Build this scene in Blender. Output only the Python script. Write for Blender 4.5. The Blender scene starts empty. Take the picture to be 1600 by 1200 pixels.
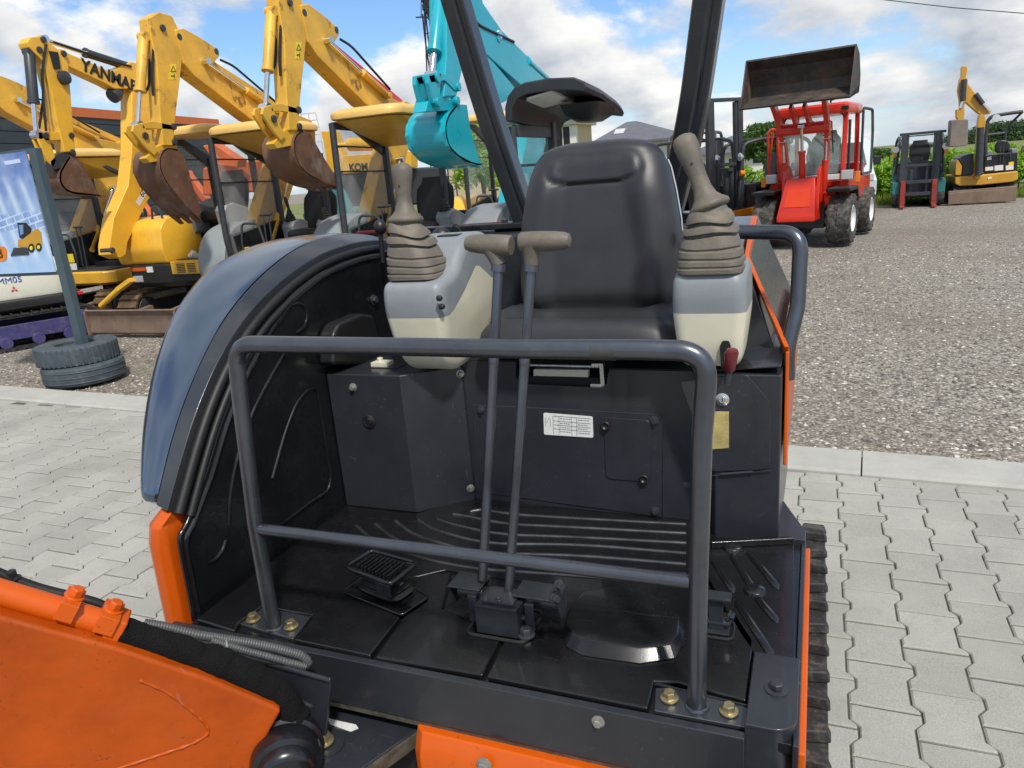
import bpy, bmesh, math, random
from mathutils import Vector as V, Matrix, noise
PI = math.pi; R = math.radians
random.seed(7)
scene = bpy.context.scene
COL = scene.collection

# ---------------------------------------------------------------- camera frame
FPX = 1160.0                                   # focal length in photo pixels (1600 wide)
_x = V((2875, 89, -1160)).normalized()
_y = V((475, -370, 1160)).normalized(); _y = (_y - _x*_x.dot(_y)).normalized()
_z = _x.cross(_y)
if _z[1] > 0: _z = -_z
CAMM = Matrix((_x, _y, _z))                    # camera (right, down, forward) -> world
CAM = V((0, 0, 1.56))
def ray(px, py): return CAMM @ V((px-800, py-600, FPX))
def at(px, py, x=None, y=None, z=None):
    """Real point where the sight line through a photo pixel meets a plane of the scene."""
    d = ray(px, py)
    if x is not None: t = (x-CAM.x)/d.x
    elif y is not None: t = (y-CAM.y)/d.y
    else: t = (z-CAM.z)/d.z
    return CAM + d*t
def atp(px, py, p0, n):
    d = ray(px, py); n = V(n)
    return CAM + d*((V(p0)-CAM).dot(n)/d.dot(n))

# ---------------------------------------------------------------- mesh builder
def fillet(pts, rad, k=6, closed=False):
    pts = [V(p) for p in pts]; out = []; n = len(pts)
    for i, p in enumerate(pts):
        if not closed and i in (0, n-1): out.append(p); continue
        a = pts[(i-1) % n]-p; b = pts[(i+1) % n]-p
        r_ = rad[i] if isinstance(rad, (list, tuple)) else rad
        if r_ <= 0 or a.length < 1e-6 or b.length < 1e-6: out.append(p); continue
        d = min(r_, a.length*.48, b.length*.48)
        p0 = p+a.normalized()*d; p1 = p+b.normalized()*d
        for j in range(k+1):
            t = j/k; out.append(p0*(1-t)**2+p*2*t*(1-t)+p1*t*t)
    return out
def arc_pts(c, u, v, r, a0, a1, n):
    c = V(c); u = V(u); v = V(v)
    return [c+(u*math.cos(a0+(a1-a0)*i/n)+v*math.sin(a0+(a1-a0)*i/n))*r for i in range(n+1)]
def rrect(w, h, r, k=4):
    o = []
    for cx, cy, a in ((w/2-r, h/2-r, 0), (-w/2+r, h/2-r, PI/2), (-w/2+r, -h/2+r, PI), (w/2-r, -h/2+r, 1.5*PI)):
        for i in range(k+1):
            t = a+PI/2*i/k; o.append((cx+r*math.cos(t), cy+r*math.sin(t)))
    return o
def frame(axis, up=(0, 0, 1)):
    a = V(axis).normalized(); u = V(up)
    if abs(a.dot(u.normalized())) > .98: u = V((1, 0, 0))
    s = u.cross(a).normalized(); return s, a.cross(s).normalized(), a

class MB:
    def __init__(s): s.bm = bmesh.new(); s.mi = 0
    def vs(s, pts): return [s.bm.verts.new(V(p)) for p in pts]
    def f(s, vl):
        try:
            fc = s.bm.faces.new(vl); fc.material_index = s.mi; return fc
        except ValueError: return None
    def box(s, a, b):
        (x0, y0, z0), (x1, y1, z1) = a, b
        return s.prism([(x0, y0, z0), (x1, y0, z0), (x1, y1, z0), (x0, y1, z0)], (0, 0, z1-z0))
    def obox(s, c, ax, ay, az):
        c = V(c); ax = V(ax)/2; ay = V(ay)/2; az = V(az)/2
        return s.prism([c-ax-ay-az, c+ax-ay-az, c+ax+ay-az, c-ax+ay-az], az*2)
    def bar(s, a, b, w, h, up=(0, 0, 1)):
        a = V(a); b = V(b); sx, sy, _ = frame(b-a, up); sx = sx*w/2; sy = sy*h/2
        return s.prism([a-sx-sy, a+sx-sy, a+sx+sy, a-sx+sy], b-a)
    def prism(s, poly, vec):
        poly = [V(p) for p in poly]; vec = V(vec)
        a = s.vs(poly); b = s.vs([p+vec for p in poly]); n = len(a)
        s.f(a[::-1]); s.f(b)
        for i in range(n): s.f([a[i], a[(i+1) % n], b[(i+1) % n], b[i]])
        return s
    def plate(s, poly, th):                    # centred on its own plane
        poly = [V(p) for p in poly]; nn = V((0, 0, 0))
        for i in range(len(poly)):
            nn += (poly[i]-poly[0]).cross(poly[(i+1) % len(poly)]-poly[0])
        nn.normalize(); return s.prism([p-nn*th/2 for p in poly], nn*th)
    def loft(s, rings, cap=True, closed=True):
        rs = [s.vs(r) for r in rings]; n = len(rs[0])
        for i in range(len(rs)-1):
            for j in range(n if closed else n-1):
                s.f([rs[i][j], rs[i][(j+1) % n], rs[i+1][(j+1) % n], rs[i+1][j]])
        if cap and closed: s.f(rs[0][::-1]); s.f(rs[-1])
        return s
    def tube(s, pts, r, n=12, closed=False, cap=True, sq=1.0):
        pts = [V(p) for p in pts]
        q = [pts[0]]
        rr = [r[0]] if isinstance(r, (list, tuple)) else None
        for i, p in enumerate(pts[1:], 1):
            if (p-q[-1]).length > 1e-6:
                q.append(p)
                if rr is not None: rr.append(r[i])
        pts = q; m = len(pts); rings = []; prev = None
        for i, p in enumerate(pts):
            if closed: t = pts[(i+1) % m]-pts[i-1]
            else: t = pts[min(i+1, m-1)]-pts[max(i-1, 0)]
            t.normalize()
            if prev is None: sx, sy, _ = frame(t)
            else:
                sx = prev-t*prev.dot(t)
                if sx.length < 1e-5: sx, _, _ = frame(t)
                sx.normalize(); sy = t.cross(sx)
            prev = sx; ra = rr[i] if rr is not None else r
            rings.append([p+(sx*math.cos(2*PI*k/n)+sy*math.sin(2*PI*k/n)*sq)*ra for k in range(n)])
        if closed:
            rs = [s.vs(r_) for r_ in rings]
            for i in range(m):
                for j in range(n): s.f([rs[i][j], rs[i][(j+1) % n], rs[(i+1) % m][(j+1) % n], rs[(i+1) % m][j]])
            return s
        return s.loft(rings, cap)
    def lathe(s, o, axis, prof, n=24, cap=True, up=(0, 0, 1)):   # prof: (height along axis, radius)
        o = V(o); sx, sy, a = frame(axis, up)
        return s.loft([[o+a*h+(sx*math.cos(2*PI*k/n)+sy*math.sin(2*PI*k/n))*max(r_, 1e-4) for k in range(n)] for h, r_ in prof], cap)
    def cyl(s, a, b, r, n=16): return s.lathe(a, V(b)-V(a), [(0, r), ((V(b)-V(a)).length, r)], n)
    def hexbolt(s, o, axis, r=.011, h=.009, washer=True):
        o = V(o); a = V(axis).normalized()
        if washer: s.lathe(o, a, [(0, r*1.45), (r*.25, r*1.45), (r*.3, r*1.35)], 18)
        s.lathe(o+a*r*.3, a, [(0, r), (h*.85, r), (h, r*.86)], 6)
        return s
    def ball(s, c, rx, ry, rz, n=16, m=10):
        c = V(c)
        return s.loft([[c+V((rx*math.sin(PI*i/m)*math.cos(2*PI*k/n), ry*math.sin(PI*i/m)*math.sin(2*PI*k/n), -rz*math.cos(PI*i/m))) if 0 < i < m else
                        c+V((1e-4*math.cos(2*PI*k/n), 1e-4*math.sin(2*PI*k/n), -rz*math.cos(PI*i/m))) for k in range(n)] for i in range(m+1)])
    def grid(s, fn, nu, nv):
        g = [s.vs([fn(i/nu, j/nv) for j in range(nv+1)]) for i in range(nu+1)]
        for i in range(nu):
            for j in range(nv): s.f([g[i][j], g[i+1][j], g[i+1][j+1], g[i][j+1]])
        return s
    def xf(s, m):
        bmesh.ops.transform(s.bm, matrix=m, verts=s.bm.verts); return s
    def build(s, name, mats, parent=None, bevel=0, seg=2, sharp=38, subsurf=0, org=None):
        global ORG
        me = bpy.data.meshes.new(name)
        bmesh.ops.remove_doubles(s.bm, verts=s.bm.verts, dist=1e-5)
        bmesh.ops.recalc_face_normals(s.bm, faces=s.bm.faces)
        o3 = ORG if org is None else V(org)
        if o3.length > 0: bmesh.ops.translate(s.bm, verts=s.bm.verts, vec=-o3)
        s.bm.to_mesh(me); s.bm.free()
        for m in (mats if isinstance(mats, (list, tuple)) else [mats]): me.materials.append(m)
        for p in me.polygons: p.use_smooth = True
        me.set_sharp_from_angle(angle=R(sharp))
        o = bpy.data.objects.new(name, me); COL.objects.link(o)
        if parent: o.parent = parent
        elif o3.length > 0: o.location = o3
        if bevel:
            b = o.modifiers.new('bevel', 'BEVEL'); b.width = bevel; b.segments = seg; b.limit_method = 'ANGLE'
            b.angle_limit = R(32); b.harden_normals = True; b.use_clamp_overlap = True
        if subsurf:
            u = o.modifiers.new('sub', 'SUBSURF'); u.levels = u.render_levels = subsurf
        return o
ORG = V((0, 0, 0))
def tag(o, label=None, cat=None, group=None, kind=None):
    if label: o['label'] = label
    if cat: o['category'] = cat
    if group: o['group'] = group
    if kind: o['kind'] = kind
    return o
def thing(name, label, cat, loc=(0, 0, 0), rz=0, group=None):
    o = bpy.data.objects.new(name, None); COL.objects.link(o); o.empty_display_size = .3
    o.location = loc; o.rotation_euler = (0, 0, rz)
    return tag(o, label, cat, group)
def dup(root, loc, rz, label):
    def cp(o, par):
        c = o.copy(); COL.objects.link(c)
        if par: c.parent = par
        for ch in list(o.children): cp(ch, c)
        return c
    c = cp(root, None); c.location = loc; c.rotation_euler = (0, 0, rz); c['label'] = label
    return c
def text_mb(txt, size, origin, ux, uy, depth=.002, mb=None, center=False, bold=0.0):
    """Lettering as real thin geometry: ux = reading direction, uy = up."""
    cu = bpy.data.curves.new('lettering', 'FONT'); cu.body = txt; cu.size = size; cu.extrude = depth/2; cu.offset = bold
    if center: cu.align_x = 'CENTER'
    ob = bpy.data.objects.new('lettering', cu); COL.objects.link(ob)
    dg = bpy.context.evaluated_depsgraph_get(); me = bpy.data.meshes.new_from_object(ob.evaluated_get(dg))
    bpy.data.objects.remove(ob); bpy.data.curves.remove(cu)
    mb = mb or MB(); ux = V(ux).normalized(); uy = V(uy).normalized(); uz = ux.cross(uy); o = V(origin)
    vs = [mb.bm.verts.new(o+ux*v.co.x+uy*v.co.y+uz*v.co.z) for v in me.vertices]
    for p in me.polygons: mb.f([vs[i] for i in p.vertices])
    bpy.data.meshes.remove(me); return mb

# ---------------------------------------------------------------- materials
def nodes_of(name):
    m = bpy.data.materials.new(name); m.use_nodes = True; nt = m.node_tree
    return m, nt, nt.nodes['Principled BSDF']
def N(nt, t, **kw):
    n = nt.nodes.new(t)
    for k, v in kw.items():
        if k in n.inputs: n.inputs[k].default_value = v
        else: setattr(n, k, v)
    return n
def mixc(nt, fac, a, b, blend='MIX'):
    n = nt.nodes.new('ShaderNodeMix'); n.data_type = 'RGBA'; n.blend_type = blend
    for i, v in ((0, fac), (6, a), (7, b)):
        if isinstance(v, bpy.types.NodeSocket): nt.links.new(v, n.inputs[i])
        elif i == 0: n.inputs[0].default_value = v
        else: n.inputs[i].default_value = (*v[:3], 1)
    return n.outputs[2]
def ramp(nt, src, p0, p1, c0=(0, 0, 0), c1=(1, 1, 1)):
    n = nt.nodes.new('ShaderNodeValToRGB'); nt.links.new(src, n.inputs[0]); e = n.color_ramp.elements
    e[0].position = p0; e[1].position = p1; e[0].color = (*c0, 1); e[1].color = (*c1, 1)
    return n.outputs[0]
def math_(nt, op, a, b=0.0, c=None):
    n = nt.nodes.new('ShaderNodeMath'); n.operation = op
    for i, v in enumerate((a, b) if c is None else (a, b, c)):
        if isinstance(v, bpy.types.NodeSocket): nt.links.new(v, n.inputs[i])
        else: n.inputs[i].default_value = v
    return n.outputs[0]
def mat(name, col, rough=.5, metal=0, var=.1, vs=4, bump=0, bs=80, coat=0, dust=0, dustcol=(.30, .28, .25), dpos=(.5, .72),
        spot=0, spotcol=(.1, .04, .015), sscale=6, spos=(.58, .66), scr=0, rvar=.12, spec=.5, trans=0, sub=0, speck=0, speckcol=(.30, .29, .27)):
    m, nt, b = nodes_of(name); L = nt.links
    tc = N(nt, 'ShaderNodeTexCoord'); co = tc.outputs['Object']
    n1 = N(nt, 'ShaderNodeTexNoise', Scale=vs, Detail=6.0, Roughness=.62); L.new(co, n1.inputs['Vector'])
    c = mixc(nt, ramp(nt, n1.outputs[0], .3, .72), [x*(1-var) for x in col], [min(1, x*(1+var)) for x in col])
    r = math_(nt, 'MULTIPLY_ADD', n1.outputs[0], rvar*2, rough-rvar)
    if spot:
        n3 = N(nt, 'ShaderNodeTexNoise', Scale=sscale, Detail=9.0, Roughness=.68); L.new(co, n3.inputs['Vector'])
        sf = math_(nt, 'MULTIPLY', ramp(nt, n3.outputs[0], *spos), spot)
        c = mixc(nt, sf, c, spotcol); r = math_(nt, 'MULTIPLY_ADD', sf, .35, r)
    if scr:
        mp = N(nt, 'ShaderNodeMapping'); mp.inputs['Scale'].default_value = (3, 70, 5); mp.inputs['Rotation'].default_value = (.3, .5, .6); L.new(co, mp.inputs[0])
        n4 = N(nt, 'ShaderNodeTexNoise', Scale=2.5, Detail=3.0); L.new(mp.outputs[0], n4.inputs['Vector'])
        sf = math_(nt, 'MULTIPLY', ramp(nt, n4.outputs[0], .70, .76), scr)
        c = mixc(nt, sf, c, (.22, .22, .22)); r = math_(nt, 'MULTIPLY_ADD', sf, .3, r)
    if dust:
        n2 = N(nt, 'ShaderNodeTexNoise', Scale=vs*2.3, Detail=8.0, Roughness=.7); L.new(co, n2.inputs['Vector'])
        df = math_(nt, 'MULTIPLY', ramp(nt, n2.outputs[0], *dpos), dust)
        c = mixc(nt, df, c, dustcol); r = math_(nt, 'MULTIPLY_ADD', df, .4, r)
    if speck:
        n6 = N(nt, 'ShaderNodeTexNoise', Scale=150.0, Detail=2.0); L.new(co, n6.inputs['Vector']); n7 = N(nt, 'ShaderNodeTexNoise', Scale=7.0, Detail=3.0); L.new(co, n7.inputs['Vector'])
        sf = math_(nt, 'MULTIPLY', math_(nt, 'MULTIPLY', ramp(nt, n6.outputs[0], .665, .70), ramp(nt, n7.outputs[0], .42, .62)), speck)
        c = mixc(nt, sf, c, speckcol); r = math_(nt, 'MULTIPLY_ADD', sf, .4, r)
    L.new(c, b.inputs['Base Color'])
    rc = N(nt, 'ShaderNodeClamp'); L.new(r, rc.inputs[0]); rc.inputs[1].default_value = .04; L.new(rc.outputs[0], b.inputs['Roughness'])
    b.inputs['Metallic'].default_value = metal; b.inputs['Coat Weight'].default_value = coat; b.inputs['Coat Roughness'].default_value = .08
    b.inputs['Specular IOR Level'].default_value = spec
    if trans: b.inputs['Transmission Weight'].default_value = trans
    if sub: b.inputs['Subsurface Weight'].default_value = sub; b.inputs['Subsurface Radius'].default_value = (.02, .02, .02)
    if bump:
        nb = N(nt, 'ShaderNodeTexNoise', Scale=bs, Detail=4.0); L.new(co, nb.inputs['Vector'])
        bp = N(nt, 'ShaderNodeBump', Strength=bump, Distance=.01); L.new(nb.outputs[0], bp.inputs['Height']); L.new(bp.outputs[0], b.inputs['Normal'])
    return m
def glass(name, col=(.9, .95, .95), alpha=.18, rough=.05):
    m, nt, b = nodes_of(name); L = nt.links
    b.inputs['Base Color'].default_value = (*col, 1); b.inputs['Roughness'].default_value = rough
    n = N(nt, 'ShaderNodeTexNoise', Scale=3.0, Detail=8.0); tc = N(nt, 'ShaderNodeTexCoord'); L.new(tc.outputs['Object'], n.inputs['Vector'])
    L.new(math_(nt, 'MULTIPLY', ramp(nt, n.outputs[0], .2, .9), alpha*2), b.inputs['Alpha'])
    return m

M = dict(
    black=mat('black_paint', (.0065, .007, .009), .26, var=.25, vs=5, coat=.35, dust=.10, dustcol=(.06, .06, .06), scr=.10, bump=.012, bs=260),
    floor=mat('black_floor_paint', (.0065, .0065, .0078), .26, var=.3, vs=6, coat=.3, dust=.10, dustcol=(.045, .043, .040), scr=.12, speck=.06, bump=.02, bs=300),
    panel=mat('charcoal_panel_paint', (.0205, .0232, .0295), .34, var=.2, vs=3.5, coat=.25, dust=.13, dustcol=(.06, .062, .07), dpos=(.5, .75), scr=.45, speck=.12, bump=.012, bs=260),
    grey=mat('blue_grey_paint', (.022, .026, .032), .30, var=.18, vs=3.5, coat=.2, dust=.12, dustcol=(.12, .12, .12), scr=.12, bump=.01, bs=220),
    rail=mat('steel_grey_tube_paint', (.105, .115, .135), .30, metal=.80, var=.2, vs=6, coat=.2, dust=.25, dustcol=(.16, .16, .16), scr=.5, speck=.1, bump=.015, bs=200),
    hood=mat('sky_tinted_hood_paint', (.13, .175, .245), .22, metal=.88, var=.012, vs=2.5, coat=.25, rvar=.008),  # charcoal hood; base colour carries the blue of the reflected sky
    rubber=mat('rubber_seal', (.008, .008, .009), .55, bump=.05, bs=150),
    orange=mat('orange_paint', (.56, .088, .003), .32, speck=.5, speckcol=(.10, .03, .008), var=.10, vs=4, coat=.12, spec=.35, dust=.06, dustcol=(.35, .12, .04), bump=.012, bs=90, spot=.25, spotcol=(.25, .06, .01), sscale=9, spos=(.66, .72)),
    orange_cast=mat('orange_cast_paint', (.40, .062, .002), .42, speck=.7, speckcol=(.06, .03, .015), var=.20, vs=6, coat=.05, spec=.28, bump=.16, bs=30, spot=.85, spotcol=(.05, .03, .02), sscale=14, spos=(.655, .69), scr=.25, dust=.22, dustcol=(.30, .09, .03)),
    ribshine=mat('highlight_metal_ridge', (.10, .10, .11), .30, metal=.75, var=.35, vs=14),  # lighter metallic base strengthens the sky highlight along the rib tops
    zinc=mat('yellow_zinc_bolt', (.46, .39, .22), .34, metal=.85, var=.25, vs=60, dust=.3, dustcol=(.3, .22, .1)),
    steel=mat('bright_steel', (.62, .62, .61), .25, metal=.9, var=.1, vs=12),
    bolt=mat('painted_bolt', (.03, .034, .04), .4, var=.2, vs=60),
    greybolt=mat('grey_bolt', (.33, .33, .30), .42, metal=.6, var=.2, vs=50),
    cream=mat('cream_plastic', (.63, .60, .47), .42, var=.07, vs=6, dust=.18, dustcol=(.33, .27, .18), dpos=(.55, .8), bump=.03, bs=180, sub=.05),
    cgrey=mat('grey_plastic', (.215, .235, .25), .46, var=.09, vs=5, dust=.25, dustcol=(.34, .36, .37), bump=.05, bs=200),
    boot=mat('taupe_rubber', (.145, .127, .103), .58, var=.18, vs=12, dust=.55, dustcol=(.23, .185, .125), bump=.12, bs=130),
    grip=mat('taupe_grip', (.128, .112, .090), .58, var=.25, vs=14, dust=.5, dustcol=(.2, .155, .09), bump=.08, bs=160),
    vinyl=mat('black_seat_vinyl', (.026, .0265, .031), .40, var=.15, vs=8, bump=.10, bs=420, dust=.12, dustcol=(.05, .05, .055), rvar=.06),
    plastic=mat('black_plastic', (.012, .012, .013), .42, bump=.05, bs=200),
    red=mat('dark_red_knob', (.13, .008, .018), .3, coat=.3, var=.2, vs=20),
    white=mat('white_label', (.72, .72, .70), .45, var=.04, dust=.25, dustcol=(.45, .44, .42), vs=20),
    ink=mat('label_ink', (.12, .12, .13), .6),
    window=mat('yellowed_window', (.42, .33, .12), .2, var=.25, vs=25, coat=.5, dust=.6, dustcol=(.52, .42, .2), spot=.5, spotcol=(.2, .14, .04), sscale=30),
    sleeve=mat('black_woven_sleeve', (.0075, .0075, .008), .85, bump=.9, bs=330, var=.4, vs=12, spec=.2),
    conduit=mat('grey_conduit', (.07, .072, .075), .5, var=.12, vs=30, dust=.3, dustcol=(.16, .16, .16)),
    dark=mat('dark_void', (.006, .006, .006), .8),
    bare=mat('scraped_white_paint', (.62, .62, .61), .5, var=.2, vs=60),
    brass=mat('old_gasket', (.07, .06, .042), .6, var=.5, vs=40, bump=.2, bs=60),
    track=mat('track_rubber', (.018, .018, .019), .62, var=.3, vs=15, bump=.25, bs=60, dust=.55, dustcol=(.17, .155, .13), dpos=(.5, .75)),
    rubbertape=mat('worn_tape', (.050, .050, .045), .5, var=.3, vs=40),
)
# ---------------------------------------------------------------- camera, sun, sky
cam = bpy.data.cameras.new('camera'); co_ = bpy.data.objects.new('camera', cam); COL.objects.link(co_); scene.camera = co_
cam.sensor_width = 36; cam.lens = FPX/1600*36; cam.clip_start = .02; cam.clip_end = 2000
mw = Matrix((V((_x[0], -_x[1], -_x[2])), V((_y[0], -_y[1], -_y[2])), V((_z[0], -_z[1], -_z[2])))).to_4x4(); mw.translation = CAM
co_.matrix_world = mw
SUN_EL, SUN_AZ = 54, 142           # azimuth clockwise from +Y
sd = V((math.sin(R(SUN_AZ))*math.cos(R(SUN_EL)), math.cos(R(SUN_AZ))*math.cos(R(SUN_EL)), math.sin(R(SUN_EL))))
sl = bpy.data.lights.new('sun', 'SUN'); sl.energy = 3.2; sl.angle = R(5); sl.color = (1, .955, .88)
so = bpy.data.objects.new('sun', sl); COL.objects.link(so); so.rotation_euler = (-sd).to_track_quat('-Z', 'Y').to_euler()
w = bpy.data.worlds.new('World'); scene.world = w; w.use_nodes = True; nt = w.node_tree; L = nt.links
bg = nt.nodes['Background']
sky = N(nt, 'ShaderNodeTexSky'); sky.sky_type = 'NISHITA'; sky.sun_disc = False; sky.sun_elevation = R(SUN_EL); sky.sun_rotation = R(SUN_AZ); sky.dust_density = .6; sky.ozone_density = 1.4
tc = N(nt, 'ShaderNodeTexCoord'); sp = N(nt, 'ShaderNodeSeparateXYZ'); L.new(tc.outputs['Generated'], sp.inputs[0])
zz = math_(nt, 'ADD', math_(nt, 'MAXIMUM', sp.outputs[2], 0.0), .42)
def cloudvec(ox, oy, oz=0.0):
    cb = N(nt, 'ShaderNodeCombineXYZ')
    L.new(math_(nt, 'ADD', math_(nt, 'DIVIDE', sp.outputs[0], zz), ox), cb.inputs[0]); L.new(math_(nt, 'ADD', math_(nt, 'DIVIDE', sp.outputs[1], zz), oy), cb.inputs[1])
    cb.inputs[2].default_value = oz
    return cb.outputs[0]
def cnoise(vec, sc, det, ro=.55, dist=.15):
    n = N(nt, 'ShaderNodeTexNoise', Scale=sc, Detail=det, Roughness=ro, Distortion=dist); L.new(vec, n.inputs['Vector']); return n.outputs[0]
CO = (3.6, 7.2)
n1 = cnoise(cloudvec(*CO), 1.9, 12, .58)
n1b = cnoise(cloudvec(CO[0]+.06, CO[1]-.075), 1.9, 8, .53)     # sampled a step towards the sun: gives lit edges and grey bellies
n2 = cnoise(cloudvec(11.3, 2.1), .8, 3, .5)
den = math_(nt, 'ADD', math_(nt, 'MULTIPLY', n1, .78), math_(nt, 'MULTIPLY', n2, .34))
cov = ramp(nt, den, .515, .575)
lit = math_(nt, 'MULTIPLY_ADD', math_(nt, 'SUBTRACT', n1, n1b), 2.6, .55)
lit = math_(nt, 'SUBTRACT', lit, math_(nt, 'MULTIPLY', ramp(nt, den, .56, .76), .42))
ccol = ramp(nt, lit, .18, .78, (.33, .385, .47), (.92, .905, .87))
# direction-dependent: heavier blue-grey bank towards the right of the yard
skc = mixc(nt, 1.0, sky.outputs[0], (.090, .112, .138), 'MULTIPLY')
hz = ramp(nt, sp.outputs[2], .0, .16, (1, 1, 1), (0, 0, 0))
skc = mixc(nt, math_(nt, 'MULTIPLY', hz, .5), skc, (.62, .72, .82))
tot = mixc(nt, cov, skc, ccol)
L.new(tot, bg.inputs[0]); bg.inputs[1].default_value = 1.0
scene.view_settings.view_transform = 'Standard'; scene.view_settings.look = 'None'; scene.view_settings.exposure = 0.26; scene.view_settings.gamma = 1
scene.view_settings.use_curve_mapping = False
scene.cycles.use_denoising = True; scene.cycles.max_bounces = 8

# ---------------------------------------------------------------- ground, pavers, kerb
def kerb_y(x): return 4.11+(x+6.63)*(3.665-4.11)/(7.53)      # front line of the kerb
KD = V((7.53, 3.665-4.11, 0)).normalized(); KN = V((-KD.y, KD.x, 0))
mg, nt, b = nodes_of('gravel'); L = nt.links
co = N(nt, 'ShaderNodeTexCoord').outputs['Object']
v1 = N(nt, 'ShaderNodeTexVoronoi', Scale=50.0); L.new(co, v1.inputs['Vector'])
v2 = N(nt, 'ShaderNodeTexVoronoi', Scale=80.0); L.new(co, v2.inputs['Vector'])
sx = N(nt, 'ShaderNodeSeparateColor'); L.new(v1.outputs['Color'], sx.inputs[0])
sx2 = N(nt, 'ShaderNodeSeparateColor'); L.new(v2.outputs['Color'], sx2.inputs[0])
cr = N(nt, 'ShaderNodeValToRGB'); L.new(math_(nt, 'MULTIPLY_ADD', sx.outputs[0], .65, math_(nt, 'MULTIPLY', sx2.outputs[0], .35)), cr.inputs[0])
e = cr.color_ramp.elements; e[0].position = .1; e[0].color = (.06, .054, .047, 1); e[1].position = .97; e[1].color = (.62, .60, .565, 1)
for p_, c_ in ((.3, (.185, .165, .138, 1)), (.55, (.32, .292, .25, 1)), (.75, (.41, .36, .29, 1))):
    q = e.new(p_); q.color = c_
ng = N(nt, 'ShaderNodeTexNoise', Scale=.38, Detail=7.0, Roughness=.65); L.new(co, ng.inputs['Vector'])
gcol = mixc(nt, math_(nt, 'MULTIPLY', ramp(nt, ng.outputs[0], .44, .62), .6), cr.outputs[0], (.215, .175, .135))
edge = ramp(nt, v1.outputs['Distance'], .35, .75, (1, 1, 1), (.6, .6, .6))
L.new(mixc(nt, 1.0, gcol, edge, 'MULTIPLY'), b.inputs['Base Color']); b.inputs['Roughness'].default_value = .85
bp = N(nt, 'ShaderNodeBump', Strength=.9, Distance=.012); L.new(math_(nt, 'SUBTRACT', 1.0, v1.outputs['Distance']), bp.inputs['Height']); L.new(bp.outputs[0], b.inputs['Normal'])
m = MB(); m.f(m.vs([(-220, -60, -.02), (220, -60, -.02), (220, 330, -.02), (-220, 330, -.02)]))
tag(m.build('gravel_yard', mg), kind='structure')

# loose stones lying on the yard where single stones can be told apart
mst, nt, b = nodes_of('loose_stone'); L = nt.links
gi = N(nt, 'ShaderNodeNewGeometry'); cr = N(nt, 'ShaderNodeValToRGB'); L.new(gi.outputs['Random Per Island'], cr.inputs[0])
e = cr.color_ramp.elements; e[0].color = (.08, .07, .06, 1); e[1].color = (.62, .60, .56, 1)
for p_, c_ in ((.3, (.17, .155, .14, 1)), (.6, (.30, .275, .25, 1)), (.8, (.40, .35, .29, 1))):
    q = e.new(p_); q.color = c_
L.new(cr.outputs[0], b.inputs['Base Color']); b.inputs['Roughness'].default_value = .8
rs = random.Random(3); bmv = []; bmf = []
def stone(x, y, s):
    k = len(bmv); a = rs.random()*6.28; ca, sa = math.cos(a), math.sin(a); sx_, sy_, sz_ = s*(.7+.6*rs.random()), s*(.5+.5*rs.random()), s*(.35+.4*rs.random())
    j = lambda: .8+.4*rs.random()
    pts = [(1, 0, .1), (.4, .9, .2), (-.7, .7, 0), (-1, -.2, .15), (-.1, -1, .1), (.8, -.6, 0), (.2, .2, 1), (-.35, -.15, .85)]
    for px_, py_, pz_ in pts:
        px_ *= sx_*j(); py_ *= sy_*j(); bmv.append((x+px_*ca-py_*sa, y+px_*sa+py_*ca, -.022+pz_*sz_*j()+.3*sz_))
    for f_ in ((0, 1, 6), (1, 2, 6), (2, 7, 6), (2, 3, 7), (3, 4, 7), (4, 5, 7), (5, 6, 7), (5, 0, 6)): bmf.append(tuple(k+i for i in f_))
for i in range(30000):
    if i < 22000: x = -1.2+rs.random()*7; y = 3.95+9*rs.random()**1.7
    else: x = -9.5+rs.random()*5.5; y = 4.3+4*rs.random()**1.5
    if y < kerb_y(x)+.36: continue
    stone(x, y, .006+.013*rs.random()**2)
me = bpy.data.meshes.new('loose_gravel'); me.from_pydata(bmv, [], bmf); me.materials.append(mst)
o = bpy.data.objects.new('loose_gravel', me); COL.objects.link(o); tag(o, 'loose crushed grey and brown stones on the yard', 'gravel', kind='stuff')

mp_, nt, b = nodes_of('concrete_paver'); L = nt.links
gi = N(nt, 'ShaderNodeNewGeometry'); co = N(nt, 'ShaderNodeTexCoord').outputs['Object']
n1 = N(nt, 'ShaderNodeTexNoise', Scale=260.0, Detail=3.0); L.new(co, n1.inputs['Vector'])
n2 = N(nt, 'ShaderNodeTexNoise', Scale=2.2, Detail=8.0, Roughness=.65); L.new(co, n2.inputs['Vector'])
n3 = N(nt, 'ShaderNodeTexNoise', Scale=14.0, Detail=6.0, Roughness=.7); L.new(co, n3.inputs['Vector'])
c = ramp(nt, gi.outputs['Random Per Island'], 0, 1, (.33, .322, .292), (.39, .381, .347))
c = mixc(nt, 1.0, c, ramp(nt, n1.outputs[0], .3, .7, (.80, .80, .80), (1.12, 1.12, 1.12)), 'MULTIPLY')
c = mixc(nt, 1.0, c, ramp(nt, n2.outputs[0], .3, .7, (.86, .86, .87), (1.1, 1.1, 1.08)), 'MULTIPLY')
c = mixc(nt, math_(nt, 'MULTIPLY', ramp(nt, n3.outputs[0], .55, .72), .45), c, (.235, .22, .18))
n5 = N(nt, 'ShaderNodeTexNoise', Scale=1.1, Detail=4.0, Roughness=.5, Distortion=.6); L.new(co, n5.inputs['Vector'])
c = mixc(nt, math_(nt, 'MULTIPLY', ramp(nt, n5.outputs[0], .56, .70), .30), c, (.20, .19, .165))
L.new(c, b.inputs['Base Color']); b.inputs['Roughness'].default_value = .82
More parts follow.
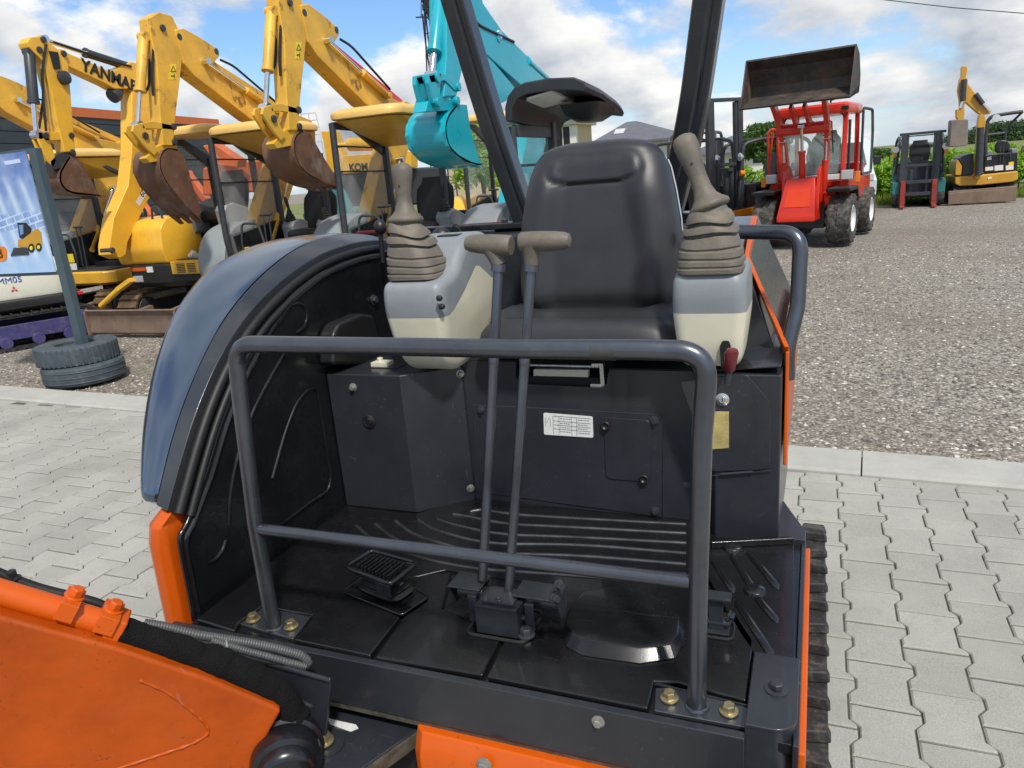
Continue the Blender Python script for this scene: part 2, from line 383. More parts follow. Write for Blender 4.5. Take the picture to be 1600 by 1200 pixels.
bp = N(nt, 'ShaderNodeBump', Strength=.35, Distance=.004); L.new(n1.outputs[0], bp.inputs['Height']); L.new(bp.outputs[0], b.inputs['Normal'])
msand = mat('joint_sand', (.085, .08, .068), .9, var=.3, vs=40)
PW, PL = .1675, .2125
def wave(t):                                   # trapezoid wave, one period per block
    t = t % 1.0
    if t < .34: return -1
    if t < .48: return -1+2*(t-.34)/.14
    if t < .70: return 1
    if t < .80: return 1-2*(t-.70)/.10
    return -1
BR = [0, .34, .48, .70, .80]
verts = []; faces = []; rp = random.Random(5)
def paver(row, k):
    x0 = row*PW-.03; y0 = k*PL+.0+(row % 2)*PL/2; A = .0115; g = .0030; ch = .005
    cxm, cym = x0+PW/2, y0+PL/2
    if cym > kerb_y(cxm)+.05: return
    L_, R_ = [], []
    ph = lambda r_, y: wave((y-(r_ % 2)*PL/2)/PL+.14)
    ts = sorted(set([0, 1]+[((b_-.14) % 1) for b_ in BR]))
    for t in ts: L_.append((x0+A*ph(row, y0+t*PL*.9999)+g, y0+t*PL))
    ts2 = sorted(set([0, 1]+[((b_-.14+.5) % 1) for b_ in BR]))
    for t in ts2: R_.append((x0+PW+A*ph(row+1, y0+t*PL*.9999)-g, y0+t*PL))
    pl = [(x, min(max(y, y0+g*1.3), y0+PL-g*1.3)) for x, y in (R_+L_[::-1])]
    n = len(pl); b0 = len(verts); dz = rp.uniform(-.002, .002); tx, ty = rp.uniform(-.012, .012), rp.uniform(-.012, .012)
    ins = [(x+(cxm-x)*ch*2/PW, y+(cym-y)*ch*2/PL) for x, y in pl]
    for (x, y) in pl: verts.append((x, y, -.016))
    for (x, y) in pl: verts.append((x, y, -.004+dz))
    for (x, y) in ins: verts.append((x, y, dz+(x-cxm)*tx+(y-cym)*ty))
    for q in (0, 1):
        for i in range(n): faces.append((b0+q*n+i, b0+q*n+(i+1) % n, b0+(q+1)*n+(i+1) % n, b0+(q+1)*n+i))
    faces.append(tuple(b0+2*n+i for i in range(n)))
for row in range(-62, 22):
    for k in range(-9, 22): paver(row, k)
me = bpy.data.meshes.new('paving'); me.from_pydata(verts, [], faces); me.materials.append(mp_)
o = bpy.data.objects.new('paving', me); COL.objects.link(o); tag(o, kind='structure')
m = MB(); m.f(m.vs([(-11, -2.5, -.008), (4, -2.5, -.008), (4, kerb_y(4)+.1, -.008), (-11, kerb_y(-11)+.1, -.008)]))
tag(m.build('paving_bed', msand), kind='structure')
m = MB(); mk = mat('kerb_concrete', (.40, .395, .365), .8, var=.12, vs=3, bump=.3, bs=220, dust=.35, dustcol=(.27, .25, .21))
s0 = V((-11.2, kerb_y(-11.2), 0)); off = .46
for i in range(16):
    a = s0+KD*(i*1.0+off); d_ = KD*.994
    prof = [(0, -.03), (0, .012), (.012, .024), (.285, .03), (.30, .02), (.30, -.03)]
    m.loft([[a+KN*u+V((0, 0, h)) for u, h in prof], [a+d_+KN*u+V((0, 0, h)) for u, h in prof]])
tag(m.build('kerb', mk, bevel=.003), kind='structure')
# ================================================================ the orange mini excavator we look into
ORG = V((-.70, 1.90, 0))
EX = thing('mini_excavator', 'orange and charcoal mini excavator in the foreground, seen into its open operator station', 'excavator', ORG)
FZ = .62
def fp(*px): return [at(a, b, z=FZ) for a, b in px]
def yp(y, *px): return [at(a, b, y=y) for a, b in px]
def xp(x, *px): return [at(a, b, x=x) for a, b in px]

# ---- under body so nothing is hollow
m = MB(); m.box((-1.33, 1.13, .30), (-.07, 2.15, .585)); m.box((-1.30, 1.90, .585), (-.09, 2.60, 1.0))
m.build('body_frame', M['dark'], EX)
# ---- floor
m = MB(); m.box((-1.335, 1.10, .585), (-.012, 1.90, .606)); m.build('floor_panel', M['floor'], EX, bevel=.002)
th = .013
def cover(px):
    mb = MB(); mb.prism([V((p.x, p.y, FZ-th)) for p in fp(*px)], (0, 0, th)); return mb.build('floor_cover', M['floor'], EX, bevel=.004, seg=3)
cover([(306, 967), (366, 985), (372, 973), (410, 946), (488, 961), (484, 974), (459, 999), (578, 1024), (625, 963), (540, 926), (700, 889), (552, 862), (458, 851)])
cover([(586, 1026), (754, 1054), (783, 995), (738, 986), (740, 968), (690, 950), (705, 893), (610, 905), (668, 938), (632, 962)])
cover([(760, 1056), (1012, 1106), (1022, 1064), (1060, 1066), (1166, 1094), (1178, 1000), (1150, 958), (1072, 945), (998, 921), (880, 914), (855, 980), (845, 1003), (790, 996)])
# ribbed foot mat behind the covers
m = MB(); m.prism([V((p.x, p.y, .606)) for p in fp((458, 850), (552, 861), (700, 887), (880, 912), (1000, 920), (1074, 943), (1090, 880), (1080, 815), (735, 773), (650, 799), (542, 791))], (0, 0, .006))
ends = [(735, 795), (708, 800), (683, 808), (653, 809), (618, 811), (586, 815), (556, 818)]
ry = [815, 829, 844, 860, 877, 893, 909]
mids = [(800, 800), (790, 815), (775, 831), (757, 846), (738, 860), (722, 872), (706, 882)]
kn = [(752, 792), (728, 803), (703, 815), (676, 824), (645, 832), (616, 840), (588, 845)]
m.mi = 1
for e_, k_, c_, y_ in zip(ends, kn, mids, ry):
    pts = fp(e_, k_, c_, (900, y_-9 if y_ < 850 else y_-14), (1072, y_))
    pts = [V((p.x, p.y, .6115)) for p in pts]
    m.tube(fillet(pts, .12, 8), .0058, 10, sq=.9)
m.build('ribbed_mat', [M['floor'], M['ribshine']], EX, sharp=50)
# right foot plate with pressed bars
m = MB()
z7 = lambda x, y: (700+x*.3875, 820+y*.3875)
m.prism([V((p.x, p.y, .612)) for p in fp(z7(1040, 90), z7(1395, 78), z7(1400, 560), z7(1250, 540), z7(1180, 440), z7(1100, 300), z7(1040, 190))], (0, 0, .008))
for a, b in (((1150, 130), (1235, 270)), ((1215, 115), (1322, 248)), ((1250, 300), (1318, 382)), ((1170, 320), (1298, 518)), ((1075, 150), (1145, 262))):
    q = fp(z7(*a), z7(*b)); q = [V((p.x, p.y, .6195)) for p in q]
    d = (q[1]-q[0]).normalized()*.012
    m.tube([q[0]-d, q[0], q[1], q[1]+d], [.002, .0095, .0095, .002], 12, sq=.8)
for a in ((1148, 95), (1237, 268)):
    p = fp(z7(*a))[0]; m.lathe((p.x, p.y, .618), (0, 0, 1), [(0, .026), (.008, .023), (.012, .016), (.0125, .001)], 20)
m.build('foot_plate', M['floor'], EX, bevel=.0025, sharp=50)
m = MB(); q = fp(z7(1060, 92), z7(1392, 75)); m.bar(V((q[0].x, q[0].y, .63)), V((q[1].x, q[1].y, .63)), .012, .016); m.build('floor_edge_strip', M['black'], EX, bevel=.002)
# ---- front sill
m = MB(); m.box((-1.375, 1.085, .497), (-.088, 1.103, .612)); SILL = m.build('front_sill', M['panel'], EX, bevel=.0025)
p = yp(1.085, (935, 1127))[0]; m = MB(); m.hexbolt(p, (0, -1, 0), .0085, .008); m.build('bolt', M['greybolt'], SILL)
m = MB(); m.box((-1.0, 1.09, .478), (-.09, 1.12, .496)); m.build('gasket', M['brass'], EX, bevel=.002)
# orange front guard under the sill
m = MB(); o0 = [(-.735, 1.068), (-.715, 1.050), (-.30, 1.050), (-.12, 1.062), (-.04, 1.10), (-.04, 1.14), (-.735, 1.14)]
m.loft([[(x, y, z) for x, y in o0] for z in (.16, .44)]+[[(x, y+.012, .465) for x, y in o0], [(x, y+.022, .484) for x, y in o0]])
m.build('front_guard', M['orange'], EX, bevel=.004, seg=3)
p = yp(1.05, (757, 1194))[0]; m = MB(); m.hexbolt(p, (0, -1, 0), .011, .009); m.build('bolt', M['greybolt'], EX)
# ---- right front corner cover
m = MB(); z0 = .624
c8 = [V((p.x, p.y, 0)) for p in [at(*z7(*a), z=.632) for a in ((1226, 540), (1413, 563), (1416, 715), (1226, 790))]]
xr = c8[1].x-.001
prof = [V((-.088, 1.30, 0)), V((-.006, 1.30, 0))]+[V((p.x, p.y, 0)) for p in arc_pts((-.046, 1.135, 0), (1, 0, 0), (0, -1, 0), .040, 0, PI/2, 8)]+[V((-.088, 1.095, 0))]
m.prism([p+V((0, 0, .628)) for p in prof], (0, 0, .006)); CB = m.build('corner_cover', M['grey'], EX, bevel=.002)
m = MB(); m.prism([p+V((-.001, .003, .20)) for p in prof], (0, 0, .427)); m.build('corner_panel', M['grey'], CB, bevel=.002)
p = at(1213, 1078, z=.634); m = MB(); m.lathe(p, (0, 0, 1), [(0, .020), (.0025, .020), (.003, .012)], 22); m.hexbolt(p+V((0, 0, .002)), (0, 0, 1), .0115, .010, False); m.build('bolt', M['bolt'], CB)
# ---- orange skirts, left and right
m = MB(); pts = [(1.09, .18), (1.09, .60), (1.15, .606), (1.79, .606), (1.86, .56), (1.88, .18)]
m.prism([(-.004, y, z) for y, z in pts], (.013, 0, 0)); m.build('side_skirt', M['orange'], EX, bevel=.004)
m = MB(); m.box((-.012, 1.09, .56), (-.002, 1.85, .613)); m.prism([V((-.075, 1.80, .600)), V((-.003, 1.80, .600)), V((-.003, 1.852, .600)), V((-.045, 1.97, .600)), V((-.062, 2.02, .600)), V((-.075, 2.02, .600))], (0, 0, .022)); m.prism([V((-.003, 1.852, .45)), V((-.045, 1.97, .45)), V((-.055, 1.97, .45)), V((-.013, 1.85, .45))], (0, 0, .15))
m.build('side_edge', M['panel'], EX, bevel=.002)
m = MB()
LS = [[(-1.362, 1.118), (-1.374, 1.100), (-1.398, 1.100), (-1.424, 1.118), (-1.432, 1.15), (-1.432, 1.9), (-1.362, 1.9)]]
ring = lambda z, dx, dy: [(x+dx*(1 if x < -1.37 else 0), y+dy*(1 if y < 1.5 else 0), z) for x, y in LS[0]]
m.loft([ring(.30, .0, .0), ring(.60, .0, -.004), ring(.80, .0, .002), ring(.845, .004, .012), ring(.872, .02, .04)])
m.build('front_corner_panel', M['orange'], EX, bevel=.004, seg=3)

# ---- left hood shell: one smooth loft following the arc
bpx = [(243, 789), (253, 743), (272, 667), (295, 605), (322, 544), (352, 490), (395, 440), (433, 406), (464, 385), (487, 376)]
B = [at(*a, x=-1.42) for a in bpx]; rpx = [(260, 799), (276, 740), (300, 655), (330, 582), (361, 522), (399, 474), (446, 431), (489, 402), (520, 388), (548, 381)]
Rm = [at(*a, x=-1.36) for a in rpx]
def resamp(pts, n):
    pts = fillet([V(p) for p in pts], .06, 3); Ls = [0]
    for i in range(1, len(pts)): Ls.append(Ls[-1]+(pts[i]-pts[i-1]).length)
    out = []
    for k in range(n):
        t = Ls[-1]*k/(n-1); i = 1
        while i < len(pts)-1 and Ls[i] < t: i += 1
        f_ = (t-Ls[i-1])/max(1e-9, Ls[i]-Ls[i-1]); out.append(pts[i-1].lerp(pts[i], f_))
    return out
NB = 34
B = resamp(B, NB); Rm = resamp(Rm, NB)
def smooth1(P, it=6):
    for _ in range(it): P = [P[0]]+[(P[i-1]+P[i]*2+P[i+1])/4 for i in range(1, len(P)-1)]+[P[-1]]
    return P
B = smooth1(B); Rm = smooth1(Rm)
# continue the crown backwards over the top
def ext(P, n, dy, dz):
    q = list(P); d = (q[-1]-q[-2]).normalized()
    for i in range(1, n+1):
        t = i/n; q.append(P[-1]+V((0, dy*t, dz*t*t))+V((0, 0, d.z/max(.2, d.y)*dy*t*(1-t)*.6)))
    return q
EXN = 8
B2 = ext(B, EXN, .34, -.02); R2 = ext(Rm, EXN, .24, -.015)
def nrm(P, i):
    t = (P[min(i+1, len(P)-1)]-P[max(i-1, 0)]).normalized(); return V((0, -t.z, t.y)) if True else t
rings = []
for i in range(len(B2)):
    t = i/(NB-1); xo = -1.49-.245*min(1, max(0, t*1.25))**.8; xo = max(xo, -1.735)
    n_ = nrm(B2, i)
    def o_(x, d): return V((x, B2[i].y, B2[i].z))+n_*d
    wd = xo+1.42
    rings.append([R2[i]+V((.002, 0, 0))-n_*.03, R2[i]+V((.0, 0, 0)), R2[i].lerp(o_(-1.42, .0), .93), o_(-1.42, .0), o_(-1.42+wd*.05, .003), o_(-1.42+wd*.35, .006), o_(-1.42+wd*.65, .0), o_(-1.42+wd*.80, -.012), o_(-1.42+wd*.91, -.035), o_(-1.42+wd*.98, -.075), o_(-1.42+wd, -.14), o_(-1.42+wd, -.26)])
m = MB(); m.loft([r_[3:] for r_ in rings], cap=False, closed=False)
b0 = rings[0][3:]; m.f(m.vs(b0))
HOOD = m.build('hood', M['hood'], EX, sharp=42)
hs = HOOD.modifiers.new('sub', 'SUBSURF'); hs.levels = hs.render_levels = 1
m = MB(); m.loft([[r_[0], r_[1], r_[1].lerp(r_[3], .97)+V((0, 0, .0)), r_[3]+(r_[0]-r_[1])*.25] for r_ in rings], closed=True); m.build('hood_rim', M['grey'], HOOD, bevel=.004, sharp=30)
# seal strips between hood and inner wall
for (x, off, r_, nm) in ((-1.350, -.028, .013, 'seal'), (-1.338, -.052, .010, 'seal')):
    pts = [R2[i]+V((x-R2[i].x, 0, 0))+nrm(R2, i)*off for i in range(0, len(R2)-3)]
    m = MB(); m.tube(pts, r_, 10); m.build(nm, M['rubber'], EX)
m = MB(); pts = [R2[i]+V((-1.347-R2[i].x, 0, 0))+nrm(R2, i)*-.04 for i in range(len(R2))]
m.loft([[p+V((-.012, 0, 0))+nrm(R2, i)*.03, p+V((.008, 0, 0))+nrm(R2, i)*-.04, p+V((-.02, 0, 0))+nrm(R2, i)*-.06] for i, p in enumerate(pts)], closed=True)
m.build('seal_channel', M['rubber'], EX)
# ---- inner left wall
arc = [(303, 965), (283, 862), (280, 838), (292, 818), (310, 770), (322, 740), (345, 660), (378, 580), (410, 520), (452, 463), (500, 425), (555, 403), (590, 396)]
W = xp(-1.335, *arc)
m = MB(); poly = [V((-1.335, p.y, p.z)) for p in fillet(W, .05, 4)]; poly += [V((-1.335, 2.55, 1.36)), V((-1.335, 2.55, .60)), V((-1.335, 1.12, .60))]
m.prism(poly, (-.012, 0, 0)); WALL = m.build('inner_wall', M['black'], EX, bevel=.005, seg=3)
m = MB(); pts = [p+V((.001, .014, -.012)) for p in fillet(W, .05, 4)]; m.tube(pts, .006, 8)
z3 = lambda x, y: (180+x/2.609, 360+y/2.609)
for pl in ([(738, 418), (770, 395), (785, 360), (775, 312), (742, 293), (705, 312), (640, 390), (600, 470), (560, 560)], [(690, 500), (620, 620), (560, 740), (520, 850), (490, 950), (468, 1070), (462, 1200)],
           [(640, 1010), (690, 830), (740, 700), (790, 645), (822, 645), (842, 760), (880, 1010), (870, 1060), (780, 1120), (690, 1190), (640, 1205)],
           [(450, 1262), (440, 1300), (405, 1345), (380, 1352)]):
    m.tube(fillet(xp(-1.334, *[z3(*a) for a in pl]), .05, 5), .0042, 8)
m.build('pressed_ridges', M['black'], WALL)
p = xp(-1.334, z3(1052, 283))[0]; m = MB(); m.hexbolt(p, (1, 0, 0), .012, .01); m.build('bolt', M['bolt'], WALL)
# wall knee pad
m = MB(); q = xp(-1.28, (522, 522), (531, 505), (566, 490), (585, 492), (592, 520), (592, 570), (522, 570))
m.prism(q, (-.055, 0, 0)); m.build('arm_pad', M['plastic'], EX, bevel=.012, seg=4)
# ---- seat box
m = MB()
top = 1.034
L0, L1, L2, L3 = V((-1.333, 1.755, .607)), V((-1.083, 1.755, .607)), V((-.945, 1.872, .607)), V((-.945, 2.3, .607))
m.prism([L0, L1, L2, L3, V((-1.333, 2.3, .607))], (0, 0, top-.607)); LB = m.build('side_box', M['panel'], EX, bevel=.004, seg=3)
for a, n_ in (((552, 605), None), ((719, 584), 1), ((735, 763), 1)):
    if n_: p0 = L1; nn = V((.117, -.138, 0)).normalized(); p = atp(a[0], a[1], p0, nn)
    else: nn = V((0, -1, 0)); p = at(*a, y=1.755)
    m = MB(); m.hexbolt(p, nn, .0085, .009); m.build('bolt', M['greybolt'], LB)
p = at(577, 658, y=1.754); m = MB(); m.lathe(p, (0, -1, 0), [(0, .021), (.003, .021), (.006, .016), (.004, .013), (.008, .011), (.0085, .001)], 26); m.build('rubber_plug', M['rubber'], LB)
# bracket on top of the side box
m = MB(); p = at(597, 566, z=1.045); m.box((p.x-.028, p.y-.02, 1.036), (p.x+.028, p.y+.02, 1.048)); m.hexbolt((p.x-.006, p.y, 1.048), (0, 0, 1), .009, .009); m.build('clamp', M['cream'], LB, bevel=.003)
m = MB(); m.box((p.x-.055, p.y-.03, 1.0345), (p.x+.07, p.y+.03, 1.0365)); m.build('clamp_bracket', M['grey'], LB)
# centre panel with a cut-out for the seat latch
yc = 1.88
m = MB(); cut = yp(yc, (806, 566), (806, 590), (812, 600), (938, 606), (948, 600), (950, 585), (952, 578))
def onY(pts, y): return [V((p.x, y, p.z)) for p in pts]
poly = [V((-.945, yc, .607)), V((-.945, yc, 1.046)), V((cut[0].x, yc, 1.046))]+onY(cut, yc)+[V((cut[-1].x, yc, 1.030)), V((-.235, yc, 1.030)), V((-.235, yc, .607))]
m.prism(poly, (0, .012, 0)); CP = m.build('seat_panel', M['panel'], EX, bevel=.003)
m = MB(); m.box((-.945, 1.96, .9), (-.235, 1.97, 1.06)); m.box((-.945, 1.882, 1.046), (cut[0].x, 2.1, 1.05)); m.box((cut[-1].x, 1.882, 1.030), (-.235, 2.1, 1.034)); m.build('seat_well', M['dark'], EX)
z5 = lambda x, y: (800+x*.3, 520+y*.3)
m = MB(); m.prism(onY(yp(1.905, (833, 577), (919, 578), (919, 604), (833, 600)), 1.905), (0, .02, 0)); LT = m.build('seat_latch', M['cream'], EX, bevel=.003)
m = MB(); a, b = yp(1.89, (812, 570), (936, 573)); m.cyl(a, b, .004, 10); m.prism(onY(yp(1.885, (924, 568), (942, 568), (945, 606), (922, 606), (922, 600), (938, 600), (936, 573), (924, 573)), 1.885), (0, .025, 0)); m.build('latch_bracket', M['steel'], LT, bevel=.002)
# seams, access cover, knobs, sticker
m = MB()
m.tube(fillet(onY(yp(1.8785, (745, 634), (800, 636), (1030, 648), (1036, 660), (1036, 812)), 1.8785), .02, 4), .0022, 6)
m.prism(onY(yp(1.8775, (739, 632), (1028, 647), (1035, 655), (1034, 808), (742, 768)), 1.877), (0, .006, 0))
m.build('lower_panel', M['panel'], CP, bevel=.0015)
m = MB(); rr = fillet(onY(yp(1.873, (943, 652), (1017, 657), (1016, 754), (946, 748)), 1.8735), .018, 4, closed=True); m.prism(rr, (0, .005, 0)); AC = m.build('access_cover', M['panel'], EX, bevel=.0018)
for a in ((947, 664), (1007, 747)):
    p = at(*a, y=1.8735); m = MB()
    m.lathe(p, (0, -1, 0), [(0, .013), (.009, .013), (.011, .010), (.007, .006), (.0065, .001)], 18); m.build('knob', M['plastic'], AC)
for a in ((752, 640), (1023, 657), (1024, 798)): m = MB(); m.hexbolt(at(*a, y=1.876), (0, -1, 0), .0088, .008); m.build('bolt', M['bolt'], CP)
m = MB(); st = onY(yp(1.8745, (849, 645), (926, 651), (927, 684), (850, 679)), 1.8745); m.prism(fillet(st, .005, 3, closed=True), (0, .0015, 0)); ST = m.build('sticker', M['white'], CP)
m = MB(); u = st[1]-st[0]; v_ = st[3]-st[0]
def dash(a, b, t=.0007): m.bar(st[0]+u*a[0]+v_*a[1]+V((0, -.0006, 0)), st[0]+u*b[0]+v_*b[1]+V((0, -.0006, 0)), t, .0008, up=(0, 1, 0))
for a, b in (((.2, .1), (.2, .92)), ((.58, .1), (.58, .92)), ((.32, .1), (.32, .92)), ((.68, .1), (.68, .92)), ((.2, .32), (.96, .32)), ((.2, .5), (.96, .5)), ((.2, .68), (.96, .68)), ((.2, .1), (.96, .1)), ((.06, .45), (.12, .18)), ((.04, .2), (.04, .6)), ((.14, .2), (.14, .6))): dash(a, b)
rs = random.Random(2)
for r_ in (.2, .41, .59, .78):
    for c0, c1 in ((.34, .56), (.70, .94)):
        x = c0
        while x < c1-.03:
            l_ = rs.uniform(.015, .05); dash((x, r_), (min(x+l_, c1), r_), .0014); x += l_+.012
m.build('sticker_print', M['ink'], ST)
# ---- right console front with lock and window
m = MB(); yr = 1.80
m.prism([V((-.236, yr+.03, .600)), V((-.222, yr, .600)), V((-.066, yr, .600)), V((-.062, 2.3, .600)), V((-.236, 2.3, .600))], (0, 0, .448))
RB = m.build('right_box', M['panel'], EX, bevel=.004, seg=3)
m = MB(); m.prism(fillet(onY(yp(1.797, (1062, 597), (1166, 584), (1205, 630), (1203, 728), (1190, 734), (1113, 737)), 1.796), .012, 4, closed=True), (0, .007, 0)); DR = m.build('door', M['panel'], RB, bevel=.0018)
p = at(1129, 624, y=1.795); m = MB(); m.lathe(p, (0, -1, 0), [(0, .0165), (.003, .0165), (.005, .013), (.006, .0085), (.0065, .008), (.0066, .001)], 26); m.build('lock', M['steel'], DR)
m = MB(); m.bar(p+V((0, -.0068, -.004)), p+V((0, -.0068, .004)), .0022, .001, up=(0, 1, 0)); m.build('key_slot', M['dark'], DR)
m = MB(); m.prism(onY(yp(1.7955, (1113, 643), (1139, 643), (1139, 700), (1113, 702)), 1.7945), (0, .003, 0)); m.build('gauge_window', M['window'], DR, bevel=.001)
m = MB(); a, b = yp(1.794, (1126, 741), (1176, 737)); m.cyl(a, b, .0035, 8); a, b = yp(1.795, (1113, 743), (1206, 735)); m.bar(a, b, .002, .002); m.build('hinge', M['bolt'], RB)
m = MB(); m.prism([V((-.236, 1.815, 1.0485)), V((-.068, 1.802, 1.066)), V((-.064, 2.02, 1.10)), V((-.236, 2.02, 1.07))], (0, 0, .004)); m.build('right_box_lid', M['black'], EX, bevel=.002)
# orange and dark rear right flank
m = MB(); q = [at(1225, 548, y=1.86), at(1163, 398, y=2.24)]
t = .012
m.loft([[q[0]+V((0, 0, .01)), q[0]+V((t, 0, .01)), q[0]+V((t, .03, -.02)), q[0]+V((0, .03, -.02))], [q[1], q[1]+V((t, 0, 0)), q[1]+V((t, .05, -.02)), q[1]+V((0, .05, -.02))], [V((-.20, 2.6, 1.36)), V((-.18, 2.6, 1.36)), V((-.18, 2.65, 1.33)), V((-.20, 2.65, 1.33))]])
m.prism([V((-.061, 1.845, .80)), V((-.061, 1.86, 1.09)), V((-.061, 2.9, 1.10)), V((-.061, 2.9, .80))], (.009, 0, 0))
m.build('side_panel', M['orange'], EX, bevel=.003)
m = MB(); m.loft([[V((-.075, 1.87, 1.06)), V((-.075, 2.9, 1.06)), V((-.30, 2.9, 1.06)), V((-.30, 2.05, 1.06))], [V((-.20, 2.25, 1.30)), V((-.20, 2.9, 1.34)), V((-.40, 2.9, 1.34)), V((-.34, 2.3, 1.30))]])
m.build('rear_cover', M['black'], EX, bevel=.006)
# rear deck behind the seat
m = MB(); m.prism([V((-1.345, 2.30, .7)), V((-1.345, 2.30, 1.365)), V((-1.345, 2.36, 1.385)), V((-1.345, 2.90, 1.37)), V((-1.345, 2.95, .7))], (1.05, 0, 0)); RC = m.build('engine_cover', M['grey'], EX, bevel=.012, seg=3)
m = MB(); m.bar(V((-1.34, 2.33, 1.392)), V((-.30, 2.33, 1.392)), .03, .02); m.build('deck_edge', M['black'], EX, bevel=.004)
m = MB(); m.bar(V((-1.56, 2.36, 1.395)), V((-.98, 2.36, 1.400)), .014, .008); m.build('red_stripe', M['red'], EX)
# ---- hand rail
RY = 1.14
m = MB(); q = yp(RY, (428, 984), (398, 815), (374, 610), (367, 537), (800, 545), (1000, 546), (1107, 549), (1097, 680), (1091, 900), (1089, 1108))
m.tube(fillet(q, [0, 0, 0, .085, 0, 0, .10, 0, 0, 0], 12), .0168, 20); HR = m.build('hand_rail', M['rail'], EX)
m = MB(); a, b = yp(RY, (402, 826), (1078, 909)); m.cyl(a, b, .0125, 18); m.build('cross_bar', M['rail'], HR)
m = MB(); q = yp(RY, (925, 546), (962, 547)); m.tube([q[0], q[1]], .0171, 20); m.build('tape', M['rubbertape'], HR)
def weld(p, d, r_):
    mb = MB(); s_, u_, _ = frame(d); n = 28; rs = random.Random(4)
    mb.tube([V(p)+(s_*math.cos(2*PI*k/n)+u_*math.sin(2*PI*k/n))*(r_+rs.uniform(-.001, .001)) for k in range(n)], .004, 8, closed=True); return mb
for pxl, bs in (([(374, 974), (412, 948), (485, 963), (458, 998)], [(396, 968), (455, 979)]), ([(1024, 1074), (1050, 1074), (1180, 1108), (1176, 1138), (1022, 1110)], [(1046, 1091), (1139, 1112)])):
    q = [V((p.x, p.y, .606)) for p in [at(*a, z=.614) for a in pxl]]
    m = MB(); m.prism(q, (0, 0, .008)); BP = m.build('base_plate', M['rail'], HR, bevel=.002)
    for a in bs: m = MB(); m.hexbolt(at(*a, z=.616), (0, 0, 1), .0115, .012); m.build('bolt', M['zinc'], BP)
for a, d in (((428, 978), (0, 0, 1)), ((1089, 1102), (0, 0, 1))): p = at(*a, y=RY); weld((p.x, p.y, .615), d, .0175).build('weld_bead', M['rail'], HR)
# recess frame round the right foot of the rail
m = MB(); q = [V((p.x, p.y, .612)) for p in [at(*a, z=.62) for a in ((1010, 1104), (1020, 1062), (1170, 1098), (1172, 1020))]]; m.tube(fillet(q, .008, 3), .0035, 8); m.build('recess_edge', M['floor'], EX)
# ---- travel levers
LV = MB(); 
y0, y1 = 1.30, 1.42
for i, (b_, t_) in enumerate((((754, 905), (779, 420)), ((794, 935), (830, 420)))):
    a = at(*b_, y=y0); c = at(*t_, y=y1); m = MB(); m.cyl(a, c, .0105, 16); d = (c-a).normalized()
    m.lathe(c-d*.006, d, [(0, .0155), (.014, .0155), (.016, .012)], 18); m.lathe(c-d*.20, d, [(0, .0105), (.004, .0112), (.012, .0112), (.016, .0105)], 16)
    TL = m.build('travel_lever', M['rail'], EX)
    m = MB()
    if i == 0: h0, h1, st_ = at(727, 380, y=y1), at(799, 384, y=y1), at(766, 384, y=y1); ra = [.006, .014, .0175, .0195, .021, .0215, .021, .019]
    else: h1, h0, st_ = at(813, 378, y=y1), at(892, 376, y=y1), at(830, 382, y=y1); ra = [.005, .0135, .0175, .0195, .0205, .0205, .020, .018]
    n = len(ra); ts = [0, .03, .12, .3, .55, .8, .97, 1]
    m.tube([h0.lerp(h1, t) for t in ts], ra, 20)
    cb = c+d*.008; m.tube([cb, cb.lerp(st_, .3), cb.lerp(st_, .7), st_], [.0145, .0155, .018, .021], 18)
    m.build('lever_handle', M['grip'], TL)
bx = [at(745, 985, z=.622), at(828, 1000, z=.622)]
m = MB(); m.box((-.652, 1.238, .618), (-.556, 1.315, .684)); m.box((-.640, 1.25, .684), (-.568, 1.31, .690)); m.hexbolt((-.605, 1.262, .690), (0, 0, 1), .006, .006)
LBX = m.build('lever_box', M['grey'], EX, bevel=.004)
m = MB(); q = fillet([V((-.672, 1.222, .622)), V((-.535, 1.222, .622)), V((-.535, 1.34, .622)), V((-.672, 1.34, .622))], .02, 4, closed=True); m.tube(q, .004, 8, closed=True); m.build('box_gasket', M['rubber'], LBX)
def br(px0, px1, y, dy, z_): pass
m = MB()   # left pedal bracket (folded plate) and right one with bolts
for sgn, (pa, pb) in ((0, ((702, 886), (752, 896))), (1, ((803, 892), (872, 905)))):
    a, b = at(*pa, y=1.29), at(*pb, y=1.29)
    zt = .700
    m.box((a.x, 1.27, zt-.004), (b.x, 1.335, zt)); m.box((a.x, 1.331, zt-.055), (b.x, 1.335, zt-.004))
    xs = a.x if sgn == 0 else b.x-.004
    m.prism([V((xs, 1.272, zt-.004)), V((xs, 1.332, zt-.004)), V((xs, 1.322, zt-.06)), V((xs, 1.296, zt-.06))], (.004, 0, 0))
    xt = b.x-.026 if sgn == 0 else a.x+.028
    m.box((xt, 1.262, zt-.075), (xt+.02, 1.27, zt-.012)); m.cyl((a.x+.012, 1.305, zt-.028), (b.x-.005, 1.305, zt-.028), .016, 14)
m.box((-.70, 1.30, .66), (-.52, 1.325, .675))
m.build('pedal_bracket', M['grey'], LBX, bevel=.0015)
for a in ((872, 914), (866, 934)): m = MB(); m.hexbolt(at(*a, y=1.28), (.8, -.5, .1), .0085, .010); m.build('bolt', M['bolt'], LBX)
for a, d, r_ in (((-.543, 1.25, .622), (0, 0, 1), .013), ((-.555, 1.262, .655), (1, 0, 0), .006)): m = MB(); m.hexbolt(a, d, r_, r_*1.05); m.build('bolt', M['bolt'], LBX)
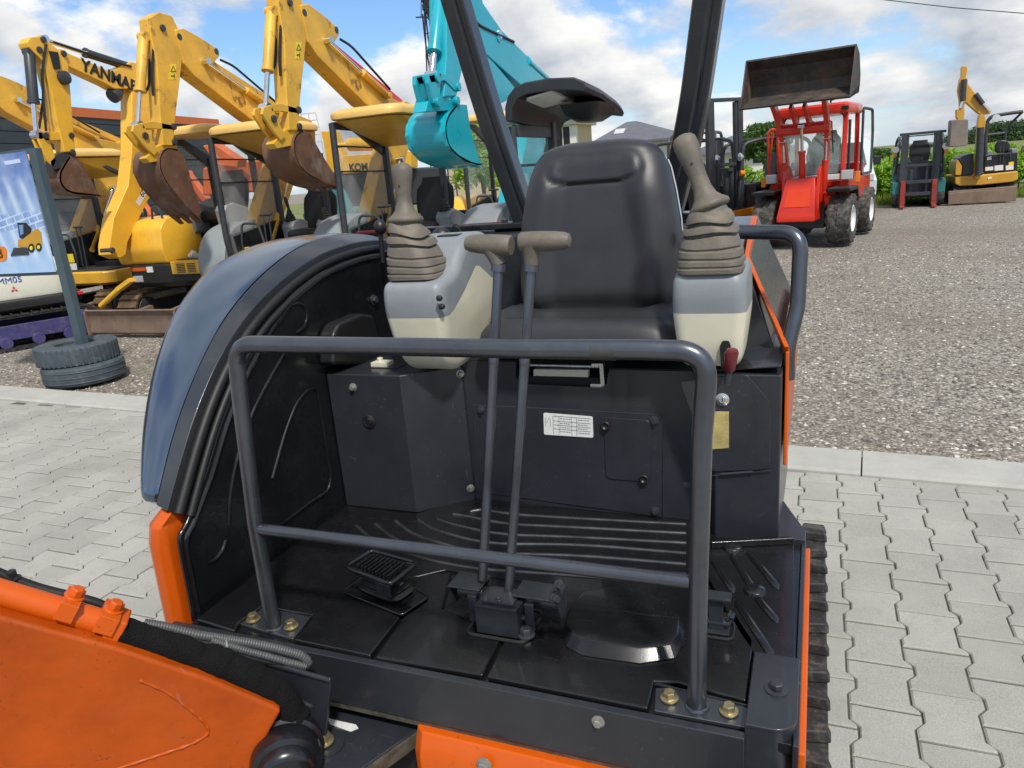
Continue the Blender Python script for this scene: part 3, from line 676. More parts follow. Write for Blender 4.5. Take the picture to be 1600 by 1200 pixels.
# ---- left foot pedal
m = MB(); q = fillet([V((p.x, p.y, .619)) for p in [at(*a, z=.622) for a in ((536, 926), (586, 889), (670, 934), (628, 963))]], .012, 4, closed=True); m.prism(q, (0, 0, .006)); m.tube([p+V((0, 0, .006)) for p in q], .003, 8, closed=True)
PD = m.build('foot_pedal', M['floor'], EX, bevel=.001)
cpd = sum((V(p) for p in q), V())/len(q); e1 = (q[len(q)//4]-q[0]); ex = V((.94, .34, 0)); ey = V((-.34, .94, 0)) 
a_, b_, c_, d_ = [at(*a, z=.624) for a in ((552, 922), (590, 897), (655, 930), (622, 950))]
ex = (d_-a_).normalized(); ey = (b_-a_).normalized()
m = MB(); cc = (a_+b_+c_+d_)/4; rings = []
for k in range(9):
    s_ = (1.0-.045*k) * (1.0 if k % 2 else .86); w_, h_ = (d_-a_).length*s_*.5*.95, (b_-a_).length*s_*.5
    rings.append([cc+ex*x*w_*2+ey*y*h_*2+V((0, 0, .004+k*.007)) for x, y in rrect(1, 1, .25, 4)])
m.loft(rings); m.build('pedal_boot', M['rubber'], PD, sharp=60)
tp = [at(*a, z=.702) for a in ((541, 886), (581, 860), (652, 880), (610, 913))]
m = MB(); m.tube(fillet(tp, .014, 5, closed=True), .0052, 10, closed=True); m.build('pedal_frame', M['black'], PD)
m = MB()
for k in range(9):
    t = (k+.8)/9.6; m.bar(tp[0].lerp(tp[3], t*.8+.1).lerp(tp[1].lerp(tp[2], t*.8+.1), .16), tp[0].lerp(tp[3], t*.8+.1).lerp(tp[1].lerp(tp[2], t*.8+.1), .84), .0035, .012)
ctr = sum(tp, V())/4; m.prism([p.lerp(ctr, .22)-V((0, 0, .022)) for p in tp], (0, 0, .010)); m.build('pedal_grille', M['black'], PD, bevel=.001)
m = MB(); p = at(605, 905, z=.675); m.bar(p-ex*.02, p+ex*.05+V((0, 0, .002)), .012, .006); m.bar(p+ex*.0-ey*.035, p+ex*.045-ey*.035, .006, .03); m.build('pedal_hinge', M['grey'], PD, bevel=.002)
m = MB(); p = at(622, 892, z=.672); m.bar(p, p+V((.025, .012, 0)), .008, .005); m.build('pedal_clip', M['bare'], PD, bevel=.001)
# ---- hump cover over the right pedal
topo = [(480, 400), (500, 440), (560, 468), (770, 497), (900, 480), (925, 440), (935, 370), (870, 300), (770, 265), (660, 247), (540, 270), (495, 330)]
tz = [at(*z7(*a), z=.642) for a in topo]; ct = sum(tz, V())/len(tz)
m = MB(); bs = [V((ct.x+(p.x-ct.x)*1.10, ct.y+(p.y-ct.y)*1.16-.006, .6205)) for p in tz]
m.loft([bs, [p.lerp(V((b.x, b.y, p.z)), .14)-V((0, 0, .003)) for p, b in zip(tz, bs)], tz, [ct+(p-ct)*.93+V((0, 0, .001)) for p in tz]]); m.build('pedal_cover', M['floor'], EX, bevel=.003, seg=3, sharp=30)
m = MB(); p = at(1122, 985, z=.625); m.box((p.x-.022, p.y-.012, .622), (p.x+.022, p.y+.05, .626)); m.box((p.x-.018, p.y, .626), (p.x+.010, p.y+.012, .70)); m.box((p.x-.022, p.y-.012, .700), (p.x+.026, p.y+.02, .705)); m.cyl((p.x-.02, p.y+.008, .640), (p.x+.022, p.y+.008, .640), .009, 12); m.hexbolt((p.x+.022, p.y+.006, .660), (1, -.2, 0), .008, .008)
m.build('right_pedal', M['grey'], EX, bevel=.0015)
m = MB(); q = fillet([V((p.x-.034, p.y-.022, .622)), V((p.x+.03, p.y-.022, .622)), V((p.x+.03, p.y+.04, .622)), V((p.x-.034, p.y+.04, .622))], .015, 4, closed=True); m.tube(q, .0035, 8, closed=True); m.build('pedal_gasket', M['rubber'], EX)

# ---- seat
def sstep(a, b, x): t = max(0, min(1, (x-a)/(b-a))); return t*t*(3-2*t)
SX = -.578
def half_w(z):
    ks = [(1.08, .175), (1.13, .205), (1.20, .226), (1.30, .229), (1.40, .222), (1.48, .208), (1.54, .194), (1.58, .177), (1.605, .155), (1.618, .128), (1.626, .085), (1.628, .05)]
    if z <= ks[0][0]: return ks[0][1]
    for (a, b), (c, d) in zip(ks, ks[1:]):
        if z <= c: return 1.04*(b+(d-b)*(z-a)/(c-a))
    return .02
m = MB(); rings = []; NZ, NU = 64, 48
for i in range(NZ+1):
    z = 1.08+(1.628-1.08)*math.sin(PI/2*i/NZ)**.9 if i else 1.08
    w_ = half_w(z); y_ = 2.06+(z-1.15)*.16; edge = min(1, (1.628-z)/.034); edge = math.sqrt(max(0, 1-(1-edge)**2))
    fr, bk = [], []
    for j in range(NU+1):
        u = -1+2*j/NU; u_ = math.copysign(abs(u)**.85, u); x = SX+u_*w_
        rd = math.sqrt(max(0, 1-abs(u_)**5))
        d = .052*rd*edge
        au = abs(x-SX)
        pv = .135-.03*sstep(1.30, 1.52, z)
        d += edge*(.034*sstep(pv-.03, pv+.045, au)*sstep(1.63, 1.48, z)*sstep(1.12, 1.2, z) if au < w_*.98 else 0)*rd
        hp = max(abs(x-SX+.0)/.112, abs(z-1.562)/.026)                     # neck pad, a raised cushion with a moulded edge
        e2 = ((abs(x-SX)/.124)**3.2+(abs(z-1.557)/.040)**3.2)**(1/3.2)
        d += edge*rd*.0065*sstep(1.04, .92, e2)*sstep(1.600, 1.560, z)-.0045*math.exp(-((e2-1.09)/.06)**2)*sstep(1.575, 1.54, z)
        d -= .020*math.exp(-((z-1.165)/.03)**2)*rd
        fr.append((x, y_-d, z)); bk.append((x, y_+.045*rd*edge+.006, z))
    rings.append(fr+bk[::-1])
m.loft(rings); SEAT = m.build('seat_back', M['vinyl'], EX, sharp=70)
m = MB(); rings = []
for i in range(29):
    t = i/28; y = 1.80+.44*t; 
    fw = math.sqrt(max(0, 1-(1-min(1, t/.16))**2)); w_ = .285*(.86+.14*fw)*(1-.10*sstep(.5, 1, t)); zt = 1.105+.075*fw-.022*sstep(.3, .9, t); zb = 1.083
    ring = []
    for j in range(33):
        u = -1+2*j/32; u_ = math.copysign(abs(u)**.8, u); rd = max(0, 1-abs(u_)**7)**.5
        b = .022*sstep(.5, .82, abs(u_))*sstep(.1, .35, t)
        groove = -.009*math.exp(-((t-.50)/.035)**2)-.008*math.exp(-((t-.2)/.05)**2)
        ring.append((SX-.012+u_*w_, y, zb+.012+(zt-zb+b+groove-.012)*rd))
    for j in range(32, -1, -1):
        u = -1+2*j/32; u_ = math.copysign(abs(u)**.8, u); ring.append((SX-.012+u_*w_*.96, y+.004, zb))
    rings.append(ring)
m.loft(rings); m.build('seat_cushion', M['vinyl'], EX, sharp=70)
m = MB(); m.box((SX-.2, 1.98, 1.0), (SX+.2, 2.25, 1.09)); m.build('seat_base', M['dark'], EX)
# chrome piping along the seat back edge
m = MB(); m.tube([(SX+half_w(z)+.002, 2.06+(z-1.15)*.16+.012, z) for z in [1.2+.02*k for k in range(19)]], .003, 6); m.build('seat_piping', M['steel'], EX)

# ---- left control console: cream lower shell, grey upper shell
def console2(prof, seam, x0, x1, bev, taper, zt, name):
    """One moulded shell, grey above the seam line and cream below it."""
    prof = [(p.y, p.z) for p in fillet([V((0, y, z)) for y, z in prof], .035, 5, closed=True)]
    c = sum((V((0, y, z)) for y, z in prof), V())/len(prof); rings = []
    st_ = [(bev*(1-math.sin(a)), 1-bev*(1-math.cos(a))/.12) for a in [PI/2*k/6 for k in range(7)]][::-1]
    for x, s_ in [(x0+d_, q_) for d_, q_ in st_]+[(x1-d_, q_) for d_, q_ in st_[::-1]]:
        rg = []
        for y, z in prof:
            k_ = 1-taper*max(0, (zt-z)/.25); xm = (x0+x1)/2
            rg.append((xm+(x-xm)*k_, c.y+(y-c.y)*s_, c.z+(z-c.z)*s_))
        rings.append(rg)
    mb = MB(); mb.loft(rings)
    for (ya, za), (yb, zb) in zip(seam, seam[1:]):
        n_ = V((0, -(zb-za), yb-ya)); geo = mb.bm.verts[:]+mb.bm.edges[:]+mb.bm.faces[:]
        bmesh.ops.bisect_plane(mb.bm, geom=geo, plane_co=V((0, ya, za)), plane_no=n_, dist=1e-5)
    for f_ in mb.bm.faces:
        m_ = f_.calc_center_median(); zs = seam[-1][1]
        for (ya, za), (yb, zb) in zip(seam, seam[1:]):
            if ya <= m_.y <= yb: zs = za+(zb-za)*(m_.y-ya)/(yb-ya); break
        f_.material_index = 0 if m_.z > zs else 1
    return mb.build(name, [M['cgrey'], M['cream']], EX, sharp=50)
LC = console2([(1.700, 1.215), (1.698, 1.262), (1.708, 1.300), (1.80, 1.318), (1.88, 1.395), (2.02, 1.408), (2.10, 1.375), (2.14, 1.315), (2.12, 1.20), (2.02, 1.09), (1.92, 1.045), (1.80, 1.04), (1.745, 1.07), (1.716, 1.13)],
    [(1.5, 1.208), (1.735, 1.210), (1.77, 1.220), (1.845, 1.260), (1.93, 1.315), (1.957, 1.310), (2.04, 1.262), (2.12, 1.296), (2.3, 1.35)], -1.083, -.895, .028, .26, 1.22, 'control_console')
nn = V((1, -.15, 0)).normalized()
for a in ((687, 466), (691, 479)): m = MB(); p = atp(*a, (-.893, 1.71, 1.2), (1, 0, 0)); m.lathe(p-nn*.006, nn, [(0, .0075), (.008, .0075), (.012, .005), (.0125, .001)], 14); m.build('switch', M['plastic'], LC)
m = MB(); m.box((-1.01, 1.93, 1.398), (-.945, 1.975, 1.404)); m.build('vent', M['plastic'], LC, bevel=.002)
# ---- right console
RCb = console2([(1.742, 1.21), (1.738, 1.255), (1.748, 1.300), (1.84, 1.325), (1.91, 1.325), (1.95, 1.29), (1.95, 1.2), (1.94, 1.12), (1.90, 1.075), (1.80, 1.068), (1.765, 1.078), (1.750, 1.13)],
    [(1.5, 1.208), (2.3, 1.212)], -.312, -.143, .030, .24, 1.2, 'control_console')
m = MB(); q = yp(1.7505, (1127, 575), (1125, 540), (1129, 532), (1139, 532), (1142, 540), (1140, 575)); m.prism(fillet([V((p.x, 1.7445, p.z)) for p in q], .004, 3, closed=True), (0, .03, 0)); m.build('lever_slot', M['dark'], RCb)
m = MB(); a, b, c = at(1136, 600, y=1.715), at(1140, 580, y=1.715), at(1144, 545, y=1.705); m.tube([a, b], .0075, 12); SL = m.build('safety_lever', M['bolt'], EX)
m = MB(); d = (c-b); m.tube([b, b+d*.08, b+d*.4, b+d*.8, b+d*.97, b+d*1.02], [.010, .0135, .0145, .0165, .0125, .004], 18, sq=.85); m.build('lever_knob', M['red'], SL)
# ---- rubber boots and sticks
def stick(cx, cy, z0, zt, head, flange, bw, bd, name, lean):
    rings = []; base = V((cx, cy, z0)); fl = V(flange); n = 13
    prof = []
    lev = [(0, 1.0), (.075, 1.02), (.085, .955), (.105, .955), (.115, .995), (.195, .99), (.207, .92), (.228, .92), (.24, .965), (.335, .95), (.35, .86), (.372, .86), (.385, .905), (.46, .875), (.545, .83), (.56, .70), (.59, .70), (.605, .86), (.64, .85), (.70, .79), (.715, .60), (.745, .58), (.76, .74), (.82, .72), (.90, .64), (.93, .55), (1.0, .50)]
    for t, s_ in lev:
        c = base.lerp(fl, t); c += V((0, 0, 0)); sh = .55-.3*t; w_ = bw*s_; d_ = bd*s_
        tilt = lean*t
        ring = []
        for x, y in rrect(w_, d_, min(w_, d_)*(.22+.27*t), 6):
            wob = .0025*math.sin(3*math.atan2(y, x)+t*9)*t
            ring.append(c+V((x*(1+wob*6), y*(1+wob*6), -x*tilt+wob*2)))
        rings.append(ring)
    mb = MB(); mb.loft(rings); BT = mb.build('boot', M['boot'], EX, sharp=80, bevel=.0022, seg=3)
    mb = MB(); ax = (V(head)-fl); L_ = ax.length; ax.normalize()
    prof = [(-.012, .028), (-.008, .045), (-.002, .0485), (.004, .047), (.012, .037), (.024, .027), (.045, .0215), (L_*.45, .0205), (L_*.62, .0235), (L_*.78, .0275), (L_*.88, .0290), (L_*.96, .0275), (L_*1.01, .021), (L_*1.035, .010), (L_*1.04, .001)]
    mb.lathe(fl, ax, prof, 24)
    for v in mb.bm.verts:                       # hand grip: flatter front to back, hooked towards the thumb
        q = v.co-fl; h = q.dot(ax); 
        if h > .03: v.co += V((0, 1, 0))*(-q.y+ax.y*h)*.12
    GP = mb.build('joystick', M['grip'], EX, sharp=60)
    mb = MB(); s_, u_, _ = frame(ax, (0, 1, 0)); p = fl+ax*L_*.62+V((0, -.0222, 0)); mb.lathe(p+V((0, .004, 0)), (0, -1, 0), [(0, .003), (.0035, .003), (.002, .001)], 10); mb.build('screw', M['dark'], GP)
hd = at(627, 258, y=1.80); fl_ = at(634, 343, y=1.79)
stick(-.998, 1.795, 1.308, 1.46, hd, fl_, .148, .150, 'left', .22)
hd = at(1067, 215, y=1.83); fl_ = at(1108, 322, y=1.81)
stick(-.227, 1.815, 1.300, 1.46, hd, fl_, .150, .150, 'right', -.02)
# small black knob behind the left stick, wiring
m = MB(); a, b = at(598, 410, y=2.1), at(594, 355, y=2.1); m.cyl(a, b, .008, 10); m.ball(b, .021, .021, .024); m.build('throttle_knob', M['plastic'], EX)
m = MB(); q = [at(*a, y=2.2) for a in ((700, 380), (708, 352), (716, 350), (722, 372), (726, 385))]; m.tube(fillet(q, .03, 5), .0025, 6); q = [at(*a, y=2.2) for a in ((704, 347), (716, 356), (728, 372))]; m.tube(q, .002, 6); m.build('cable', M['rubber'], EX)
m = MB(); p = at(690, 372, y=2.2); m.ball(p, .035, .03, .035); m.build('socket_cap', M['plastic'], EX)
m = MB(); q = [at(720, 395, y=2.05), at(780, 405, y=2.05), at(772, 425, y=2.05), at(725, 420, y=2.05)]; m.prism(q, (0, .05, 0)); m.build('gauge_box', M['plastic'], EX, bevel=.004)
# ---- roll-over posts
def post(px, ys, w_, d_):
    q = [at(a, b, y=y) for (a, b), y in zip(px, ys)]; e = (q[1]-q[0]).normalized() if len(q) == 2 else None
    q.append(q[-1]+(q[-1]-q[-2]).normalized()*.45); q = fillet(q, .25, 6)
    mb = MB(); rings = []
    for i, p in enumerate(q):
        t = (q[min(i+1, len(q)-1)]-q[max(i-1, 0)]).normalized(); s_ = V((0, 1, 0)).cross(t).normalized(); f_ = t.cross(s_)
        rings.append([p+s_*x+f_*y for x, y in [(a*w_, b*d_) for a, b in ((-.5, -.38), (-.44, -.5), (.02, -.5), (.10, -.44), (.16, -.44), (.24, -.52), (.44, -.52), (.5, -.42), (.5, .4), (.4, .5), (-.4, .5), (-.5, .4))]])
    mb.loft(rings); return mb.build('roll_bar_post', M['grey'], EX, sharp=28, bevel=.003), q[-1]
_, e0 = post([(822, 345), (768, 190), (712, 0)], (2.48, 2.40, 2.30), .075, .075)
_, e1 = post([(1046, 330), (1082, 190), (1108, 0)], (2.48, 2.40, 2.30), .082, .075)
m = MB(); m.tube([e0, e1], .036, 12); m.build('roll_bar_beam', M['grey'], EX)
m = MB(); 
for a in ((818, 352),): p = at(*a, y=2.4); m.box((p.x-.09, p.y-.05, 1.386), (p.x+.05, p.y+.06, 1.396)); m.hexbolt((p.x-.06, p.y-.02, 1.396), (0, 0, 1), .012, .012)
m.build('post_foot', M['grey'], EX, bevel=.003)
# ---- guard tube on the right
m = MB(); q = [V((-.33, 2.06, 1.355)), at(1150, 362, y=2.02), at(1252, 364, y=1.95), at(1246, 480, y=1.93), at(1241, 500, y=1.92), at(1230, 545, y=1.90), at(1230, 592, y=1.90)]
m.tube(fillet(q, [0, 0, .05, .04, .03, .03, 0], 8), .0185, 18); m.build('guard_tube', M['rail'], EX)
# ---- right rubber track
m = MB(); path = []
yf, yb, zc, rt = .62, 2.20, .235, .185
for p in arc_pts((0, yf, zc), (0, 0, -1), (0, -1, 0), rt, 0, PI, 14): path.append(p)
for p in arc_pts((0, yb, zc), (0, 0, 1), (0, 1, 0), rt, 0, PI, 14): path.append(p)
m.loft([[p+V((x, 0, 0)) for p in path] for x in (-.17, .052)], cap=True)
Lt = 0; segs = []
for i in range(len(path)): segs.append((path[i], path[(i+1) % len(path)])); 
tot = sum((b-a).length for a, b in segs); nl = 46
def along(s):
    s %= tot
    for a, b in segs:
        l = (b-a).length
        if s <= l: d = (b-a).normalized(); return a+d*s, d
        s -= l
    return segs[0][0], V((0, 1, 0))
for k in range(nl):
    p, d = along(tot*k/nl); n_ = V((0, -d.z, d.y)); n_ = n_ if (p-V((0, (yf+yb)/2, zc))).dot(n_) > 0 else -n_
    sk = .012*(1 if k % 2 else -1)
    for x0, x1 in ((-.17, -.045), (-.02, .058)):
        pa = [p+V((x0, 0, 0))+d*(-.022+sk), p+V((x1, 0, 0))+d*(-.017), p+V((x1, 0, 0))+d*.017, p+V((x0, 0, 0))+d*(.022+sk)]
        pb = [q_.lerp((pa[0]+pa[1]+pa[2]+pa[3])/4, .24)+n_*.026 for q_ in pa]
        m.loft([pa, pb])
TR = m.build('rubber_track', M['track'], EX, bevel=.004, sharp=30)
m = MB(); m.box((-.16, .75, .12), (.0, 2.05, .36)); m.build('track_frame', M['dark'], EX)
# left track
m = MB(); m.loft([[p+V((x, 0, 0)) for p in path] for x in (-1.42, -1.20)], cap=True); m.build('rubber_track', M['track'], EX)

# ---- boom foot, pin boss and its plumbing
TH = R(50); bd_ = V((-math.sin(TH), -math.cos(TH), 0)); bn = V((math.cos(TH), -math.sin(TH), 0)); P0 = V((-.943, .926, .60))
def bp_(off, *px): return [atp(a, b, P0+bn*off, bn) for a, b in px]
m = MB(); q = bp_(0, (-260, 880), (-120, 925), (0, 964), (180, 1012), (330, 1063), (428, 1104), (440, 1112), (424, 1140), (392, 1205), (380, 1290), (330, 1380), (100, 1520), (-420, 1560))
m.prism(q, -bn*.055); BOOM = m.build('boom', M['orange_cast'], EX, bevel=.008, seg=3)
m = MB(); q = bp_(-.0022, (218, 1062), (262, 1080), (318, 1125), (330, 1144), (300, 1162), (200, 1195), (60, 1240))   # weld bead
ws_ = fillet(q, .03, 8); wd_ = []
for a_, b_ in zip(ws_, ws_[1:]): wd_ += [a_.lerp(b_, j_/max(1, int((b_-a_).length/.004))) for j_ in range(max(1, int((b_-a_).length/.004)))]
m.tube(wd_, [.0046+.0007*math.sin(i*1.1)+.0012*noise.noise(V((i*.7, 1, 0))) for i in range(len(wd_))], 10, sq=.8)
q = bp_(.001, (-60, 1066), (60, 1072), (150, 1085), (245, 1078)); 
m.build('weld_seam', M['orange_cast'], BOOM)
hub = atp(448, 1196, P0+bn*.02, bn)
m = MB(); m.lathe(hub-bn*.19, bn, [(0, .070), (.15, .075), (.155, .068), (.185, .070), (.198, .066), (.202, .056), (.214, .054), (.222, .050), (.228, .040), (.229, .001)], 36); m.build('boom_pin', M['black'], BOOM, sharp=40)
m = MB(); q = bp_(-.045, (-160, 878), (0, 926), (93, 953), (188, 981)); m.tube(q, .0225, 18); PIPE = m.build('hydraulic_pipe', M['orange'], BOOM)
for a, s_ in (((104, 955), .9), ((165, 975), 1.0)):
    p = bp_(-.045, a)[0]; d = (q[2]-q[1]).normalized(); up = (V((0, 0, 1))-d*d.z).normalized()
    m = MB(); m.obox(p+up*.014, d*.034*s_, bn*.062, up*.034); m.hexbolt(p+up*.030, up, .012, .015, True); m.build('pipe_clamp', M['orange'], PIPE, bevel=.004)
m = MB(); p = bp_(-.045, (180, 980))[0]; m.obox(p, d*.03, bn*.052, up*.056); m.build('pipe_end', M['orange'], PIPE, bevel=.004)
m = MB(); sp_ = bp_(-.045, (186, 985), (240, 1001), (289, 1018), (330, 1031), (371, 1049), (410, 1068), (436, 1086), (462, 1125)); sp_ = fillet(sp_, .06, 8)
rs = random.Random(9); rs = random.Random(9)
dn = []
for a_, b_ in zip(sp_, sp_[1:]):
    k_ = max(1, int((b_-a_).length/.004))
    for j_ in range(k_): dn.append(a_.lerp(b_, j_/k_))
rad = [.0245+.0035*noise.noise(V((i*.17, 0, 3)))+.0022*noise.noise(V((i*.55, 5, 0)))+.006*sstep(10, 40, i) for i in range(len(dn))]
m.tube(dn, rad, 26)
for v in m.bm.verts: v.co += V((1, .3, .8))*.0035*noise.noise(v.co*38)
sp_ = dn; SLV = m.build('hose_sleeve', M['sleeve'], EX, sharp=70)
def corrug(pts, r_):
    pts = fillet(pts, .05, 8); Ls = 0; dense = []
    for a, b in zip(pts, pts[1:]):
        n = max(1, int((b-a).length/.00115))
        for k in range(n): dense.append(a.lerp(b, k/n))
    mb = MB(); mb.tube(dense, [r_*(1 if (i//2) % 2 else                               .91) for i in range(len(dense))], 12); return mb
c1 = bp_(-.09, (225, 974), (262, 980), (300, 991), (348, 998), (400, 1006), (440, 1015), (472, 1024), (484, 1036), (470, 1043)); corrug(c1, .0095).build('conduit', M['conduit'], EX, sharp=70)
c2 = bp_(-.08, (330, 1000), (380, 1016), (420, 1026), (448, 1034), (478, 1042)); corrug(c2, .0078).build('conduit', M['conduit'], EX, sharp=70)
m = MB(); p = bp_(-.085, (355, 1008))[0]; d = (c1[4]-c1[3]).normalized(); m.tube(arc_pts(p, V((0, 0, 1)), bn, .0115, 0, 2*PI, 20), .0035, 8); m.obox(p+V((0, 0, -.022)), d*.035, bn*.02, V((0, 0, .012))); m.build('cable_tie', M['greybolt'], EX)
m = MB(); q = bp_(-.16, (-40, 880), (20, 905), (60, 920), (110, 932), (160, 944), (215, 985)); m.tube(fillet(q, .05, 5), .010, 10); m.hexbolt(q[1], (0, 0, 1), .010, .014); m.build('hose', M['rubber'], EX)
# ---- swing bracket and flange plate
m = MB(); q = yp(1.0, (330, 1012), (517, 1063), (508, 1150), (330, 1110)); m.prism([V((p.x, 1.0, p.z)) for p in q], (0, .008, 0)); a, b = V((q[0].x, 1.0, q[0].z)), V((q[1].x, 1.0, q[1].z)); m.cyl(a, b, .0055, 10); m.build('flange_plate', M['panel'], EX, bevel=.001)
m = MB(); z = .452; q = [at(*a, z=z) for a in ((350, 1060), (520, 1094), (668, 1130), (652, 1140), (560, 1204), (520, 1260), (380, 1260))]; m.prism([V((p.x, p.y, z-.03)) for p in q], (0, 0, .03)); SB = m.build('swing_bracket', M['panel'], EX, bevel=.003)
m = MB(); q = [at(*a, z=z+.0006) for a in ((512, 1122), (528, 1126), (556, 1132), (560, 1138), (548, 1143), (516, 1132))]; m.prism([V((p.x, p.y, z)) for p in q], (0, 0, .0008)); m.build('scraped_patch', M['bare'], SB)
p = at(508, 1166, z=z); m = MB(); m.lathe((p.x, p.y, z), (0, 0, 1), [(0, .04), (.006, .04), (.007, .03)], 30); m.build('boss', M['panel'], SB)
m = MB(); m.hexbolt((p.x, p.y, z+.012), (0, 0, 1), .014, .018); m.build('bolt', M['zinc'], SB)
m = MB(); q = [at(*a, z=z-.003) for a in ((652, 1140), (560, 1204), (570, 1206), (658, 1142))]; m.prism([V((p.x, p.y, z-.032)) for p in q], (0, 0, .028)); m.build('bracket_edge', M['brass'], SB)
ORG = V((0, 0, 0))
# ================================================================ background materials
M.update(
    yel=mat('yellow_paint', (.80, .44, .035), .36, var=.12, vs=2.5, coat=.15, dust=.3, dustcol=(.42, .27, .07), spot=.35, spotcol=(.16, .07, .02), sscale=5, spos=(.62, .70)),
    yelarm=mat('worn_yellow_paint', (.72, .40, .04), .42, var=.2, vs=3, dust=.35, dustcol=(.36, .24, .08), spot=.85, spotcol=(.15, .06, .018), sscale=3.6, spos=(.585, .655), bump=.05, bs=30, scr=.3),
    canopy=mat('black_canopy', (.016, .019, .023), .42, var=.15, vs=4, dust=.15, dustcol=(.08, .08, .085)),
    yelroof=mat('pale_yellow_roof', (.78, .50, .15), .42, var=.08, vs=2.5, dust=.35, dustcol=(.62, .50, .28)),
    teal=mat('teal_paint', (.004, .37, .46), .30, var=.12, vs=3, coat=.3, dust=.1, dustcol=(.1, .3, .34)),
    rust=mat('rusty_bucket_steel', (.15, .075, .045), .62, metal=.15, var=.35, vs=4, spot=.6, spotcol=(.30, .27, .24), sscale=2.2, spos=(.52, .68), bump=.2, bs=22, dust=.5, dustcol=(.19, .085, .035)),
    dkgrey=mat('dark_frame_paint', (.035, .040, .046), .40, var=.15, vs=5, dust=.2, dustcol=(.12, .12, .12)),
    mgrey=mat('grey_cover_plastic', (.20, .215, .23), .5, var=.12, vs=4, dust=.3, dustcol=(.30, .30, .29)),
    hgrey=mat('faded_grey_hood', (.235, .27, .285), .5, var=.12, vs=3, dust=.3, dustcol=(.33, .31, .27)),
    steeltrack=mat('rusty_steel_track', (.16, .10, .055), .6, metal=.3, var=.35, vs=8, dust=.6, dustcol=(.30, .23, .14), bump=.2, bs=30),
    blade=mat('worn_blade_steel', (.20, .14, .10), .6, metal=.2, var=.3, vs=3, dust=.6, dustcol=(.28, .20, .15), spot=.4, spotcol=(.12, .06, .03)),
    chrome=mat('chrome_rod', (.75, .76, .77), .12, metal=1),
    sred=mat('red_paint', (.62, .012, .018), .3, var=.1, coat=.3),
    lred=mat('loader_red_paint', (.62, .028, .010), .3, var=.12, vs=3, coat=.3, dust=.2, dustcol=(.5, .12, .08)),
    lpan=mat('loader_panel_red', (.68, .045, .006), .34, var=.06, vs=3),
    tyre=mat('tyre_rubber', (.026, .025, .024), .7, var=.3, vs=6, dust=.75, dustcol=(.20, .175, .145), dpos=(.42, .68), bump=.1, bs=40),
    lwhite=mat('white_paint', (.72, .73, .72), .35, var=.05, vs=3, coat=.2, dust=.2),
    amber=mat('amber_lens', (.75, .22, .01), .2, coat=.5),
    lens=mat('clear_lens', (.62, .64, .64), .12, metal=.4, coat=.6),
    glass=glass('cab_glass', (.55, .70, .68), .20), screen=glass('scratched_screen', (.66, .68, .68), .20, .3),
    cat=mat('ochre_yellow_paint', (.55, .29, .022), .38, var=.12, vs=3, coat=.15, dust=.2, dustcol=(.33, .22, .09)),
    mwhite=mat('cream_white_paint', (.68, .68, .58), .42, var=.05, vs=3, dust=.2, dustcol=(.4, .38, .3)),
    purple=mat('violet_paint', (.045, .042, .15), .5, var=.2, vs=5, dust=.5, dustcol=(.16, .13, .14)),
    blueink=mat('blue_lettering', (.03, .10, .45), .5), redink=mat('red_emblem', (.60, .02, .03), .5), blackink=mat('black_lettering', (.012, .012, .012), .5),
    decal=mat('yellow_sticker', (.80, .62, .02), .45), wdecal=mat('white_sticker', (.70, .70, .68), .45, var=.1, vs=30),
    postpaint=mat('blue_grey_post_paint', (.055, .085, .10), .5, var=.1, vs=5, dust=.1),
    tyrepaint=mat('grey_painted_tyre', (.050, .067, .080), .62, var=.18, vs=6, dust=.4, dustcol=(.19, .20, .20), bump=.15, bs=50),
    wall=mat('anthracite_cladding', (.034, .044, .052), .55, var=.08, vs=.6, dust=.1),
    trim=mat('orange_roof_trim', (.58, .14, .035), .5, var=.06),
    stucco=mat('beige_render', (.55, .43, .27), .85, var=.06, vs=2), swhite=mat('white_render', (.70, .68, .63), .8, var=.05),
    roofgrey=mat('grey_roof_tiles', (.115, .12, .135), .7, var=.2, vs=3, bump=.3, bs=8),
    bark=mat('bark', (.11, .08, .055), .9, var=.3, vs=8, bump=.4, bs=20),
    tealf=mat('faded_teal_paint', (.02, .15, .15), .45, var=.15), orangeb=mat('far_orange_paint', (.68, .14, .03), .42, var=.15, vs=3, dust=.2),
    plight=mat('print_light_blue', (.50, .62, .78), .45), pdark=mat('print_mid_blue', (.16, .26, .52), .45),
    forkred=mat('worn_red_fork_paint', (.30, .035, .022), .5, var=.25, vs=6, dust=.4, dustcol=(.10, .06, .05)),
    vanwhite=mat('van_paint', (.60, .64, .66), .3, coat=.4, var=.04),
)
def leafmat(name, a, b_, tr=.35):
    m, nt, b = nodes_of(name); L = nt.links
    gi = N(nt, 'ShaderNodeNewGeometry'); tc = N(nt, 'ShaderNodeTexCoord'); n = N(nt, 'ShaderNodeTexNoise', Scale=1.1, Detail=3.0); L.new(tc.outputs['Object'], n.inputs['Vector'])
    f = math_(nt, 'ADD', math_(nt, 'MULTIPLY', gi.outputs['Random Per Island'], .6), math_(nt, 'MULTIPLY', n.outputs[0], .45))
    L.new(ramp(nt, f, .1, .95, a, b_), b.inputs['Base Color']); b.inputs['Roughness'].default_value = .55
    t = N(nt, 'ShaderNodeBsdfTranslucent'); L.new(ramp(nt, f, .1, .95, [x*1.3 for x in a], [min(1, x*1.5) for x in b_]), t.inputs[0])
    mx = N(nt, 'ShaderNodeMixShader'); mx.inputs[0].default_value = tr; L.new(b.outputs[0], mx.inputs[1]); L.new(t.outputs[0], mx.inputs[2]); L.new(mx.outputs[0], nt.nodes['Material Output'].inputs[0])
    return m
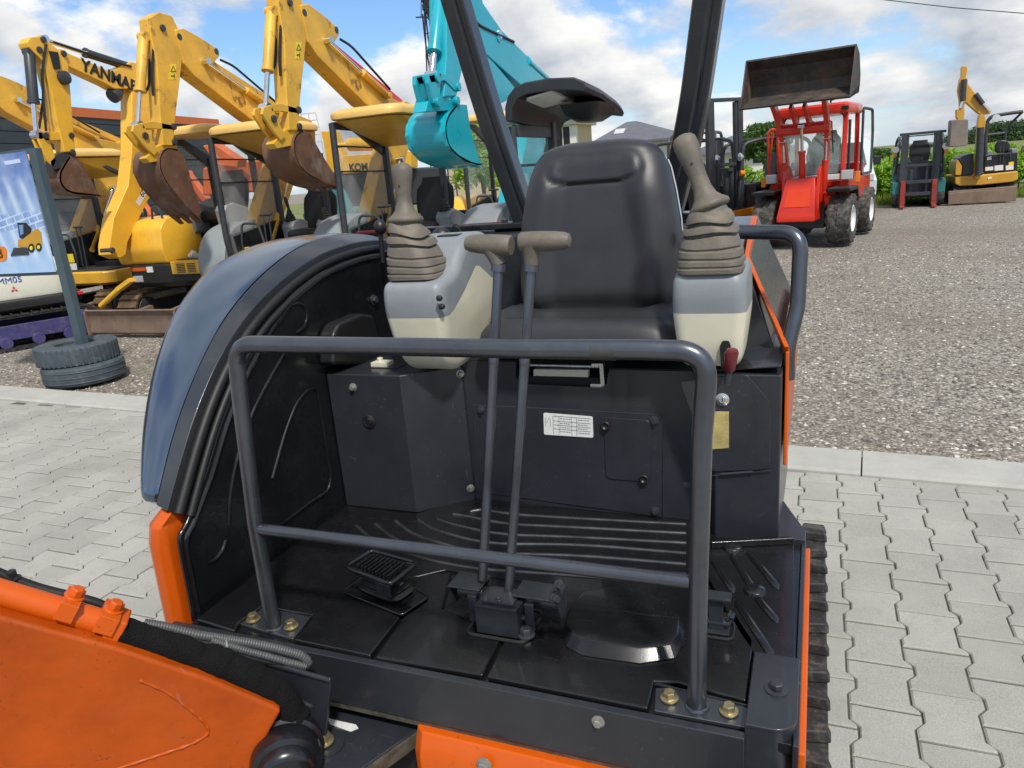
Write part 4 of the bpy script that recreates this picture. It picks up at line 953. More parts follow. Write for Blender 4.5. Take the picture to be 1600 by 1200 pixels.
LF = dict(vine=leafmat('vine_leaves', (.13, .28, .015), (.36, .56, .05)), tree=leafmat('tree_leaves', (.035, .085, .015), (.09, .17, .03)), dark=leafmat('dark_tree_leaves', (.030, .07, .028), (.08, .14, .045)),
          grass=leafmat('grass_blades', (.10, .17, .02), (.30, .36, .06)))

def crown_mesh(name, blobs, leaf, n, mt, par, seed, thin=.25):
    rs = random.Random(seed); vv, ff = [], []
    tot_ = sum(b[3]*b[4]*b[5] for b in blobs)
    for (cx, cy, cz, rx, ry, rz) in blobs:
        k_ = int(n*rx*ry*rz/tot_)
        for _ in range(k_):
            u = V((rs.gauss(0, 1), rs.gauss(0, 1), rs.gauss(0, 1))).normalized(); r_ = rs.uniform(.45, 1.0)**.5*(1+.16*noise.noise(u*2.3+V((cx*3.1, cy, cz))))
            p = V((cx+u.x*rx*r_, cy+u.y*ry*r_, cz+u.z*rz*r_))
            if noise.noise(p*(1.3/max(.3, rx))+V((seed, 0, 0))) < -thin: continue
            d = V((rs.gauss(0, 1), rs.gauss(0, 1), rs.gauss(0, .8)+.3)).normalized(); s_, t_, _ = frame(d); a = rs.random()*6.28
            e1 = s_*math.cos(a)+t_*math.sin(a); e2 = d.cross(e1); l_ = leaf*rs.uniform(.6, 1.3); k = len(vv)
            vv += [p-e1*l_, p-e2*l_*.45+d*l_*.1, p+e1*l_, p+e2*l_*.45+d*l_*.1]; ff.append((k, k+1, k+2, k+3))
    me = bpy.data.meshes.new(name); me.from_pydata([tuple(p-ORG) for p in vv], [], ff); me.materials.append(mt)
    o = bpy.data.objects.new(name, me); COL.objects.link(o); o.parent = par; return o
def tree(name, label, cat, x, y, h, w_, leaf, n, mt, seed, group=None, trunk=.3, nb=9):
    global ORG
    ORG = V((x, y, -.02)); r = thing(name, label, cat, ORG, 0, group); rs = random.Random(seed)
    mb = MB(); c0 = V((x, y, -.02)); top_ = V((x+w_*.05, y, h*.62)); mb.tube([c0, c0.lerp(top_, .5)+V((w_*.03, 0, 0)), top_], [h*.028, h*.021, h*.010], 8)
    blobs = []
    for i in range(nb):
        a = i*2.4+rs.random(); rr = w_*.5*rs.uniform(.25, .62); zz_ = h*(trunk+.05+(.93-trunk)*(.25+.6*rs.random())); sz = w_*rs.uniform(.20, .30)
        blobs.append((x+math.cos(a)*rr, y+math.sin(a)*rr, min(zz_, h-sz*.8), sz, sz, sz*.82))
        mb.tube([c0.lerp(top_, rs.uniform(.45, .9)), V(blobs[-1][:3])], [h*.010, h*.003], 5)
    blobs.append((x, y, h-w_*.28, w_*.3, w_*.3, w_*.27))
    mb.build('trunk', M['bark'], r); crown_mesh('crown', blobs, leaf, n, mt, r, seed); ORG = V((0, 0, 0)); return r

# ================================================================ excavators parked in a row (forward = local -Y)
def tracks_of(par, wid, gauge, ln, ht, mt, frm, steel=True):
    r_ = ht/2
    for sx in (-1, 1):
        x0, x1 = sx*gauge-wid/2, sx*gauge+wid/2; yf, yb = -ln/2+r_, ln/2-r_
        pth = arc_pts((0, yf, r_), (0, 0, -1), (0, -1, 0), r_, 0, PI, 10)+arc_pts((0, yb, r_), (0, 0, 1), (0, 1, 0), r_, 0, PI, 10)
        mb = MB(); n = len(pth)
        inner = [V((0, yf+(p.y-yf)*.86 if p.y < yf else (yb+(p.y-yb)*.86 if p.y > yb else p.y), r_+(p.z-r_)*.86)) for p in pth]
        for a, b in ((pth, inner),):
            A = [mb.vs([p+V((x, 0, 0)) for p in a]) for x in (x0, x1)]; Bq = [mb.vs([p+V((x, 0, 0)) for p in b]) for x in (x0, x1)]
            for i in range(n):
                j = (i+1) % n
                mb.f([A[0][i], A[0][j], A[1][j], A[1][i]]); mb.f([Bq[0][i], Bq[1][i], Bq[1][j], Bq[0][j]])
                mb.f([A[0][i], Bq[0][i], Bq[0][j], A[0][j]]); mb.f([A[1][i], A[1][j], Bq[1][j], Bq[1][i]])
        segs = [(pth[i], pth[(i+1) % n]) for i in range(n)]; T_ = sum((b-a).length for a, b in segs); k_ = int(T_/.105)
        for k in range(k_):
            s = T_*k/k_
            for a, b in segs:
                l = (b-a).length
                if s <= l: break
                s -= l
            d = (b-a).normalized(); p = a+d*s; nn = V((0, d.z, -d.y)); nn = nn if (p-V((0, (yf+yb)/2, r_))).dot(nn) > 0 else -nn
            mb.obox(p+V(((x0+x1)/2, 0, 0))+nn*.004, (x1-x0+.02, 0, 0), d*.088, nn*.016)
            mb.obox(p+V(((x0+x1)/2, 0, 0))+nn*.02-d*.03, (x1-x0+.01, 0, 0), d*.012, nn*.02)
        mb.build('track', mt, par)
        mb = MB()
        for yy, rr in ((yf, r_*.74), (yb, r_*.78)): mb.lathe((x0-.01, yy, r_), (1, 0, 0), [(0, rr*.5), (.01, rr), (wid+.01, rr), (wid+.02, rr*.5)], 20)
        for k in range(4): mb.cyl((x0+.01, yf+(yb-yf)*(k+.5)/4, r_*.42), (x1-.01, yf+(yb-yf)*(k+.5)/4, r_*.42), r_*.36, 12)
        mb.box((x0+.03, yf, r_*.55), (x1-.03, yb, r_*1.45)); mb.build('track_frame', frm, par, bevel=.008)
def blade_of(par, y, w_, mt):
    pr = [(y+.02, .02), (y-.03, .05), (y-.015, .16), (y-.02, .27), (y-.06, .33), (y-.04, .345), (y+.01, .28), (y+.02, .16)]
    mb = MB(); mb.loft([[(x, a, b) for a, b in pr] for x in (-w_/2, w_/2)])
    for x in (-w_/2, w_/2-.02): mb.prism([(x, y-.07, .02), (x, y-.07, .30), (x, y-.02, .36), (x, y+.06, .30), (x, y+.06, .02)], (.02, 0, 0))
    for sx in (-.3, .3): mb.bar((sx, y, .18), (sx*.9, y+.55, .25), .08, .08)
    mb.build('dozer_blade', mt, par, bevel=.006)
def cyl_of(par, a, b, r_, mt, split=.6, name='boom_cylinder'):
    a, b = V(a), V(b); mb = MB(); c = a.lerp(b, split); d = (b-a).normalized()
    mb.lathe(a, d, [(0, r_*.8), (.02, r_), ((c-a).length-.03, r_), ((c-a).length-.03, r_*1.15), ((c-a).length, r_*1.15)], 14); mb.cyl(a-V((.05, 0, 0)), a+V((.05, 0, 0)), r_*.9, 12); cy = mb.build(name, mt, par)
    mb = MB(); mb.cyl(c, b, r_*.5, 12); mb.cyl(b-V((.05, 0, 0)), b+V((.05, 0, 0)), r_*.9, 12); mb.build('piston_rod', M['chrome'], cy)
def slab(par, name, pts, x0, x1, mt, bevel=.012):
    mb = MB(); mb.prism([V((x0, p.y, p.z)) for p in pts], (x1-x0, 0, 0)); return mb.build(name, mt, par, bevel=bevel)
def bucket_of(par, side, x0, x1, mt, teeth, shell_i, bevel=.006):
    """side: outline of one cheek; shell_i: the vertices of it that carry the curved shell (open towards the mouth)."""
    mb = MB(); t = .03
    for x in (x0, x1-t): mb.prism([V((x, p.y, p.z)) for p in side], (t, 0, 0))
    sh = fillet([side[i] for i in shell_i], .10, 6); c = sum(side, V())/len(side)
    A = [V((x0, p.y, p.z)) for p in sh]; inn = [V((x0, p.y, p.z))+(V((x0, c.y, c.z))-V((x0, p.y, p.z))).normalized()*.022 for p in sh]
    dx = V((x1-x0, 0, 0)); rows = [mb.vs(A), mb.vs([p+dx for p in A]), mb.vs([p+dx for p in inn]), mb.vs(inn)]
    for i in range(len(sh)-1):
        for a in range(4): mb.f([rows[a][i], rows[a][i+1], rows[(a+1) % 4][i+1], rows[(a+1) % 4][i]])
    for i in (0, len(sh)-1): mb.f([r_[i] for r_ in rows])
    bk = mb.build('bucket', mt, par, bevel=bevel)
    e, f_ = teeth; d = (V((0, f_.y, f_.z))-V((0, e.y, e.z))).normalized()
    for k in range(3):
        x = x0+(x1-x0)*(k+.5)/3; p = V((x, f_.y, f_.z)); n_ = V((0, -d.z, d.y))
        mb = MB(); mb.loft([[p+V((s*.04, 0, 0))+n_*q*.02-d*.06 for s, q in ((-1, -1), (1, -1), (1, 1), (-1, 1))], [p+V((s*.03, 0, 0))+n_*q*.006+d*.09 for s, q in ((-1, -1), (1, -1), (1, 1), (-1, 1))]]); mb.build('bucket_tooth', mt, bk)
    return bk
def pins(par, pts, x0, x1, r_, mt):
    for p in pts:
        mb = MB(); mb.cyl((x0, p.y, p.z), (x1, p.y, p.z), r_, 14); mb.build('pivot_pin', mt, par, bevel=.004)
def seat_of(par, x, y, z, mt, w_=.23):
    mb = MB(); rings = []
    for i in range(9):
        t = i/8; ww = w_*(.82+.25*math.sin(PI*(t*.8+.1)))*(1 if t < .85 else .8); rings.append([(x+a, y+.10*t+b, z+.05+.52*t) for a, b in rrect(ww*2*(.97 if i in (0, 8) else 1), .10, .045, 4)])
    mb.loft(rings); st_ = mb.build('seat_back', mt, par, sharp=60)
    mb = MB(); mb.loft([[(x+a, y-.22+b, z+dz) for a, b in rrect(s_, s_*.95, .07, 4)] for dz, s_ in ((-.06, w_*1.8), (-.02, w_*2), (.05, w_*2), (.08, w_*1.75))]); mb.build('seat_cushion', mt, par, sharp=60)
def console_of(par, x, y, z, sx, mt):
    mb = MB(); pr = [(y-.16, z-.28), (y-.20, z+.02), (y-.15, z+.08), (y+.0, z+.10), (y+.25, z+.02), (y+.25, z-.12), (y+.05, z-.30)]
    mb.loft([[(x+dx, y+(a-y)*s_, z+(b-z)*s_) for a, b in pr] for dx, s_ in ((-.09, .9), (-.07, 1), (.07, 1), (.09, .9))]); cn = mb.build('control_console', mt, par, bevel=.01, seg=2)
    mb = MB(); p = V((x, y-.1, z+.08)); mb.lathe(p, (0, -.05, 1), [(0, .07), (.02, .072), (.03, .06), (.05, .062), (.06, .05), (.08, .05), (.09, .036), (.12, .03), (.14, .022)], 14); mb.build('boot', M['plastic'], cn)
    mb = MB(); mb.tube([p+V((0, -.005, .12)), p+V((0, -.01, .18)), p+V((.01*sx, -.02, .26)), p+V((.02*sx, -.025, .30))], [.016, .017, .025, .012], 12); mb.build('joystick', M['plastic'], cn)
def loops_of(par, x, y, z, w_, h):
    mb = MB(); a = [(x-w_/2, y, z), (x-w_/2-.01, y-.02, z+h*.5), (x-w_/2+.02, y+.0, z+h), (x+w_/2-.08, y+.0, z+h*.97), (x+w_/2, y-.02, z+h*.4), (x+w_/2-.05, y, z)]
    mb.tube(fillet(a, .06, 5), .014, 8); mb.build('hand_rail', M['dkgrey'], par)
    for dx in (-.03, .05):
        mb = MB(); mb.cyl((x+dx+w_*.2, y+.15, z), (x+dx+w_*.2, y+.18, z+h*1.15), .010, 8); mb.cyl((x+dx+w_*.2-.045, y+.18, z+h*1.15), (x+dx+w_*.2+.045, y+.18, z+h*1.15), .016, 8); mb.build('travel_lever', M['dkgrey'], par)
def body_of(par, skirt, hoodm, coverm, hood=True, z0=.52):
    # slewing base, skirt, floor, rear engine cover, front right hood
    mb = MB(); mb.cyl((0, 0, .36), (0, 0, z0), .36, 24); mb.build('slew_ring', M['dark'], par)
    pl = [(-.74, -.86), (-.62, -.92), (.62, -.92), (.74, -.80), (.74, .30)]+[(.74*math.cos(t), .30+.62*math.sin(t)) for t in [PI*k/10 for k in range(1, 10)]]+[(-.74, .30)]
    mb = MB(); mb.loft([[(x*s_, y*s_, z) for x, y in pl] for z, s_ in ((z0, .95), (z0+.03, 1), (z0+.17, 1), (z0+.19, .985))]); mb.build('skirt', skirt, par, bevel=.006)
    mb = MB(); mb.box((-.36, -.86, z0+.188), (.66, .2, z0+.215)); mb.build('floor_panel', M['dkgrey'], par, bevel=.004)
    pr = [(-.70, .34), (.70, .34)]+[(.70*math.cos(t), .36+.55*math.sin(t)) for t in [PI*k/10 for k in range(1, 10)]]
    mb = MB(); mb.loft([[(x*s_, .3+(y-.3)*s_, z) for x, y in pr] for z, s_ in ((z0+.188, 1), (z0+.45, 1), (z0+.58, .96), (z0+.63, .86))]); mb.build('engine_cover', coverm, par, bevel=.008)
    mb = MB(); mb.box((-.30, .02, z0+.215), (.62, .36, z0+.46)); mb.build('seat_box', M['plastic'], par, bevel=.01)
    if hood:
        arc_ = [(-1.0, z0+.03), (-1.05, z0+.20), (-1.02, z0+.40), (-.90, z0+.60), (-.70, z0+.71), (-.42, z0+.745), (.30, z0+.70), (.34, z0+.2), (-.4, z0+.03)]
        mb = MB(); sm = fillet([V((0, a, b)) for a, b in arc_], .12, 5, closed=True)
        mb.loft([[(x, -.5+(p.y+.5)*s_, .8+(p.z-.8)*s_) for p in sm] for x, s_ in ((-.84, .90), (-.82, .96), (-.76, 1.0), (-.42, 1.0), (-.40, .98))]); mb.build('front_hood', hoodm, par, sharp=45)
def canopy_of(par, roofm, underm, zr=2.24, x0=-.34, x1=.50, y0=-1.06, y1=.04, flare=True):
    yr = y1-.06
    cx_, cy_ = (x0+x1)/2, (y0+y1)/2; mb = MB()
    mb.loft([[(cx_+a*s_, cy_+b*s_, zr+dz+(.02*math.cos((b/(y1-y0))*2.2))) for a, b in rrect(x1-x0, y1-y0, .16, 5)] for dz, s_ in ((-.02, .96), (-.01, 1), (.035, 1.01), (.065, .97), (.09, .84), (.105, .55))]); rf = mb.build('canopy_roof', roofm, par, sharp=50)
    if flare:
        mb = MB(); mb.loft([[(cx_+a*s_, cy_+b*s_, zr-.02) for a, b in rrect(x1-x0, y1-y0, .16, 4)] for s_ in (.95,)]+[[(x0+.10+(a+.5*(x1-x0))*.75, yr-.03+b*.10, zr-.27) for a, b in rrect(x1-x0, y1-y0, .16, 4)]]); mb.build('roof_lining', underm, par, sharp=30)
    d = M['dkgrey']; xs = x0+.035
    mb = MB(); mb.tube(fillet([(xs, y0+.06, zr-.03), (xs, y0+.03, 1.35), (xs, y0+.03, 1.0), (xs, y0+.16, .73)], .1, 5), .036, 10); mb.build('canopy_post', d, par)
    for x in (xs+.02, x1-.06):
        mb = MB(); mb.bar((x, yr, 1.1), (x, yr, zr-.26), .075, .06); mb.build('canopy_post', d, par, bevel=.008)
    mb = MB(); mb.prism([V((xs-.02, a, b)) for a, b in ((y0+.06, zr-.02), (y0+.06, zr-.09), (y0+.45, zr-.10), (yr-.04, zr-.36), (yr+.04, zr-.36), (yr+.04, zr-.24), (y0+.5, zr-.02))], (.05, 0, 0)); mb.build('canopy_frame', d, par, bevel=.006)
    mb = MB(); mb.bar((x1-.06, yr, zr-.28), (x1-.10, y0+.5, zr-.03), .05, .05); mb.build('canopy_frame', d, par, bevel=.006)
    mb = MB(); mb.prism([V((xs, a, b)) for a, b in ((y0+.09, zr-.10), (y0+.45, zr-.11), (yr-.04, zr-.36), (yr-.04, 1.25), (y0+.12, 1.12))], (.004, 0, 0)); sc_ = mb.build('side_screen', M['screen'], par)
    mb = MB()
    for z in (zr-.26, zr-.52):
        mb.cyl((xs+.012, y0+.07, z), (xs+.012, yr, z-.02), .009, 6)
    mb.build('screen_bar', d, sc_)
    mb = MB(); mb.prism([V((xs, a, b)) for a, b in ((y0+.2, .76), (y0+.14, 1.10), (yr, 1.24), (yr, .75))], (.02, 0, 0)); mb.build('side_frame', M['plastic'], par, bevel=.004)

def front_stickers(par, z=.74):
    mb = MB(); mb.box((-.27, -.80, z+.10), (-.02, -.795, z+.22)); mb.build('sticker', M['decal'], par)
    mb = MB(); mb.box((-.30, -.80, z-.04), (.02, -.795, z+.085)); mb.build('sticker', M['wdecal'], par)
# ---------------------------------------------------------------- type A: yellow machine with swan-neck boom; traced on its own boom plane
EC = V((-4.45, 8.0, 0)); ORG = EC
XB = -4.83                                    # side face of arm and boom that looks at the yard
def t4(*px): return [at(a, b, x=XB)-EC for a, b in px]
def type_a(label, guard):
    r = thing('mini_excavator', label, 'excavator', EC, 0, 'yellow canopy excavators in the row'); L0 = V((0, 0, 0)); global ORG; o_ = ORG; ORG = V((0, 0, 0))
    xb = XB-EC.x
    tracks_of(r, .30, .57, 2.0, .44, M['steeltrack'], M['dkgrey']); blade_of(r, -1.42, 1.5, M['blade']); body_of(r, M['yel'], M['hgrey'], M['yel'])
    canopy_of(r, M['yelroof'], M['yel']); seat_of(r, .22, .10, 1.02, M['plastic']); mb = MB(); mb.box((-.28, .24, .95), (.55, .33, 1.18)); mb.build('rear_cover', M['plastic'], r, bevel=.02); mb = MB(); mb.box((.0, -.5, .74), (.42, -.30, .80)); mb.build('floor_mat', M['plastic'], r); console_of(r, -.04, -.05, 1.12, -1, M['mgrey']); console_of(r, .50, -.08, 1.12, 1, M['mgrey'])
    loops_of(r, -.10, -.80, .74, .34, .50); front_stickers(r)
    arm = slab(r, 'arm', t4((434, -14), (448, -24), (466, -16), (474, 6), (479, 30), (479, 62), (470, 150), (466, 204), (452, 204), (448, 148), (444, 60), (437, 20)), xb-.15, xb, M['yelarm'])
    bm_ = slab(r, 'boom', t4((468, 8), (480, 6), (502, 22), (526, 43), (529, 54), (519, 69), (600, 148), (650, 172), (640, 186), (596, 178), (570, 163), (494, 87), (480, 66)), xb-.19, xb+.015, M['yelarm'])
    slab(r, 'boom_base', t4((634, 158), (652, 168), (642, 215), (612, 330), (604, 385), (572, 385), (578, 330), (600, 235), (612, 172)), xb-.17, xb+.01, M['yelarm'])
    q = t4((444, 4), (450, 0)); 
    c = t4((433, 16), (428, 112), (424, 168)); c = [V((xb-.07, p.y, p.z)) for p in c]; cyl_of(r, c[0], c[2], .052, M['yelarm'], .62, 'bucket_cylinder')
    c = [V((xb+.045, p.y, p.z+.0)) for p in t4((506, 64), (600, 150))]; cyl_of(r, c[1], c[0], .038, M['yelarm'], .45, 'arm_cylinder')
    c = [V((xb-.15, p.y, p.z)) for p in t4((522, 60), (640, 160))]; mb = MB(); mb.bar(c[0], c[1], .09, .085); mb.build('hose_guard', M['sred'] if guard else M['yelarm'], bm_, bevel=.006)
    c = [V((xb-.02, p.y, p.z)) for p in t4((590, 370), (618, 250))]; cyl_of(r, c[0]+V((.09, 0, 0)), c[1]+V((.09, 0, 0)), .04, M['yel'], .45)
    for off, hp in ((-.02, ((447, 6), (441, 40), (439, 90), (441, 118))), (-.10, ((449, 8), (444, 50), (443, 100), (437, 112))), (.03, ((528, 62), (545, 72), (570, 100), (606, 140)))):
        mb = MB(); mb.tube(fillet([V((xb+off, p.y, p.z)) for p in t4(*hp)], .1, 5), .014, 7); mb.build('hose', M['rubber'], arm)
    lk = t4((424, 168), (445, 170), (470, 172), (434, 216), (412, 172))
    for x in (xb-.13, xb-.03):
        slab(r, 'bucket_link', t4((412, 168), (424, 164), (434, 186), (446, 212), (440, 220), (424, 200), (410, 178)), x, x+.03, M['yelarm'], .005); slab(r, 'bucket_link', t4((424, 164), (440, 162), (470, 170), (468, 178), (440, 174), (424, 174)), x, x+.03, M['yelarm'], .005)
    slab(r, 'bucket_bracket', t4((438, 212), (452, 200), (470, 198), (474, 206), (464, 226), (436, 232), (430, 224)), xb-.12, xb-.02, M['yelarm'], .006)
    XK = .10
    sd_ = [p for p in t4((461, 210), (472, 203), (484, 209), (503, 243), (527, 281), (526, 292), (506, 287), (478, 273), (464, 256), (458, 238), (457, 222))]
    bucket_of(r, sd_, xb-.38, xb+.01, M['rust'], (sd_[7], sd_[5]), (1, 0, 10, 9, 8, 7, 6, 5))
    pins(r, t4((452, 4), (474, 20), (524, 47), (466, 172), (467, 198), (427, 186)), xb-.17, xb+.02, .035, M['dkgrey'])
    st = t4((463, 66), (471, 66), (469, 92), (461, 92)); mb = MB(); mb.prism([V((xb+.001, p.y, p.z)) for p in st], (.002, 0, 0)); mb.build('warning_sticker', M['decal'], arm)
    tri = t4((466, 69), (469.5, 78), (462.5, 78)); mb = MB(); mb.tube([V((xb+.004, p.y, p.z)) for p in tri], .005, 4, closed=True); mb.tube([V((xb+.004, p.y, p.z)) for p in t4((463, 86), (468, 85.5))], .005, 4); mb.tube([V((xb+.004, p.y, p.z)) for p in t4((467.5, 82), (467.5, 90))], .005, 4); mb.build('warning_sign', M['blackink'], arm)
    ORG = o_; return r
ORG = V((0, 0, 0))
E4 = type_a('yellow canopy excavator with a red guard along its boom, left of the teal excavator', True)
E3 = dup(E4, (-6.10, 8.0, 0), 0, 'yellow canopy excavator with an all yellow boom, just right of the round-nosed excavator')
E0 = dup(E4, (-9.72, 8.35, 0), 0, 'yellow canopy excavator standing behind the billboard and the white excavator')
pv = t4((462, 200))[0]; ROT = Matrix.Translation((0, pv.y, pv.z)) @ Matrix.Rotation(R(-30), 4, 'X') @ Matrix.Translation((0, -pv.y, -pv.z))   # this bucket hangs more open
for ch in E3.children:
    if ch.name.split('.')[0] == 'bucket':
        for ob in [ch]+list(ch.children): ob.data = ob.data.copy(); ob.data.transform(ROT)
for ob, ms in ((E3, 'yelarm'), (E0, 'yelarm')):
    for ch in ob.children:
        for g in ch.children:
            if g.name.startswith('hose_guard'): g.data = g.data.copy(); g.data.materials[0] = M[ms]

# ---------------------------------------------------------------- round-bodied yellow machine with lettering on the boom
YC = V((-7.72, 8.0, 0)); XY = -7.95; xb = XY-YC.x
def ty(*px): return [at(a, b, x=XY)-YC for a, b in px]
r = thing('mini_excavator', 'yellow excavator with black lettering on its boom and round nose over a black grille', 'excavator', YC)
tracks_of(r, .30, .56, 2.0, .44, M['steeltrack'], M['dkgrey']); blade_of(r, -1.42, 1.5, M['blade'])
mb = MB(); mb.cyl((0, 0, .36), (0, 0, .55), .36, 24); mb.build('slew_ring', M['dark'], r)
pl = [(-.55, -.80), (-.40, -.95), (.20, -.95), (.28, -.90), (.70, -.78), (.74, .3)]+[(.74*math.cos(t), .30+.6*math.sin(t)) for t in [PI*k/8 for k in range(1, 8)]]+[(-.74, .3), (-.70, -.4)]
mb = MB(); mb.loft([[(x*s_, y*s_, z) for x, y in pl] for z, s_ in ((.52, .92), (.58, 1), (.80, 1), (.82, .98))]); gb = mb.build('skirt', M['plastic'], r, bevel=.008)
mb = MB(); mb.box((.26, -.93, .68), (.72, -.80, .84)); pn = mb.build('side_panel', M['yel'], r, bevel=.008)
for x in (.36, .53):
    mb = MB()
    for k in range(6): mb.box((x, -.936, .70+k*.02), (x+.13, -.925, .71+k*.02))
    mb.build('vent', M['blackink'], pn)
mb = MB(); mb.box((-.42, -.962, .74), (-.14, -.95, .785)); mb.build('sticker', M['orange'], gb); mb = MB(); mb.box((-.12, -.962, .72), (-.02, -.95, .79)); mb.build('sticker', M['wdecal'], gb)
mb = MB(); mb.box((-.38, -.96, .60), (-.22, -.948, .68)); mb.build('lamp', M['lens'], gb, bevel=.004)
nose = fillet([V((0, -.94, .82)), V((0, -.99, 1.0)), V((0, -.95, 1.25)), V((0, -.84, 1.36)), V((0, -.60, 1.39)), V((0, -.30, 1.39)), V((0, -.30, .82))], .04, 4, closed=True)
mb = MB(); mb.loft([[(x, -.6+(p.y+.6)*s_, 1.05+(p.z-1.05)*s_) for p in nose] for x, s_ in ((-.58, .93), (-.565, .975), (-.53, 1), (.215, 1), (.235, .985), (.24, .965))]); mb.build('front_hood', M['yel'], r, sharp=45)
mb = MB(); mb.box((.24, -.80, .82), (.72, .2, .85)); mb.build('floor_panel', M['dkgrey'], r); mb = MB(); mb.box((.22, -.15, .85), (.72, .35, 1.25)); mb.build('seat_box', M['plastic'], r, bevel=.02)
mb = MB(); pr = [(-.70, .34), (.70, .34)]+[(.70*math.cos(t), .36+.55*math.sin(t)) for t in [PI*k/8 for k in range(1, 8)]]; mb.loft([[(x*s_, .3+(y-.3)*s_, z) for x, y in pr] for z, s_ in ((.82, 1), (1.15, 1), (1.26, .9))]); mb.build('engine_cover', M['yel'], r, bevel=.01)
seat_of(r, .45, .15, 1.32, M['plastic']); console_of(r, .18, -.25, 1.42, -1, M['mgrey']); console_of(r, .70, -.2, 1.38, 1, M['cgrey']); loops_of(r, .10, -.80, .90, .22, .62)
canopy_of(r, M['yelroof'], M['dkgrey'], zr=2.34, x0=-.05, x1=.78, y0=-.55, y1=.40, flare=False)
mb = MB(); mb.tube([(.36, -.7, .86), (.40, -.66, .90), (.47, -.7, .87), (.44, -.74, .89)], [.03, .05, .045, .03], 8); rg = mb.build('rag', M['mwhite'], None, org=(0, 0, 0)); rg.location = YC; tag(rg, 'crumpled pale rag lying on the floor of the round-nosed yellow excavator', 'rag')
slab(r, 'boom_base', ty((171, 384), (172, 398), (188, 404), (197, 398), (200, 378), (232, 312), (262, 278), (268, 240), (250, 230), (244, 190), (244, 128), (224, 100), (206, 130), (206, 236), (200, 290), (178, 340)), xb-.2, xb, M['yel'])
bm_ = slab(r, 'boom', ty((88, 84), (96, 76), (110, 84), (175, 112), (206, 96), (222, 102), (226, 118), (216, 138), (180, 139), (168, 132), (110, 105), (96, 98)), xb-.17, xb-.005, M['yel'])
arm = slab(r, 'arm', ty((41, 66), (46, 58), (68, 56), (76, 66), (96, 82), (106, 100), (110, 150), (117, 238), (100, 238), (88, 190), (78, 140), (66, 96), (44, 74)), xb-.14, xb+.012, M['yel'])
c = [V((xb-.08, p.y, p.z)) for p in ty((75, 60), (212, 104))]; cyl_of(r, c[1], c[0], .05, M['dkgrey'], .56, 'arm_cylinder')
c = [V((xb-.05, p.y, p.z)) for p in ty((50, 80), (62, 210))]; cyl_of(r, c[0], c[1], .055, M['dkgrey'], .62, 'bucket_cylinder')
mb = MB(); p0, p1, p2, p3 = ty((74, 80), (88, 82), (92, 108), (82, 108)); mb.prism([V((xb+.015, p.y, p.z)) for p in (p0, p1, p2, p3)], (.02, 0, 0)); mb.build('arm_cover', M['plastic'], arm, bevel=.006)
mb = MB(); p = ty((97, 122))[0]; mb.lathe((xb+.012, p.y, p.z), (1, 0, 0), [(0, .075), (.05, .072), (.06, .05)], 20); mb.build('lamp', M['dkgrey'], arm)
mb = MB(); a, b = [V((xb-.08, p.y, p.z)) for p in ty((195, 140), (180, 152))]; mb.lathe(a, b-a, [(0, .05), (.10, .09), (.16, .085)], 16); mb.build('work_lamp', M['dkgrey'], bm_)
for off, hp in ((.02, ((70, 70), (64, 110), (66, 160), (70, 205))), (-.05, ((72, 72), (70, 120), (73, 150), (66, 200))), (.0, ((84, 66), (120, 78), (160, 92), (205, 104)))):
    mb = MB(); mb.tube(fillet([V((xb+off, p.y, p.z)) for p in ty(*hp)], .1, 5), .014, 7); mb.build('hose', M['rubber'], arm)
for x in (xb-.11, xb-.03):
    slab(r, 'bucket_link', ty((60, 206), (74, 208), (88, 250), (84, 262), (74, 250), (60, 218)), x, x+.03, M['yel'], .005); slab(r, 'bucket_link', ty((60, 208), (72, 206), (112, 206), (112, 218), (72, 220)), x, x+.03, M['yel'], .005)
slab(r, 'bucket_bracket', ty((78, 252), (90, 240), (116, 233), (120, 242), (100, 262), (82, 266)), xb-.12, xb, M['dkgrey'], .006)
sd_ = ty((98, 258), (108, 244), (116, 242), (128, 256), (150, 298), (156, 306), (140, 305), (112, 303), (98, 295), (92, 284), (92, 270))
bucket_of(r, sd_, xb-.24, xb+.01, M['rust'], (sd_[7], sd_[5]), (1, 0, 10, 9, 8, 7, 6, 5))
pins(r, ty((66, 62), (60, 78), (98, 84), (110, 212), (112, 238), (70, 212), (219, 108), (174, 391)), xb-.16, xb+.03, .034, M['dkgrey'])
a, b = ty((126, 104), (184, 128)); u = (b-a); u.x = 0; mb = text_mb('YANMAR', .19, V((xb+.001, a.y, a.z-.03)), u, V((0, -u.z, u.y)) if u.y > 0 else V((0, u.z, -u.y)), .003, bold=.006); mb.build('lettering', M['blackink'], bm_)
q = ty((212, 316), (228, 290), (233, 296), (218, 322)); mb = MB(); mb.prism([V((xb+.001, p.y, p.z)) for p in q], (.002, 0, 0)); sk = mb.build('sticker', M['wdecal'], r)
a, b = ty((223, 309), (232, 293)); u = b-a; u.x = 0; mb = text_mb('60', .10, V((xb+.004, a.y, a.z)), u, V((0, -u.z, u.y)), .002); mb.build('lettering', M['blackink'], sk)

